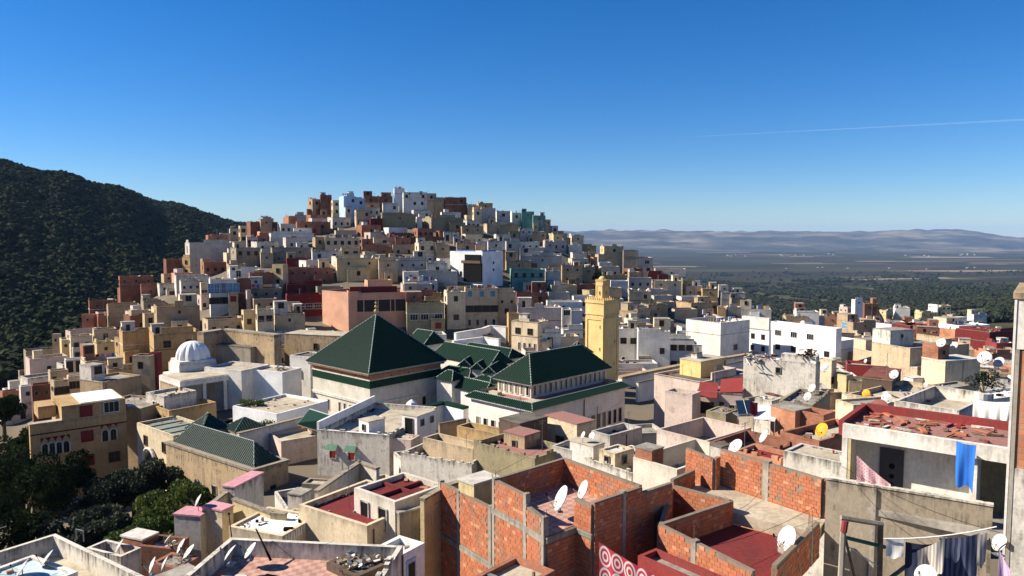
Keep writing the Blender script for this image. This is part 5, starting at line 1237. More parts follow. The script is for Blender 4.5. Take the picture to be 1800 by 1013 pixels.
class BrickHouse:
    def __init__(s, name, loc, label, seed=1):
        s.o = Vector(loc); s.root = empty(name, s.o); s.bricks = []; s.core = MB(); s.con = []; s.rng = random.Random(seed); tag(s.root, label, 'house')
    def wall(s, a, b, z0, z1, z1b=None, sides=(1,), th=.2, cols=(), beams=(), holes=(), cap=False, rag=0):
        """a, b: world xy; side 1 = right hand side of a->b"""
        a = Vector((*a, 0)); b = Vector((*b, 0)); z1b = z1 if z1b is None else z1b; u = (b-a); L = u.length; u /= L; n = Vector((u.y, -u.x, 0)); an = math.atan2(u.y, u.x)
        mb = s.core; o = s.o; h = th/2
        q = [a+n*h, b+n*h, b-n*h, a-n*h]; zz = [z1, z1b, z1b, z1]
        B_ = [Vector((p.x, p.y, z0))-o for p in q]; T_ = [Vector((p.x, p.y, z-.03))-o for p, z in zip(q, zz)]
        for i in range(4): mb.face([B_[i], B_[(i+1)%4], T_[(i+1)%4], T_[i]][::-1 if False else 1], MORT)
        mb.face(T_, MORT)
        for (t, wd) in cols:
            c = a+u*t; mbc = MB(); T = Matrix.Translation((c.x-o.x, c.y-o.y, 0)) @ Matrix.Rotation(an, 4, 'Z')
            zt = z1+(z1b-z1)*t/L; mbc.box(-wd/2, -h-.035, z0-o.z, wd/2, h+.035, zt+.06-o.z, CONC, T=T); mbc.build('concrete_column', s.root)
        for (zb, hb) in beams:
            mbc = MB(); T = Matrix.Translation((a.x-o.x, a.y-o.y, 0)) @ Matrix.Rotation(an, 4, 'Z'); mbc.box(-.06, -h-.05, zb-o.z, L+.06, h+.05, zb+hb-o.z, CONC, T=T); mbc.build('concrete_beam', s.root)
        for sd in sides:
            rows = int((max(z1, z1b)-z0)/BH)
            for r in range(rows):
                z = z0+(r+.5)*BH; off = (r%2)*BL/2; k = int(L/BL)+2
                for i in range(-1, k):
                    t = i*BL+off+BL/2; l = BL
                    t0, t1 = max(0, t-BL/2), min(L, t+BL/2)
                    if t1-t0 < .06: continue
                    t = (t0+t1)/2; sx = (t1-t0)/BL; zt = z1+(z1b-z1)*t/L
                    if z+BH/2 > zt+.02-(s.rng.random()*rag): continue
                    if any(abs(t-ct) < wd/2+.03 for ct, wd in cols): continue
                    if any(zb-BH*.4 < z < zb+hb+BH*.4 for zb, hb in beams): continue
                    if any(h0 < t < h1 and g0 < z < g1 for h0, h1, g0, g1 in holes): continue
                    if s.rng.random() < .012: continue
                    p = a+u*t+n*(sd*(h-.028+s.rng.uniform(-.006,.012))); p.z = z
                    if not inframe(p): continue
                    s.bricks.append((p, an+s.rng.uniform(-.012,.012), sx, s.rng.choices([0,1,2,3],[8,5,1.0,.7])[0]))
    def plate(s, pts, z0, z1, m, name='roof_slab'):
        mb = MB(); mb.prism([(p[0]-s.o.x, p[1]-s.o.y) for p in pts], z0-s.o.z, z1-s.o.z, m); return mb.build(name, s.root)
    def done(s, cap=300):
        s.core.build('mortar_core', s.root); s.bricks.sort(key=lambda t: t[0].length)
        for p, an, sx, k in s.bricks[:cap]: ob('brick', _bm[k], s.root, p-s.o, (0,0,an), (sx,1,1))
        rest = s.bricks[cap:]
        if rest:
            mb = MB()
            for p, an, sx, k in rest:
                T = Matrix.Translation(p-s.o) @ Matrix.Rotation(an, 4, 'Z'); mb.box((-BL/2+.008)*sx,-.05,-BH/2+.008,(BL/2-.008)*sx,.05,BH/2-.008,BRM[k],T=T)
            tag(mb.build('brickwork', s.root), kind='stuff')
A_, B_, C_, D_, E_, G_, N_ = (-.88,35.7), (2.8,39.1), (6.15,34.6), (2.1,31.2), (-3.95,39.8), (.64,33.5), (3.64,32.5)
N2, D2 = (2.95,33.35), (1.5,32.05)
bh = BrickHouse('brick_house', (0, 35, -22), 'large unfinished brick house with a tiled roof terrace and concrete columns', 3)
bh.wall(E_, A_, -19.5, -13.5, cols=((.12,.22),(2.0,.2),(4.9,.22)), beams=((-16.65,.28),), rag=.12)
bh.wall(A_, G_, -19.5, -12.0, cols=((.11,.2),(2.75,.22)), beams=((-13.75,.3),(-16.65,.28)))
bh.wall(G_, D2, -19.5, -12.45, -12.6, cols=((.15,.2),(1.6,.22)), beams=((-13.75,.3),(-16.65,.28)), rag=.1)
bh.wall(D2, N2, -19.5, -13.4, beams=((-13.7,.25),(-16.65,.28)))
bh.wall(N2, N_, -19.5, -12.1, sides=(1,-1), cols=(), beams=((-13.7,.2),), rag=.15)
bh.wall(N_, C_, -19.5, -12.0, cols=((2.0,.2),), beams=())
bh.wall(C_, (7.9,36.05), -19.5, -12.3, holes=((.9,2.1,-16.2,-13.3),))
bh.wall(A_, B_, -13.6, -12.0, sides=(1,))
bh.wall(B_, C_, -13.6, -12.0, -11.95, sides=(1,), rag=.1)
bh.wall((3.3,33.5), (5.2,35.2), -13.6, -13.0, sides=(1,-1)); bh.wall((5.2,35.2), (5.6,34.7), -13.6, -13.0, sides=(1,-1))
fl = bh.plate([D2, N2, N_, C_, B_, A_, G_], -13.75, -13.4, RF['t'], 'tiled_terrace_floor')
bh.plate([E_, A_, (1.2,37.8), (-1.6,41.9)], -15.4, -15.2, RF['g'], 'lower_roof'); bh.plate([E_, (-4.9,38.9), A_], -22, -19.5, CONC, 'lower_wall') if False else None
mb = MB(); T = Matrix.Translation((7.2-0, 35.42-35, 22-16.2)) @ Matrix.Rotation(math.atan2(1.45,1.75), 4, 'Z'); mb.box(-.5,-.16,0,.5,-.1,2.5,W['z'],T=T); mb.box(-.3,-.2,.1,.45,-.161,2.2,W['g'],T=T); mb.build('grey_door', bh.root)
for (x, y), z in ((D2,-12.6),(A_,-12.0),(G_,-12.0)):      # bare reinforcement bars on the columns
    mb = MB()
    for dx, dy in ((-.07,-.07),(.07,-.07),(.07,.07),(-.07,.07)): mb.bar((x+dx, y+dy-35, z+22), (x+dx+random.uniform(-.05,.05), y+dy-35, z+22+random.uniform(.25,.5)), .009, M_RUST, 4)
    mb.build('rebar', bh.root)
bh.done(300)
junk(Vector((.9,33.75,-13.38)), .55, .3, 'bin_bag', 'black plastic bags on the brick terrace beside the wall', [M_BLACK], 14, 'bag')
# iron balcony at the left end of the brick house
rt = empty('iron_balcony', (-4.5,40.3,-17), math.atan2(-4.1,3.07)); mb = MB()
for i in range(8): mb.bar((-.9+i*.16,0,.3),(-.9+i*.16,0,1.5),.015,M_BLACK,4)
for z in (.3,.9,1.5): mb.bar((-.95,0,z),(.3,0,z),.02,M_BLACK,4)
mb.build('railing', rt); mb = MB(); mb.box(-1,-.1,0,.4,.9,.25,CONC); mb.build('slab', rt); tag(rt, 'black iron balcony at the left end of the unfinished brick house', 'balcony')
# second brick house with the red floored terrace
P1, P2, P3, Q_ = (6.8,33.0), (10.96,36.0), (8.46,38.3), (9.65,28.6)
b2 = BrickHouse('brick_house', (10, 34, -22), 'low brick house with a crimson terrace and a small walled yard', 5)
b2.wall(P1, P2, -19, -13.2, sides=(1,-1)); b2.wall(P3, P2, -15.2, -13.2, -13.2); b2.wall(P1, Q_, -19, -13.2, -13.35, cols=((2.15,.24),), rag=.16)
b2.wall(P3, P1, -17, -13.3, sides=(-1,1))
b2.wall((10.6,29.0), (14.2,33.5), -15, -13.3, sides=(1,-1), cols=((4.6,.22),), rag=.1)
b2.plate([P1, Q_, (10.6,29), (14.2,33.5), (12.6,34.6), P2], -14.9, -14.45, RF['r'], 'crimson_floor'); b2.plate([P1, P2, P3], -15.6, -15.2, RF['g'], 'yard_floor')
b2.plate([P3, P2, (12.6,34.6), (14.2,33.5), (15.3,35.1), (11.7,41.2), (9.3,40.3)], -14.4, -13.85, RF['c'], 'sandy_floor')
for (x, y), z in (((7.98,31.26),-13.25),((13.5,32.6),-13.3)):
    mb = MB()
    for dx, dy in ((-.07,-.07),(.07,-.07),(.07,.07),(-.07,.07)): mb.bar((x+dx-10, y+dy-34, z+22), (x+dx-10+random.uniform(-.04,.04), y+dy-34, z+22+random.uniform(.5,.9)), .01, M_RUST, 4)
    mb.build('rebar', b2.root)
b2.done(300)
b3 = BrickHouse('brick_wall', (13, 38, -22), 'tall sunlit brick wall along the sandy roof with a rough concrete column', 7)
b3.wall((11.6,40.1), (15.15,35.25), -14, -11.8, -11.85, cols=((2.9,.34),), th=.24, rag=.16); b3.wall((15.15,35.25), (15.7,35.7), -14, -11.9, sides=(1,)); b3.done(300)
b3.root['category'] = 'brick wall'
b4 = BrickHouse('brick_wall', (10.5, 39.5, -22), 'short brick wall with a white coping beside the foil covered shack', 9)
b4.wall((9.9,41.0), (10.95,39.3), -14, -12.0, -12.1, rag=.1); b4.wall((10.95,39.3), (11.3,39.7), -14, -12.1, sides=(1,)); b4.wall((8.46,38.3),(10.0,39.9), -14.6,-12.9, sides=(1,)); b4.done(200); b4.root['category'] = 'brick wall'
M3((840,1010),(905,1042),(968,1000),-14.6,'k','c','brick edged sandy roof at the foot of the unfinished brick house',ph=.25,name='roof_slab')
M3((1150,968),(1243,1030),(1262,1010),-13.9,'r','g','crimson plastered wall in front of the low brick house',ph=.3)
M3((809,843),(833,854),(874,839),-12.9,'y','w','yellow painted tank room behind the brick wall',ph=0,ref='yellow tank room')
wall_run('yellow_wall', [(742,876),(782,853),(810,844)], -13.9, 3, .25, 'y', 'yellow yard wall beside the yellow tank room')
M3((700,901),(702,904),(741,888),-14.9,'n','g','stained grey wall block left of the unfinished brick house',ph=.1)
M3((741,873),(748,877),(772,866),-14.6,'v','g','narrow olive wall house against the unfinished brick house',ph=.2)
# crimson terrace house
H = M3((554,878),(645,925),(735,868),-15.4,'c','r','cream house with a crimson roof terrace and blue shutters',ph=.35,ref='crimson terrace house')
slit(H['root'],-.01,H['d']*.72,H['H']-3.0,'L',.6,1.1); 
for dy in (-.5,.5): mb = MB(); mb.box(-.05,H['d']*.72+dy-.16,H['H']-3.0,-.01,H['d']*.72+dy+.16,H['H']-1.9,M_BLUEP); mb.build('shutter', H['root'])
H = M3((628,856),(694,883),(776,850),-14.35,'h','r','cream roof storey with a crimson cross ribbed roof and barred windows',ph=.3,ref='cross ribbed roof storey')
mb = MB(); mb.box(.25,H['d']*.48,H['zr']+.005,H['w']-.25,H['d']*.48+.18,H['zr']+.2,RF['r']); mb.box(H['w']*.5,.25,H['zr']+.005,H['w']*.5+.18,H['d']*.48-.002,H['zr']+.2,RF['r']); mb.box(H['w']*.5,H['d']*.48+.182,H['zr']+.005,H['w']*.5+.18,H['d']-.25,H['zr']+.2,RF['r']); mb.build('roof_rib', H['root'])
for y in (.72,.28): slit(H['root'],-.01,H['d']*y,H['H']-1.75,'L',.62,1.15,None,W['x'])
slit(H['root'],H['w']*.42,-.01,H['H']-1.35,'R',1.0,.75,None,M_WFR)
wall_run('terrace_wall', [(556,862),(600,832),(632,811),(664,822)], -15.3, 3, .25, 'h', 'tall cream terrace wall left of the crimson terrace')
M3((529,851),(577,853),(592,843),-18.2,'n','c','tan roofed shed behind the crimson terrace wall',ph=.15)
M3((507,868),(530,872),(545,862),-18.4,'x','g','small stained hut left of the tan roofed shed',ph=.1)
M3((480,912),(520,935),(556,903),-16.7,'b','g','beige house with a dusty grey roof left of the crimson terrace',ph=.12,pile=True)
H = M3((669,958),(705,976),(737,952),-14.6,'W','w','small white outhouse with an aqua door',ph=.3)
mb = MB(); mb.box(H['w']*.2,-.05,H['H']-2.6,H['w']*.6,-.003,H['H']-.4,W['l']); d_o = mb.build('door', H['root']); mb = MB(); mb.box(H['w']*.27,-.07,H['H']-1.6,H['w']*.53,-.052,H['H']-.6,M_DARK); mb.build('pane', d_o)
H = M3((586,984),(628,1014),(680,984),-14.0,'z','d','dark shack roofed with planks and broken ladders',ph=.1)
junk(loc2w(H,H['w']*.5,H['d']*.5,H['zr']), 1.2, .25, 'plank_pile', 'pile of planks and white ladders on the dark shack roof', [M_WOOD, M_TIN, M_WFR, W['n'], M_WOOD], 60)
# pink roofed cream house
M3((392,855),(412,858),(458,832),-16.6,'x','p','tall cream and grey block with a long pink roof strip',ph=.2,ref='long pink roof block')
M3((353,893),(390,899.5),(411,891),-16.3,'c','p','cream and grey block with a square pink roof',ph=.2,ref='square pink roof block')
H = M3((306.5,905),(352,909),(372,896),-16.6,'g','p','mauve grey block with the smallest pink roof',ph=.2)
dish(loc2w(H,H['w']*.5,H['d']*.3,H['zr']), size=.8, label='grey dish on the smallest pink roof', m=M_DISHG)
H = M3((403,925),(496,943),(560,905),-16.3,'c','W','cream house with a brilliant white terrace and a balustrade',ph=.12,ref='white terrace cream house',wr='1x1r@1.3')
mb = MB()
for i in range(8): x = .25+i*.22; mb.box(x,-.03,H['H']-.5,x+.1,-.002,H['H']-.08,W['W'])
mb.build('balustrade', H['root'])
junk(loc2w(H,H['w']*.2,H['d']*.85,H['zr']), .9, .25, 'carpet', 'folded mustard carpet lying on the white terrace', [W['v']], 5, 'carpet')
wall_run('terrace_wall', [(345,905),(392,868),(410,858)], -16.9, 2.4, .2, 'y', 'pale yellow parapet wall behind the pink roofs')
wall_run('terrace_wall', [(411,875),(478,900),(503,902)], -16.0, 2, .2, 'y', 'pale yellow wall along the white terrace')
# left foreground terraces, given by their far corner
def back3(B, Lp, Rp, z, kl, kr, wk, rk, label, **k):
    b, l, r = onz(*B, z), onz(*Lp, z), onz(*Rp, z); u, v = r-b, l-b
    a1 = math.atan2(u.y, u.x); a2 = math.atan2(v.y, v.x); ang = (a1+a2+math.pi/2)/2+0.0   # wall to the right runs along -local y, to the left along -local x
    dr = Vector((math.cos(ang), math.sin(ang), 0)); dl = Vector((-math.sin(ang), math.cos(ang), 0))
    d_, w_ = u.length*kr, v.length*kl
    dr = Vector((-math.cos(a2), -math.sin(a2), 0)); ang = math.atan2(dr.y, dr.x); dl = Vector((-math.sin(ang), math.cos(ang), 0))
    C = b-dr*w_-dl*d_; dn = k.pop('dn', 0); ref = k.pop('ref', None); H = house(C, ang, w_, d_, wk, rk, label=label, ref=ref, **k); clutter(H, dn); return H
H = back3((97,938),(10,965),(265,1001),-15.6,1.6,1.5,'x','c','large sandy roof terrace with a stained white parapet in the left corner',ph=.95,ref='sandy corner terrace')
H = back3((58,975),(-20,1003),(108,995),-15.1,1.5,1.5,'w','l','pale blue roofed hut on the corner terrace',ph=.12,ref='pale blue roofed hut')
for px, py, Y, lb in ((84,1000,33,'grey dish at the right end of the pale blue roof'),(40,1018,32,'second grey dish on the pale blue roof')): dish(P(px,py,Y), size=.85, m=M_DISHG, label=lb, mast=.45)
H = back3((405,945),(338,1001),(575,1016),-13.6,1.3,1.2,'x','t','tiled roof terrace with a worn parapet and leaning pole',ph=.75,ref='tiled pole terrace')
for px, py, Y, lb in ((405,990,30,'low dish on the tiled terrace near its back corner'),(440,985,31,'dish leaning by the parapet of the tiled terrace'),(268,1010,33,'grey dish at the dark hut beside the tiled terrace'),(290,1008,33,'white dish beside the grey dish by the dark hut'),(318,975,36,'tilted dish over the junk beside the tiled terrace'),(332,985,35,'second tilted dish over the junk')): dish(P(px,py,Y), size=.75, label=lb, mast=.4)
H = back3((330,995),(285,1012),(345,1003),-14.4,1.5,1.5,'n','g','small dark doored hut beside the tiled terrace',ph=.1)
M3((216,942),(250,951),(276,938),-17.6,'k','w','brick cube house with a pale flat roof left of the mauve block',ph=.2)
H = M3((252,956),(300,965),(326,944),-17.8,'K','w','brown brick house with rubble roof under the mauve block',ph=.3,pile=True,dn=1)
H = M3((162,959),(212,979),(244,962),-17.0,'x','p','low house with crimson inner walls and a pink floor',ph=.7)
dish(loc2w(H,H['w']*.6,H['d']*.4,H['zr']), size=.9, label='grey dish on the pink floored house', m=M_DISHG)
M3((276,985),(312,1000),(340,978),-16.0,'k','g','brick hut heaped with scrap left of the tiled terrace',ph=.1,pile=True)
# ---------------------------------------------------------------- white room, concrete wall and tower at the right
an = math.atan2(-3.9,4.9); L = 6.75; rt = empty('white_room', (15.9,35,-12.5), an)
mb = MB(); mb.box(0,0,2.75,L,.3,3.4,W['w']); mb.build('beam', rt)
mb = MB(); mb.box(0,.301,2.9,L,4.6,3.15,RF['R']); mb.build('roof', rt); mb = MB(); mb.box(0,4.601,2.8,L,4.9,3.55,W['r']); mb.box(-.25,.301,2.8,-.001,4.9,3.5,W['r']); mb.build('red_coping', rt)
mb = MB(); mb.box(0,1.7,-2,L*.78,1.9,2.749,W['w']); mb.build('back_wall', rt); mb = MB(); mb.box(0,.0,-2,.25,1.69,2.749,W['w']); mb.build('side_wall', rt)
mb = MB(); mb.box(.251,.02,-2,.4,.3,2.749,W['y']); mb.build('yellow_jamb', rt)
mb = MB(); mb.box(L*.78,.3,-2,L*.82,1.9,2.749,W['w']); mb.build('pier', rt); mb = MB(); mb.box(L*.82,1.7,-2,L,1.9,2.749,W['v']); mb.build('green_inner_wall', rt)
mb = MB(); mb.box(-.2,-1.2,-.3,L,1.7,0,RF['g']); mb.build('floor', rt)
mb = MB(); mb.box(1.35,1.62,0,2.4,1.699,2.15,flat('dark grey door paint',(.06,.06,.065),.5)); dr_ = mb.build('door', rt); mb = MB()
for z, r in ((1.3,.14),(.8,.12),(.45,.07)):
    for k in range(10): t0, t1 = k*math.pi/5, (k+1)*math.pi/5; mb.face([(1.9,1.61,z),(1.9+r*math.cos(t0),1.61,z+r*math.sin(t0)),(1.9+r*math.cos(t1),1.61,z+r*math.sin(t1))],M_BLACK)
mb.build('door_ornament', dr_); tag(rt, 'white open fronted roof room with a dark grey door and crimson roof', 'room')
for k in range(26):
    T = 0
mb = MB()
for k in range(60):
    x, y = random.uniform(.5,6), random.uniform(.6,4.3); T = Matrix.Translation((x,y,3.16+random.uniform(0,.06)))@Matrix.Rotation(random.uniform(0,3),4,'Z'); l = random.uniform(.15,1.0); mb.box(-l/2,-.05,0,l/2,random.uniform(.02,.2),random.uniform(.03,.1),random.choice([W['r'],BRM[0],M_WOOD,W['x'],BRM[1]]),T=T)
o = mb.build('roof_litter', None, (15.9,35,-12.5), (0,0,an)); tag(o, 'planks, bricks and scraps lying on the crimson roof of the white room', 'roof litter', kind='stuff')
an2 = math.atan2(-3.5,5.5); rt = empty('concrete_wall', (14.8,34.1,-20), an2); mb = MB(); mb.box(0,0,-2,6.6,.25,8.5,W['n']); mb.build('wall_body', rt); mb = MB(); mb.box(-.02,-.05,8.501,6.62,.3,8.58,W['x']); mb.build('coping', rt)
mb = MB(); mb.box(1.95,-.12,-2,2.15,-.002,8.45,CONC); mb.build('drain_rib', rt); tag(rt, 'dark stained concrete wall below the white room', 'wall')
o_ = P(1784,525,24.0); rt = empty('tower_house', (o_.x,o_.y,-20), R(-36)); zt = o_.z+20
mb = MB(); mb.box(.2,0,-2,8,6,zt-5.6,W['x']); mb.build('wall', rt); mb = MB(); mb.box(.08,0,zt-1.649,8,6,zt,W['w']); mb.build('white_wall', rt); mb = MB(); mb.box(.2,.03,zt-5.599,8,6,zt-1.701,W['O']); mb.build('brick_panel', rt)
mb = MB(); mb.box(.0,-.03,-2,.07,6,zt+.0,W['w']); mb.build('white_edge', rt); mb = MB(); mb.box(.071,-.02,-2,.199,5.9,zt-1.65,CONC); mb.build('concrete_column', rt)
mb = MB(); mb.box(-.05,-.06,zt+.001,8.1,6,zt+.2,W['q']); mb.build('coping', rt)
mb = MB()
for z in (3,6.5,9.6): mb.box(.09,-.09,z,.18,-.021,z+.2,M_RUST)
mb.build('iron_clamp', rt); tag(rt, 'tall house end at the right border with white, brick and plaster bands', 'house')
# ---------------------------------------------------------------- cloth, washing and lines
M_NAVY = cloth('navy checked blanket', (.035,.045,.09), (.10,.11,.16), 2.2); M_BLUE = cloth('bright blue cloth', (.03,.13,.46), (.035,.15,.5), 2)
M_REDP2 = cloth('red patterned cloth', (.62,.52,.50), (.45,.06,.09), 1.6); M_WHT = cloth('white cloth', (.72,.70,.66), (.60,.57,.53), 1.5); M_GRYC = cloth('taupe striped cloth', (.30,.27,.23), (.50,.46,.40), 3); M_PURP = cloth('purple printed cloth', (.6,.5,.6), (.25,.1,.25), 5)
def ringcloth(name, bg, c, ux, vy):
    m, t, b = newmat(name, .95, .05); uv = nd(t, 'ShaderNodeUVMap'); mp = nd(t, 'ShaderNodeMapping'); mp.inputs[3].default_value = (ux, vy, 0); lk(t, uv.outputs[0], mp.inputs[0])
    fr = nd(t, 'ShaderNodeVectorMath', operation='FRACTION'); lk(t, mp.outputs[0], fr.inputs[0]); sb = nd(t, 'ShaderNodeVectorMath', operation='SUBTRACT'); lk(t, fr.outputs[0], sb.inputs[0]); sb.inputs[1].default_value = (.5,.5,0)
    ln = nd(t, 'ShaderNodeVectorMath', operation='LENGTH'); lk(t, sb.outputs[0], ln.inputs[0])
    r = ramp(t, ln.outputs['Value'], [(0, c), (.13, c), (.15, bg), (.24, bg), (.26, c), (.37, c), (.39, bg), (.47, bg), (.50, c)], 'LINEAR'); lk(t, r.outputs[0], b.inputs['Base Color']); return m
M_RING = ringcloth('ring printed cloth', (.66,.56,.53), (.42,.05,.07), 1.9, 1.25); M_REDP2 = ringcloth('small red print', (.68,.62,.60), (.45,.12,.16), 7, 5)
def sheet(name, a, b, drop, m, label, cat='cloth', sag=.05, fold=.07, seed=0, taper=0, nu=34, nv=14, th=.012, group=None, lean=0):
    """a hanging cloth between two points with folds; built with thickness"""
    a, b = Vector(a), Vector(b); u = b-a; L = u.length; n = Vector((u.y, -u.x, 0)).normalized(); rng = random.Random(seed); ph = rng.uniform(0,6); V = []
    for s_ in (0, 1):
        for j in range(nv+1):
            for i in range(nu+1):
                s = i/nu; t = j/nv; dd = drop*(1-taper*s)*(1+.06*math.sin(9*s+ph))
                f = math.sin(s*L*9+ph+.8*math.sin(3*t+ph))*fold*(.25+t)+math.sin(s*L*19+ph*2)*fold*.35*t
                p = a.lerp(b, s*(1-.06*t)+.03*t)+n*(f+s_*th+lean*t)-Vector((0,0,dd*t+sag*4*s*(1-s)))
                V.append(p-a)
    F_ = []; k = (nu+1)*(nv+1); uv = []
    for s_ in (0,1):
        for j in range(nv):
            for i in range(nu):
                q = [s_*k+j*(nu+1)+i, s_*k+j*(nu+1)+i+1, s_*k+(j+1)*(nu+1)+i+1, s_*k+(j+1)*(nu+1)+i]; F_.append(q if s_ else q[::-1])
    me = bpy.data.meshes.new(name); me.from_pydata(V, [], F_); me.materials.append(m); ul = me.uv_layers.new(name='UVMap')
    for lp in me.loops:
        vi = lp.vertex_index % k; ul.data[lp.index].uv = ((vi%(nu+1))/nu*L, (vi//(nu+1))/nv*drop)
    me.polygons.foreach_set('use_smooth', [True]*len(F_)); me.update(); return tag(ob(name, me, None, a), label, cat, group)
def line(pts, label, r=.012, m=None, name='clothes_line', cat='line', sag=.12, group=None):
    mb = MB(); o = Vector(pts[0])
    for a, b in zip(pts, pts[1:]):
        a, b = Vector(a), Vector(b); n = 8
        for k in range(n):
            s0, s1 = k/n, (k+1)/n; f = lambda s: a.lerp(b,s)-Vector((0,0,sag*4*s*(1-s)))-o
            mb.bar(f(s0), f(s1), r, m or M_BLACK, 4)
    return tag(mb.build(name, None, o), label, cat, group)
sheet('blue_cloth', P(1681,775,31.6), P(1716,783,31.0), 1.8, M_BLUE, 'bright blue cloth hanging over the edge of the white beam', 'cloth', seed=2, taper=-.1, fold=.1)
sheet('patterned_cloth', P(1506,800,33.6), P(1566,852,32.8), 1.4, M_REDP2, 'red and white printed cloths drying in front of the dark grey door', 'cloth', seed=3, taper=.8)
sheet('printed_blanket', P(1053,953,27.5), P(1150,1010,26.5), 2.2, M_RING, 'white blanket with red oval rings hanging at the bottom edge', 'blanket', seed=4, fold=.05)
YL = 20.5
a, b = P(1553,947,YL), P(1752,926,YL-1)
line([a, b], 'thick sagging clothes line with the navy blanket at the bottom right', .018, M_WFR, sag=.1)
sheet('towel', P(1558,946,YL), P(1589,944,YL-.1), .55, M_WHT, 'small white towel on the clothes line', 'towel', seed=5, fold=.02)
sheet('dark_sheet', P(1592,953,YL-.1), P(1660,955,YL-.3), 1.5, flat('midnight cloth', (.025,.03,.06), .9), 'plain dark sheet behind the striped cloth', 'sheet', seed=6)
sheet('striped_cloth', P(1612,968,YL-.5), P(1662,942,YL-.8), 1.0, M_GRYC, 'crumpled taupe striped cloth slung over the line', 'cloth', seed=7, fold=.12)
sheet('blanket', P(1651,946,YL-.6), P(1722,938,YL-.9), 1.25, M_NAVY, 'navy checked blanket folded over the clothes line', 'blanket', seed=8, fold=.06)
sheet('grey_cloth', P(1718,938,YL-.9), P(1736,936,YL-1), .9, M_GRYC, 'narrow grey cloth at the right end of the line', 'cloth', seed=9)
sheet('purple_cloth', P(1757,965,19), P(1776,1000,18.8), 1.2, M_PURP, 'purple and white printed cloth at the right border', 'cloth', seed=10)
sheet('white_tarpaulin', P(1711,702,46), P(1781,706,44), 1.35, M_WHT, 'large white tarpaulin slung below the potted shrub', 'tarpaulin', seed=11, fold=.12, sag=.1)
tag(junk(P(1665,870,32.9), .12, .05, 'bucket', 'paint stained bucket on the concrete wall by the white room', [W['w'], W['r']], 4, 'bucket'))
rt = empty('timber_frame', P(1482,1060,21.5)); o = Vector(rt.location)
for (x0,y0,x1,y1,r,m,nm) in ((1483,912,1476,1060,.09,CONC,'post'),(1548,922,1545,1060,.08,M_WOOD,'post'),(1478,910,1552,922,.08,W['n'],'top_beam'),(1482,944,1556,962,.06,M_GRNP,'green_rail'),(1487,950,1510,1050,.04,M_WOOD,'brace'),(1486,958,1550,1000,.018,M_WFR,'white_rod'),(1600,990,1540,1035,.06,M_WOOD,'ramp_beam')):
    mb = MB(); mb.bar(P(x0,y0,21.5)-o, P(x1,y1,21.5)-o, r, m, 6); mb.build(nm, rt)
mb = MB(); mb.bar(P(1486,915,21.42)-o, P(1483,935,21.42)-o, .1, W['r'], 8); mb.build('red_tape', rt)
tag(rt, 'rough timber and concrete frame with a green rail at the bottom right', 'frame')
dish(P(1626,1030,19.5), size=.6, label='white dish below the striped cloth at the bottom edge', az=-60, mast=.25); dish(P(1755,975,19.8), size=.5, label='narrow white dish at the right border above the purple cloth', az=-88, mast=.3)
dish(P(1382,962,31.5)+Vector((0,0,0)), size=1.15, label='white oval dish on a round concrete base on the sandy roof', az=-78, el=28, mast=.35, group=None)
mb = MB(); q = P(1382,968,31.5)
for z0, r in ((0,.36),(.13,.33),(.26,.3)): mb.bar((0,0,z0-.05),(0,0,z0+.07),r,CONC,14)
tag(mb.build('dish_base', None, q), 'round stacked concrete base under the white oval dish', 'base')
for px, py, Y, s_, az, lb in ((985,900,34,1.25,-80,'tall narrow white dish on the tiled brick terrace'),(1024,880,35.5,1.0,-80,'second white dish on the tiled brick terrace, farther back'),(1292,800,41.5,.95,-72,'white dish above the crimson tin roof'),):
    dish(P(px,py,Y), size=s_, label=lb, az=az, mast=.5*s_, group=None)
# solar heater and white sheet roof
rt = empty('solar_heater', P(1297,732,68), R(8)); mb = MB(); mb.face([(0,-.2,.2),(1.7,-.2,.2),(1.9,1.1,1.25),(.25,1.1,1.25)],M_PAN); mb.face([(0,-.17,.12),(.25,1.13,1.17),(1.9,1.13,1.17),(1.7,-.17,.12)],M_METAL); mb.build('glass_panel', rt)
mb = MB(); mb.bar((0,-.2,.2),(1.7,-.2,.2),.05,M_METAL); mb.bar((.85,-.2,.22),(1.05,1.1,1.28),.03,M_METAL); mb.box(0,-.15,0,1.7,1.1,.11,M_METAL); mb.build('stand', rt); tag(rt, 'flat solar panel leaning on a roof beside the white sheeting', 'solar panel')
sheet('red_laundry', P(1318,705,67), P(1332,708,67), 1.2, flat('maroon cloth',(.25,.03,.05),.9), 'maroon clothes hanging beside the solar panel', 'clothes', seed=12, fold=.1)
rt = empty('white_canopy', P(1328,738,69), 0); o = Vector(rt.location); mb = MB(); q = [P(1328,712,71)-o, P(1370,714,70)-o, P(1362,741,66.5)-o, P(1325,736,67.5)-o]; mb.face(q, W['W']); mb.face([v-Vector((0,0,.04)) for v in q][::-1], W['W']); mb.build('sheet', rt); mb = MB()
for v in q: mb.bar(v, v-Vector((0,0,1.6)), .04, M_METAL)
mb.build('leg', rt); tag(rt, 'white corrugated canopy right of the solar panel', 'canopy')
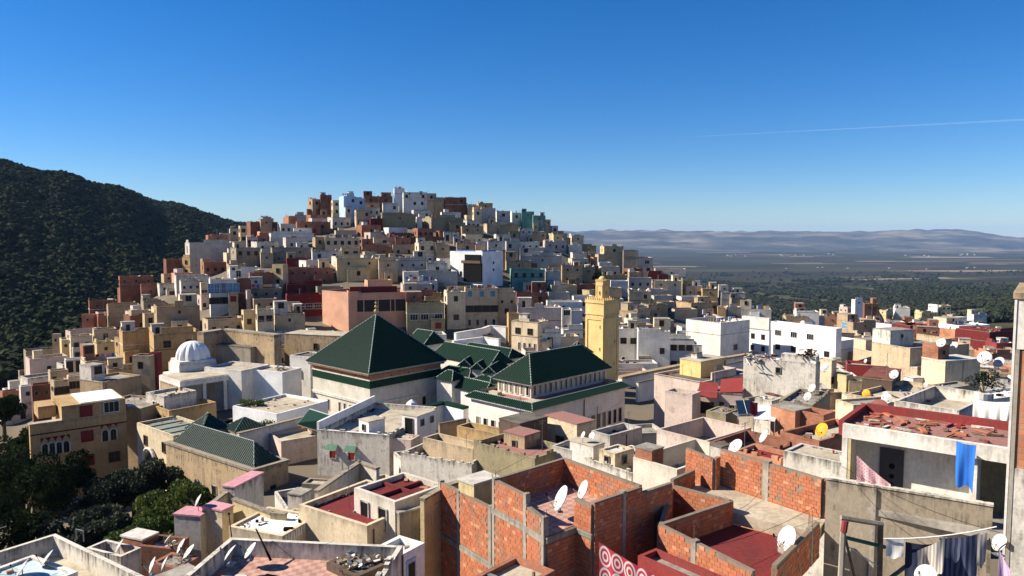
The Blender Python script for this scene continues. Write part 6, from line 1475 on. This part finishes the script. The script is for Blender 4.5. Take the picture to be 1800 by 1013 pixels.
# rusty ladder frame, poles and cables
for pts, lb, r in (([P(762,888,35), P(1100,700,80)], 'long thin cable above the brick terrace', .01), ([P(1300,895,36), P(1352,838,39)], 'cable from the brick yard to the tall brick wall', .012), ([P(1250,960,31), P(1450,880,36)], 'cable sagging across the sandy roof', .012), ([P(1480,820,33), P(1770,940,25)], 'cable crossing in front of the concrete wall', .01), ([P(1500,845,33), P(1640,965,24)], 'second cable crossing the concrete wall', .01), ([P(215,745,86), P(60,790,87)], 'cable on the red shuttered garden house', .015)):
    line(pts, lb, r, name='cable', cat='cable', sag=.3)
mb = MB(); a, b = P(476,985,31), P(450,930,32); mb.bar((0,0,0), b-a, (.06,.035), M_BLACK, 6); mb.bar((b-a)*.9, (b-a)*1.2+Vector((.4,0,.3)), .01, M_METAL, 4); mb.bar((b-a)*.95, (b-a)*1.0+Vector((-.1,0,.35)), .01, M_METAL, 4); tag(mb.build('leaning_pole', None, a), 'dark leaning aerial pole on the tiled terrace', 'pole')
mb = MB(); a = P(410,965,33); mb.bar((0,0,0),(-.15,0,1.6),(.03,.02),M_BLACK,5); mb.bar((-.15,0,1.6),(-.15,0,1.7),.05,M_BLACK,6); tag(mb.build('thin_pole', None, a), 'thin upright pole in the corner of the tiled terrace', 'pole')
M_HOOP = M_METAL
mb = MB(); a = P(134,948,38.5); mb.bar((0,0,0),(0,0,.55),.03,M_METAL); mb.bar((0,0,.55),(.45,-.1,.5),.03,M_METAL); mb.bar((.45,-.1,.5),(.45,-.1,-.1),.03,M_METAL); tag(mb.build('metal_hoop', None, a), 'white metal hoop on the corner terrace parapet', 'hoop')
# ---------------------------------------------------------------- auto labels for the remaining houses
LAND = [h for h in HOUSES if h.get('land')]
def auto_label(px, py, desc):
    c = sorted(LAND, key=lambda h: (h['px']-px)**2+4*(h['py']-py)**2)
    for h in c[:14]:
        dx, dy = px-h['px'], py-h['py']
        w_ = ('just left of' if dx < 0 else 'just right of') if abs(dx) > 1.3*abs(dy) else (('below and left of' if dx < -8 else 'below and right of' if dx > 8 else 'straight below') if dy > 0 else ('above and left of' if dx < -8 else 'above and right of' if dx > 8 else 'straight above'))
        lab = '%s %s the %s' % (desc, w_, short(h['ref']))
        if lab not in USED: return lab
    return '%s in the crowd near the %s' % (desc, short(c[14]['ref']))
# filler houses wherever the town would otherwise be bare
def inrect(x, y, mg=0.):
    for (cx, cy, a, w_, d_) in RECTS:
        dx, dy = x-cx, y-cy
        if abs(dx)+abs(dy) > 60: continue
        u = dx*math.cos(a)+dy*math.sin(a); v = -dx*math.sin(a)+dy*math.cos(a)
        if -mg < u < w_+mg and -mg < v < d_+mg: return True
    return False
CREST = [(-20,150),(30,185),(100,195),(200,225),(300,238),(430,285),(560,318),(700,328),(820,322),(960,312),(1050,295),(1150,272),(1250,255),(1340,240),(1400,235),(1500,330),(1640,430),(1720,330),(1790,300)]
GARDEN = lambda px, Y: px < 330 and Y < 84
def town(px, Y):
    if px < -20 or px > 1790: return False
    for (a, ya), (b, yb) in zip(CREST, CREST[1:]):
        if a <= px <= b: cy = ya+(yb-ya)*(px-a)/(b-a); break
    if Y > cy-4: return False
    if px < 420 and Y < 92 and not (px > 330 and Y < 60): return False
    if 250 < px < 560 and 84 < Y < 128: return False
    if 540 < px < 1115 and 84 < Y < 128: return False
    if 1085 < px < 1330 and 96 < Y < 140: return False
    if px < 60 and Y < 120: return False
    if Y < 46: return False
    return True
rngf = random.Random(5); nf_ = 0; FILL = []
Y = 46.0
while Y < 440:
    step = max(5.6, Y*.031); x = -Y*.70
    while x < Y*.70:
        xx, yy = x+rngf.uniform(-1.5,1.5), Y+rngf.uniform(-1.5,1.5); px = CX+F*xx/yy; w_, d_ = rngf.uniform(4.5,8.5), rngf.uniform(3.8,5.5); a = rngf.uniform(.08,.42)-math.atan2(xx,yy)
        x += step*1.15
        if not town(px, yy): continue
        g0 = ground(xx, yy); cs = [(xx+u*math.cos(a)*w_-v*math.sin(a)*d_, yy+u*math.sin(a)*w_+v*math.cos(a)*d_) for u in (0,1) for v in (0,1)]
        if any(inrect(q[0], q[1], .3) for q in cs) or inrect(sum(q[0] for q in cs)/4, sum(q[1] for q in cs)/4): continue
        gl = min(ground(*q) for q in cs); gh = max(ground(*q) for q in cs); hgt = rngf.uniform(2.5, 3.9) if yy > 130 else rngf.uniform(2.8, 4.6)
        wk = rngf.choice('cbbtwwwxxxggnqkpKsc'); C = Vector((xx, yy, gh+hgt-1.2)); px, py = proj(C)
        if py > 900 or px < -10 or px > 1800: continue
        rk = rngf.choice('ggccwd'); feat = {'g':'grey roofed','c':'sandy roofed','w':'pale roofed','d':'dark roofed'}[rk]
        if yy < 78:
            lab = auto_label(px, py, 'low %s %s house' % (feat, CW[wk]))
            H = house(C, a, w_, d_, wk, rk, label=lab, ph=rngf.choice([.4,.7,.9]), wl=rngf.choice(['','1x1t','1x1d']), wr=rngf.choice(['2x1d','1x1t','1x1d','2x1t']), group='low houses filling the slopes')
        else: FILL.append((C, a, w_, d_, wk, rk, gl, rngf.choice([.4,.7,.9]), rngf.randrange(4)))
        RECTS.append((C.x, C.y, a, w_, d_)); nf_ += 1
    Y += step*1.1
FM = MB()
for C, a, w_, d_, wk, rk, gl, ph, k in FILL:
    T = Matrix.Translation((C.x, C.y, C.z)) @ Matrix.Rotation(a, 4, 'Z'); sh = shell(w_, d_, 0, ph, .2, wk, gl-C.z-2)
    for f, mi in zip(sh.f, sh.mi): FM.face([T@Vector(sh.v[i]) for i in f], sh.mats[mi], [sh.uv[i] for i in f])
    FM.face([T@Vector(q) for q in ((.2,.2,-ph),(w_-.2,.2,-ph),(w_-.2,d_-.2,-ph),(.2,d_-.2,-ph))], RF[rk])
    for j in range(k):
        x = w_*(j+.5)/k; z = -1.0-ph; FM.box(x-.4,-.04,z-1.1,x+.4,.01,z,M_DARK,T=T); 
    if C.y > 120 and k == 1: FM.box(w_*.15, d_*.3, -ph+.01, w_*.15+1.8, d_*.3+1.8, rngf.uniform(.9,1.7), W[rngf.choice('wcxb')], mtop=RF['g'], T=T)
    if k > 1:
        for _ in range(4): x, y = rngf.uniform(.4,w_-1), rngf.uniform(.4,d_-1); FM.box(x, y, -ph+.01, x+rngf.uniform(.2,.8), y+rngf.uniform(.2,.8), -ph+rngf.uniform(.15,.7), rngf.choice([M_TIN,M_WOOD,W['x'],M_TINR,M_BLACK,W['n']]), T=T)
    if k == 3: FM.box(-.04,d_*.4,-2.2,.01,d_*.4+.8,-1.1,M_DARK,T=T)
tag(FM.build('crowded_small_houses'), 'jumble of low flat roofed houses filling every gap of the town', 'houses', kind='stuff')
print('filler', nf_, len(FILL), len(HOUSES))
# scraps, pipes and stones lying about on the nearer roofs
rl = random.Random(77); LT = [M_WOOD, M_TIN, M_RUST, W['n'], W['x'], M_BLACK, BRM[0], BRM[2], M_TINR, W['w']]
mb = MB()
for H in HOUSES:
    if H['C'].y > 100 or H['w'] < 1.5 or H['d'] < 1.5 or H['ph'] < .06: continue
    for _ in range(int(H['w']*H['d']*.35)+2):
        x, y = rl.uniform(.35, H['w']-.35), rl.uniform(.35, H['d']-.35)
        if rl.random() < .6: y = rl.choice([rl.uniform(.3,.7), H['d']-rl.uniform(.3,.7)])
        l = rl.choice([.1,.15,.25,.5,.9]); p = loc2w(H, x, y, H['zr']+.01); T = Matrix.Translation(p) @ Euler((rl.uniform(-.1,.1), rl.uniform(-.1,.1), rl.uniform(0,3.1))).to_matrix().to_4x4()
        mb.box(-l/2, -.04-l*.12, 0, l/2, .04+l*.12, rl.uniform(.03,.22), rl.choice(LT), T=T)
tag(mb.build('roof_scraps'), 'scattered stones, boards and scraps lying on the nearer flat roofs', 'scraps', kind='stuff')
# ---------------------------------------------------------------- plants
def leafcloud(n, size, shape, rng, m, lump=None):
    """n leaf faces (two triangles each as a quad) spread through a crown"""
    V, Fc = [], []
    for _ in range(n):
        p = shape(rng); q = Euler((rng.uniform(0,6.3), rng.uniform(0,6.3), rng.uniform(0,6.3))).to_quaternion(); s = size*rng.uniform(.6,1.3)
        i = len(V); V += [p+q@Vector(c) for c in ((-s*.5,0,0),(0,-s*.3,0),(s*.6,0,0),(0,s*.3,0))]; Fc.append((i,i+1,i+2,i+3))
    me = bpy.data.meshes.new('crown'); me.from_pydata(V, [], Fc); me.materials.append(m); return me
def crownshape(lobes):
    def f(rng):
        c, r = rng.choice(lobes); d = Vector((rng.gauss(0,1), rng.gauss(0,1), rng.gauss(0,1))).normalized()*(r*rng.uniform(.55,1)**.6); d.z *= .8; return c+d
    return f
def big_tree(p, hgt, rad, m, n, leaf, label, cat='tree', name='garden_tree', seed=0, nl=16):
    rng = random.Random(seed); root = empty(name, p); mb = MB(); top = Vector((0,0,hgt*.45)); mb.bar((0,0,-.5), top, (rad*.07+.05, rad*.045+.03), M_BARK, 8); lobes = []
    for _ in range(nl):
        th, rr = rng.uniform(0,6.28), rad*math.sqrt(rng.uniform(.05,1))*.75; c = Vector((rr*math.cos(th), rr*math.sin(th), hgt*(.42+.42*rng.random()*(1-.45*(rr/rad)**2)))); lobes.append((c, rad*rng.uniform(.25,.42)))
        if _ < 9: mb.bar(top*rng.uniform(.5,1), c, (rad*.03+.02,.02), M_BARK, 5)
    mb.build('trunk', root); ob('crown', leafcloud(n, leaf, crownshape(lobes), rng, m), root); return tag(root, label, cat, 'trees of the garden')
def gp(px, py, Y): q = P(px, py, Y); return Vector((q.x, q.y, ground(q.x, q.y)))
TR = [(35,76,13,5.6,L_DARK,'largest dark tree in the shaded left corner'),(88,80,11,4.2,L_DARK,'dark tree touching the red shuttered garden house'),(-15,66,10.5,5,L_DARK,'dark tree cut by the left border'),(185,79,7.6,3.9,L_FIG,'fig tree below the blue white plinth'),(232,82,8.2,3.8,L_FIG,'fig tree left of the arched cream house'),(275,80,6.4,3.2,L_FIG,'dark fig tree between the arched house and the sunlit bush'),(140,70,6.5,3.8,L_FIG,'fig tree with pale glinting leaves'),(190,66,6.5,3.6,L_FIG,'nearer fig tree in the garden centre'),(300,68,6.8,3.9,L_LIT,'sunlit yellow green tree beside the old hall'),(250,62,6.2,3.5,L_LIT,'yellow green tree left of the sunlit one'),(335,72,5.0,2.8,L_LIT,'small bright tree at the foot of the old hall'),(85,62,6.5,3.6,L_FIG,'dull fig tree near the corner terrace'),(35,57,5.6,3.6,L_DARK,'low dark bush behind the corner terrace'),(130,55,4.2,2.8,L_LIT,'low green bush behind the corner terrace hoop'),(10,118,9,4,L_DARK,'dark tree below the brick ruin'),(40,100,8.5,3.6,L_DARK,'dark tree above the garden wall'),(205,56,4.6,2.8,L_FIG,'spiky low shrub near the pink floored house'),(20,88,9,4.5,L_DARK,'dark tree behind the largest dark tree')]
for i, (px, Y, h_, r_, m, lb) in enumerate(TR):
    big_tree(gp(px, 800, Y), h_, r_, m, int(9000*min(1.5, r_/3.4)), .27 if m is not L_FIG else .33, lb, seed=20+i)
p = P(1728,700,47); rt = empty('potted_shrub', p); mb = MB(); mb.bar((0,0,-.1),(0,0,.35),(.42,.5),W['w'],12); mb.build('pot', rt); rng = random.Random(3); mb = MB()
for k in range(9): mb.bar((0,0,.3),(rng.uniform(-.8,.8),rng.uniform(-.5,.5),rng.uniform(.8,1.6)),(.03,.012),M_BARK,4)
mb.build('stem', rt); ob('foliage', leafcloud(900, .13, crownshape([(Vector((rng.uniform(-.85,.85),rng.uniform(-.5,.5),rng.uniform(.7,1.5))), .42) for _ in range(9)]), rng, L_OLIVE), rt); tag(rt, 'bushy shrub in a white pot on the white washed terrace', 'potted plant')
for px, py, Y, h_, lb in ((1055,470,238,5,'dark tree among the houses right of the ridge'),(1596,556,420,7,'lone dark tree behind the far cluster'),(845,520,225,2,'small bush on a hill terrace')):
    q = P(px, py, Y); q.z = ground(q.x, q.y); big_tree(q, h_+2, h_*.5, L_DARK, 900, .5, lb, seed=px)
for k, (px, py, Y) in enumerate(((0,0,0),(432,706,97),(452,708,97),(470,745,90))):
    if not Y: continue
    q = P(px, py, Y); q.z = max(q.z-1.6, ground(q.x,q.y)); big_tree(q, 2.4, 1.1, L_LIT, 700, .2, ['clipped bush by the wall of the pyramid hall','leftmost round bush in the white court','second round bush in the white court','round bush under the tan roofed white house'][k], seed=50+k)
# scattered woods: one object each, instancing a few tree meshes
def proto_tree(seed, m, flat_=.75, n=64):
    """a lumpy leafy crown on a short trunk, about one metre across"""
    rng = random.Random(seed); V, Fc = [], []; lobes = [(Vector((rng.uniform(-.3,.3), rng.uniform(-.3,.3), rng.uniform(.35,.7))), rng.uniform(.2,.34)) for _ in range(6)]
    for _ in range(n):
        c, r = rng.choice(lobes); d = Vector((rng.gauss(0,1), rng.gauss(0,1), rng.gauss(0,1)+.3)).normalized(); p = c+d*r*rng.uniform(.8,1.05); s = .16*rng.uniform(.7,1.4)
        t1 = d.orthogonal().normalized(); t2 = d.cross(t1); a = rng.uniform(0,6.28); e1 = t1*math.cos(a)+t2*math.sin(a)+d*rng.uniform(-.3,.3); e2 = d.cross(e1).normalized()
        i = len(V); V += [p-e1*s, p-e2*s, p+e1*s, p+e2*s]; Fc.append((i,i+1,i+2,i+3))
    for c, r in lobes:      # opaque heart of each lobe so the crown is not see-through everywhere
        i = len(V); V += [c+Vector(v)*r*.8 for v in ((1,0,0),(-1,0,0),(0,1,0),(0,-1,0),(0,0,1),(0,0,-1))]
        Fc += [(i+a_,i+b_,i+c_) for a_, b_, c_ in ((0,2,4),(2,1,4),(1,3,4),(3,0,4),(2,0,5),(1,2,5),(3,1,5),(0,3,5))]
    i = len(V); V += [Vector(v) for v in ((.04,0,-.2),(-.03,.04,-.2),(-.03,-.04,-.2),(0,0,.5))]; Fc += [(i,i+1,i+3),(i+1,i+2,i+3),(i+2,i,i+3)]
    me = bpy.data.meshes.new('tree_mesh'); me.from_pydata([tuple(v) for v in V], [], Fc); me.materials.append(m); return me
def scatter(name, pts, protos, label, cat='wood'):
    me = bpy.data.meshes.new(name); me.from_pydata([p[:3] for p in pts], [], [])
    for nm, k in (('scl',3),('rz',4),('kind',5)):
        at = me.attributes.new(nm, 'FLOAT', 'POINT'); at.data.foreach_set('value', [p[k] for p in pts])
    o = ob(name, me); ng = bpy.data.node_groups.new(name+'_nodes', 'GeometryNodeTree'); ng.interface.new_socket('Geometry', in_out='INPUT', socket_type='NodeSocketGeometry'); ng.interface.new_socket('Geometry', in_out='OUTPUT', socket_type='NodeSocketGeometry')
    gi = ng.nodes.new('NodeGroupInput'); go = ng.nodes.new('NodeGroupOutput'); jn = ng.nodes.new('GeometryNodeJoinGeometry'); L_ = ng.links.new
    def attr(n):
        a = ng.nodes.new('GeometryNodeInputNamedAttribute'); a.data_type = 'FLOAT'; a.inputs[0].default_value = n; return a.outputs[0]
    for k, pm in enumerate(protos):
        po = bpy.data.objects.new('tree_source', pm); oi = ng.nodes.new('GeometryNodeObjectInfo'); oi.inputs[0].default_value = po
        ip = ng.nodes.new('GeometryNodeInstanceOnPoints'); L_(gi.outputs[0], ip.inputs['Points']); L_(oi.outputs['Geometry'], ip.inputs['Instance'])
        cm = ng.nodes.new('FunctionNodeCompare'); cm.data_type = 'FLOAT'; cm.operation = 'EQUAL'; L_(attr('kind'), cm.inputs[0]); cm.inputs[1].default_value = k; cm.inputs['Epsilon'].default_value = .1; L_(cm.outputs[0], ip.inputs['Selection'])
        cx_ = ng.nodes.new('ShaderNodeCombineXYZ'); L_(attr('rz'), cx_.inputs[2]); L_(cx_.outputs[0], ip.inputs['Rotation']); L_(attr('scl'), ip.inputs['Scale']); L_(ip.outputs[0], jn.inputs[0])
    L_(jn.outputs[0], go.inputs[0]); md = o.modifiers.new('scatter', 'NODES'); md.node_group = ng
    tag(o, label, cat, kind='stuff'); return o
rg = random.Random(9)
PH = [proto_tree(s, L_HILL) for s in (1,2,3)]; PO = [proto_tree(s, L_OLIVE) for s in (4,5,6)]
pts = []
for _ in range(70000):
    px = rg.uniform(-160, 640); Y = math.exp(rg.uniform(math.log(215), math.log(1500))); x = (px-CX)/F*Y; z = ground(x, Y)
    if Y < 260+max(0,(px-0))*.25: continue
    if rg.random() > min(1, (Y/700)**1.1): continue
    dn = mnoise.noise(Vector((x/70, Y/70, 7)))+.5*mnoise.noise(Vector((x/22, Y/22, 2)))
    if dn < -.2 and rg.random() < .8: continue
    s = rg.choice([rg.uniform(3.5,6), rg.uniform(5,8.5), rg.uniform(6,10)]); pts.append((x, Y, z-.1*s, s, rg.uniform(0,6.28), rg.randrange(3)))
print('hill trees', len(pts)); scatter('hillside_wood', pts, PH, 'dense evergreen wood covering the dark hill on the left')
pts = []
for _ in range(150000):
    px = rg.uniform(700, 1900); Y = math.exp(rg.uniform(math.log(340), math.log(4300))); x = (px-CX)/F*Y
    lim = 300+max(0, px-1300)*.5
    if Y < lim+40: continue
    z = ground(x, Y); py = proj(Vector((x, Y, z)))[1]
    if py > 600: continue
    if 1530 < px < 1740 and 536 < py < 560 and Y < 1000: continue              # open field behind the far cluster
    if 1650 < px and 484 < py < 500: continue
    pr = min(1, (Y/1500)**1.3)*(1 if Y < 1700 else .9)
    dn = mnoise.noise(Vector((x/150, Y/300, 7)))+.4*mnoise.noise(Vector((x/40, Y/60, 2)))
    th_ = -.2 if Y < 1500 else -.2+(Y-1500)/2600*.75
    if rg.random() > pr or (dn < th_ and rg.random() < (.85 if Y < 1500 else .985)): continue
    s = rg.uniform(5.5, 9.5)*(1 if Y < 1500 else 1.35); pts.append((x, Y, z-.1*s, s, rg.uniform(0,6.28), rg.randrange(3)))
print('grove trees', len(pts)); scatter('olive_groves', pts, PO, 'olive groves on the plain below the town')
# far farm buildings on the plain
mb = MB(); 
for k in range(45):
    px = rg.choice([rg.gauss(1400,14), rg.gauss(1700,18), rg.gauss(1635,12), rg.gauss(1500,60), rg.gauss(1290,15)]); py = {0:448}.get(0)+rg.choice([0,2,24,54])+rg.uniform(-1.5,1.5); Y = solveY(px, py, 0, 500, 9000); q = P(px, py, Y); s = Y*.0007
    mb.box(q.x-s*rg.uniform(1,3), q.y, q.z-3, q.x+s*rg.uniform(1,2), q.y+s*2, q.z+s*1.1, W['W'])
tag(mb.build('far_farmsteads'), 'tiny white farm buildings scattered over the plain', 'farmsteads', kind='stuff')
# ---------------------------------------------------------------- vapour trail high in the sky
a, b = ray(1190,242)*52000, ray(1830,209)*42000; mb = MB(); n = 24
for k in range(n):
    s0, s1 = k/n, (k+1)/n; mb.bar(a.lerp(b,s0), a.lerp(b,s1), (10+38*s0, 10+38*s1), M_DARK, 8)
m = bpy.data.materials.new('thin vapour'); m.use_nodes = True; t = m.node_tree; t.nodes.clear(); o_ = t.nodes.new('ShaderNodeOutputMaterial'); tr = t.nodes.new('ShaderNodeBsdfTransparent'); df = t.nodes.new('ShaderNodeBsdfTranslucent'); df.inputs[0].default_value = (1,1,1,1); d2 = t.nodes.new('ShaderNodeBsdfDiffuse'); ad = t.nodes.new('ShaderNodeAddShader'); lk(t, df.outputs[0], ad.inputs[0]); lk(t, d2.outputs[0], ad.inputs[1]); ms = t.nodes.new('ShaderNodeMixShader'); ms.inputs[0].default_value = .045; lk(t, tr.outputs[0], ms.inputs[1]); lk(t, ad.outputs[0], ms.inputs[2]); lk(t, ms.outputs[0], o_.inputs[0])
o = mb.build('vapour_trail'); o.data.materials.clear(); o.data.materials.append(m); o.data.polygons.foreach_set('material_index', [0]*len(o.data.polygons)); tag(o, 'thin white aircraft trail across the upper right sky', 'vapour trail', kind='stuff')
# ---------------------------------------------------------------- haze
HAZE = True
if HAZE:
    mb = MB(); m = bpy.data.materials.new('haze air'); m.use_nodes = True; t = m.node_tree; t.nodes.clear(); o_ = t.nodes.new('ShaderNodeOutputMaterial'); v = t.nodes.new('ShaderNodeVolumePrincipled')
    v.inputs['Color'].default_value = (.38,.62,1,1); v.inputs['Density'].default_value = 2.9e-5; v.inputs['Anisotropy'].default_value = 0.0; lk(t, v.outputs[0], o_.inputs['Volume'])
    mb.box(-23000,-19500,-330,23000,23000,230,m); hz = mb.build('haze'); tag(hz, 'pale haze filling the air over the plain', 'haze', kind='stuff')
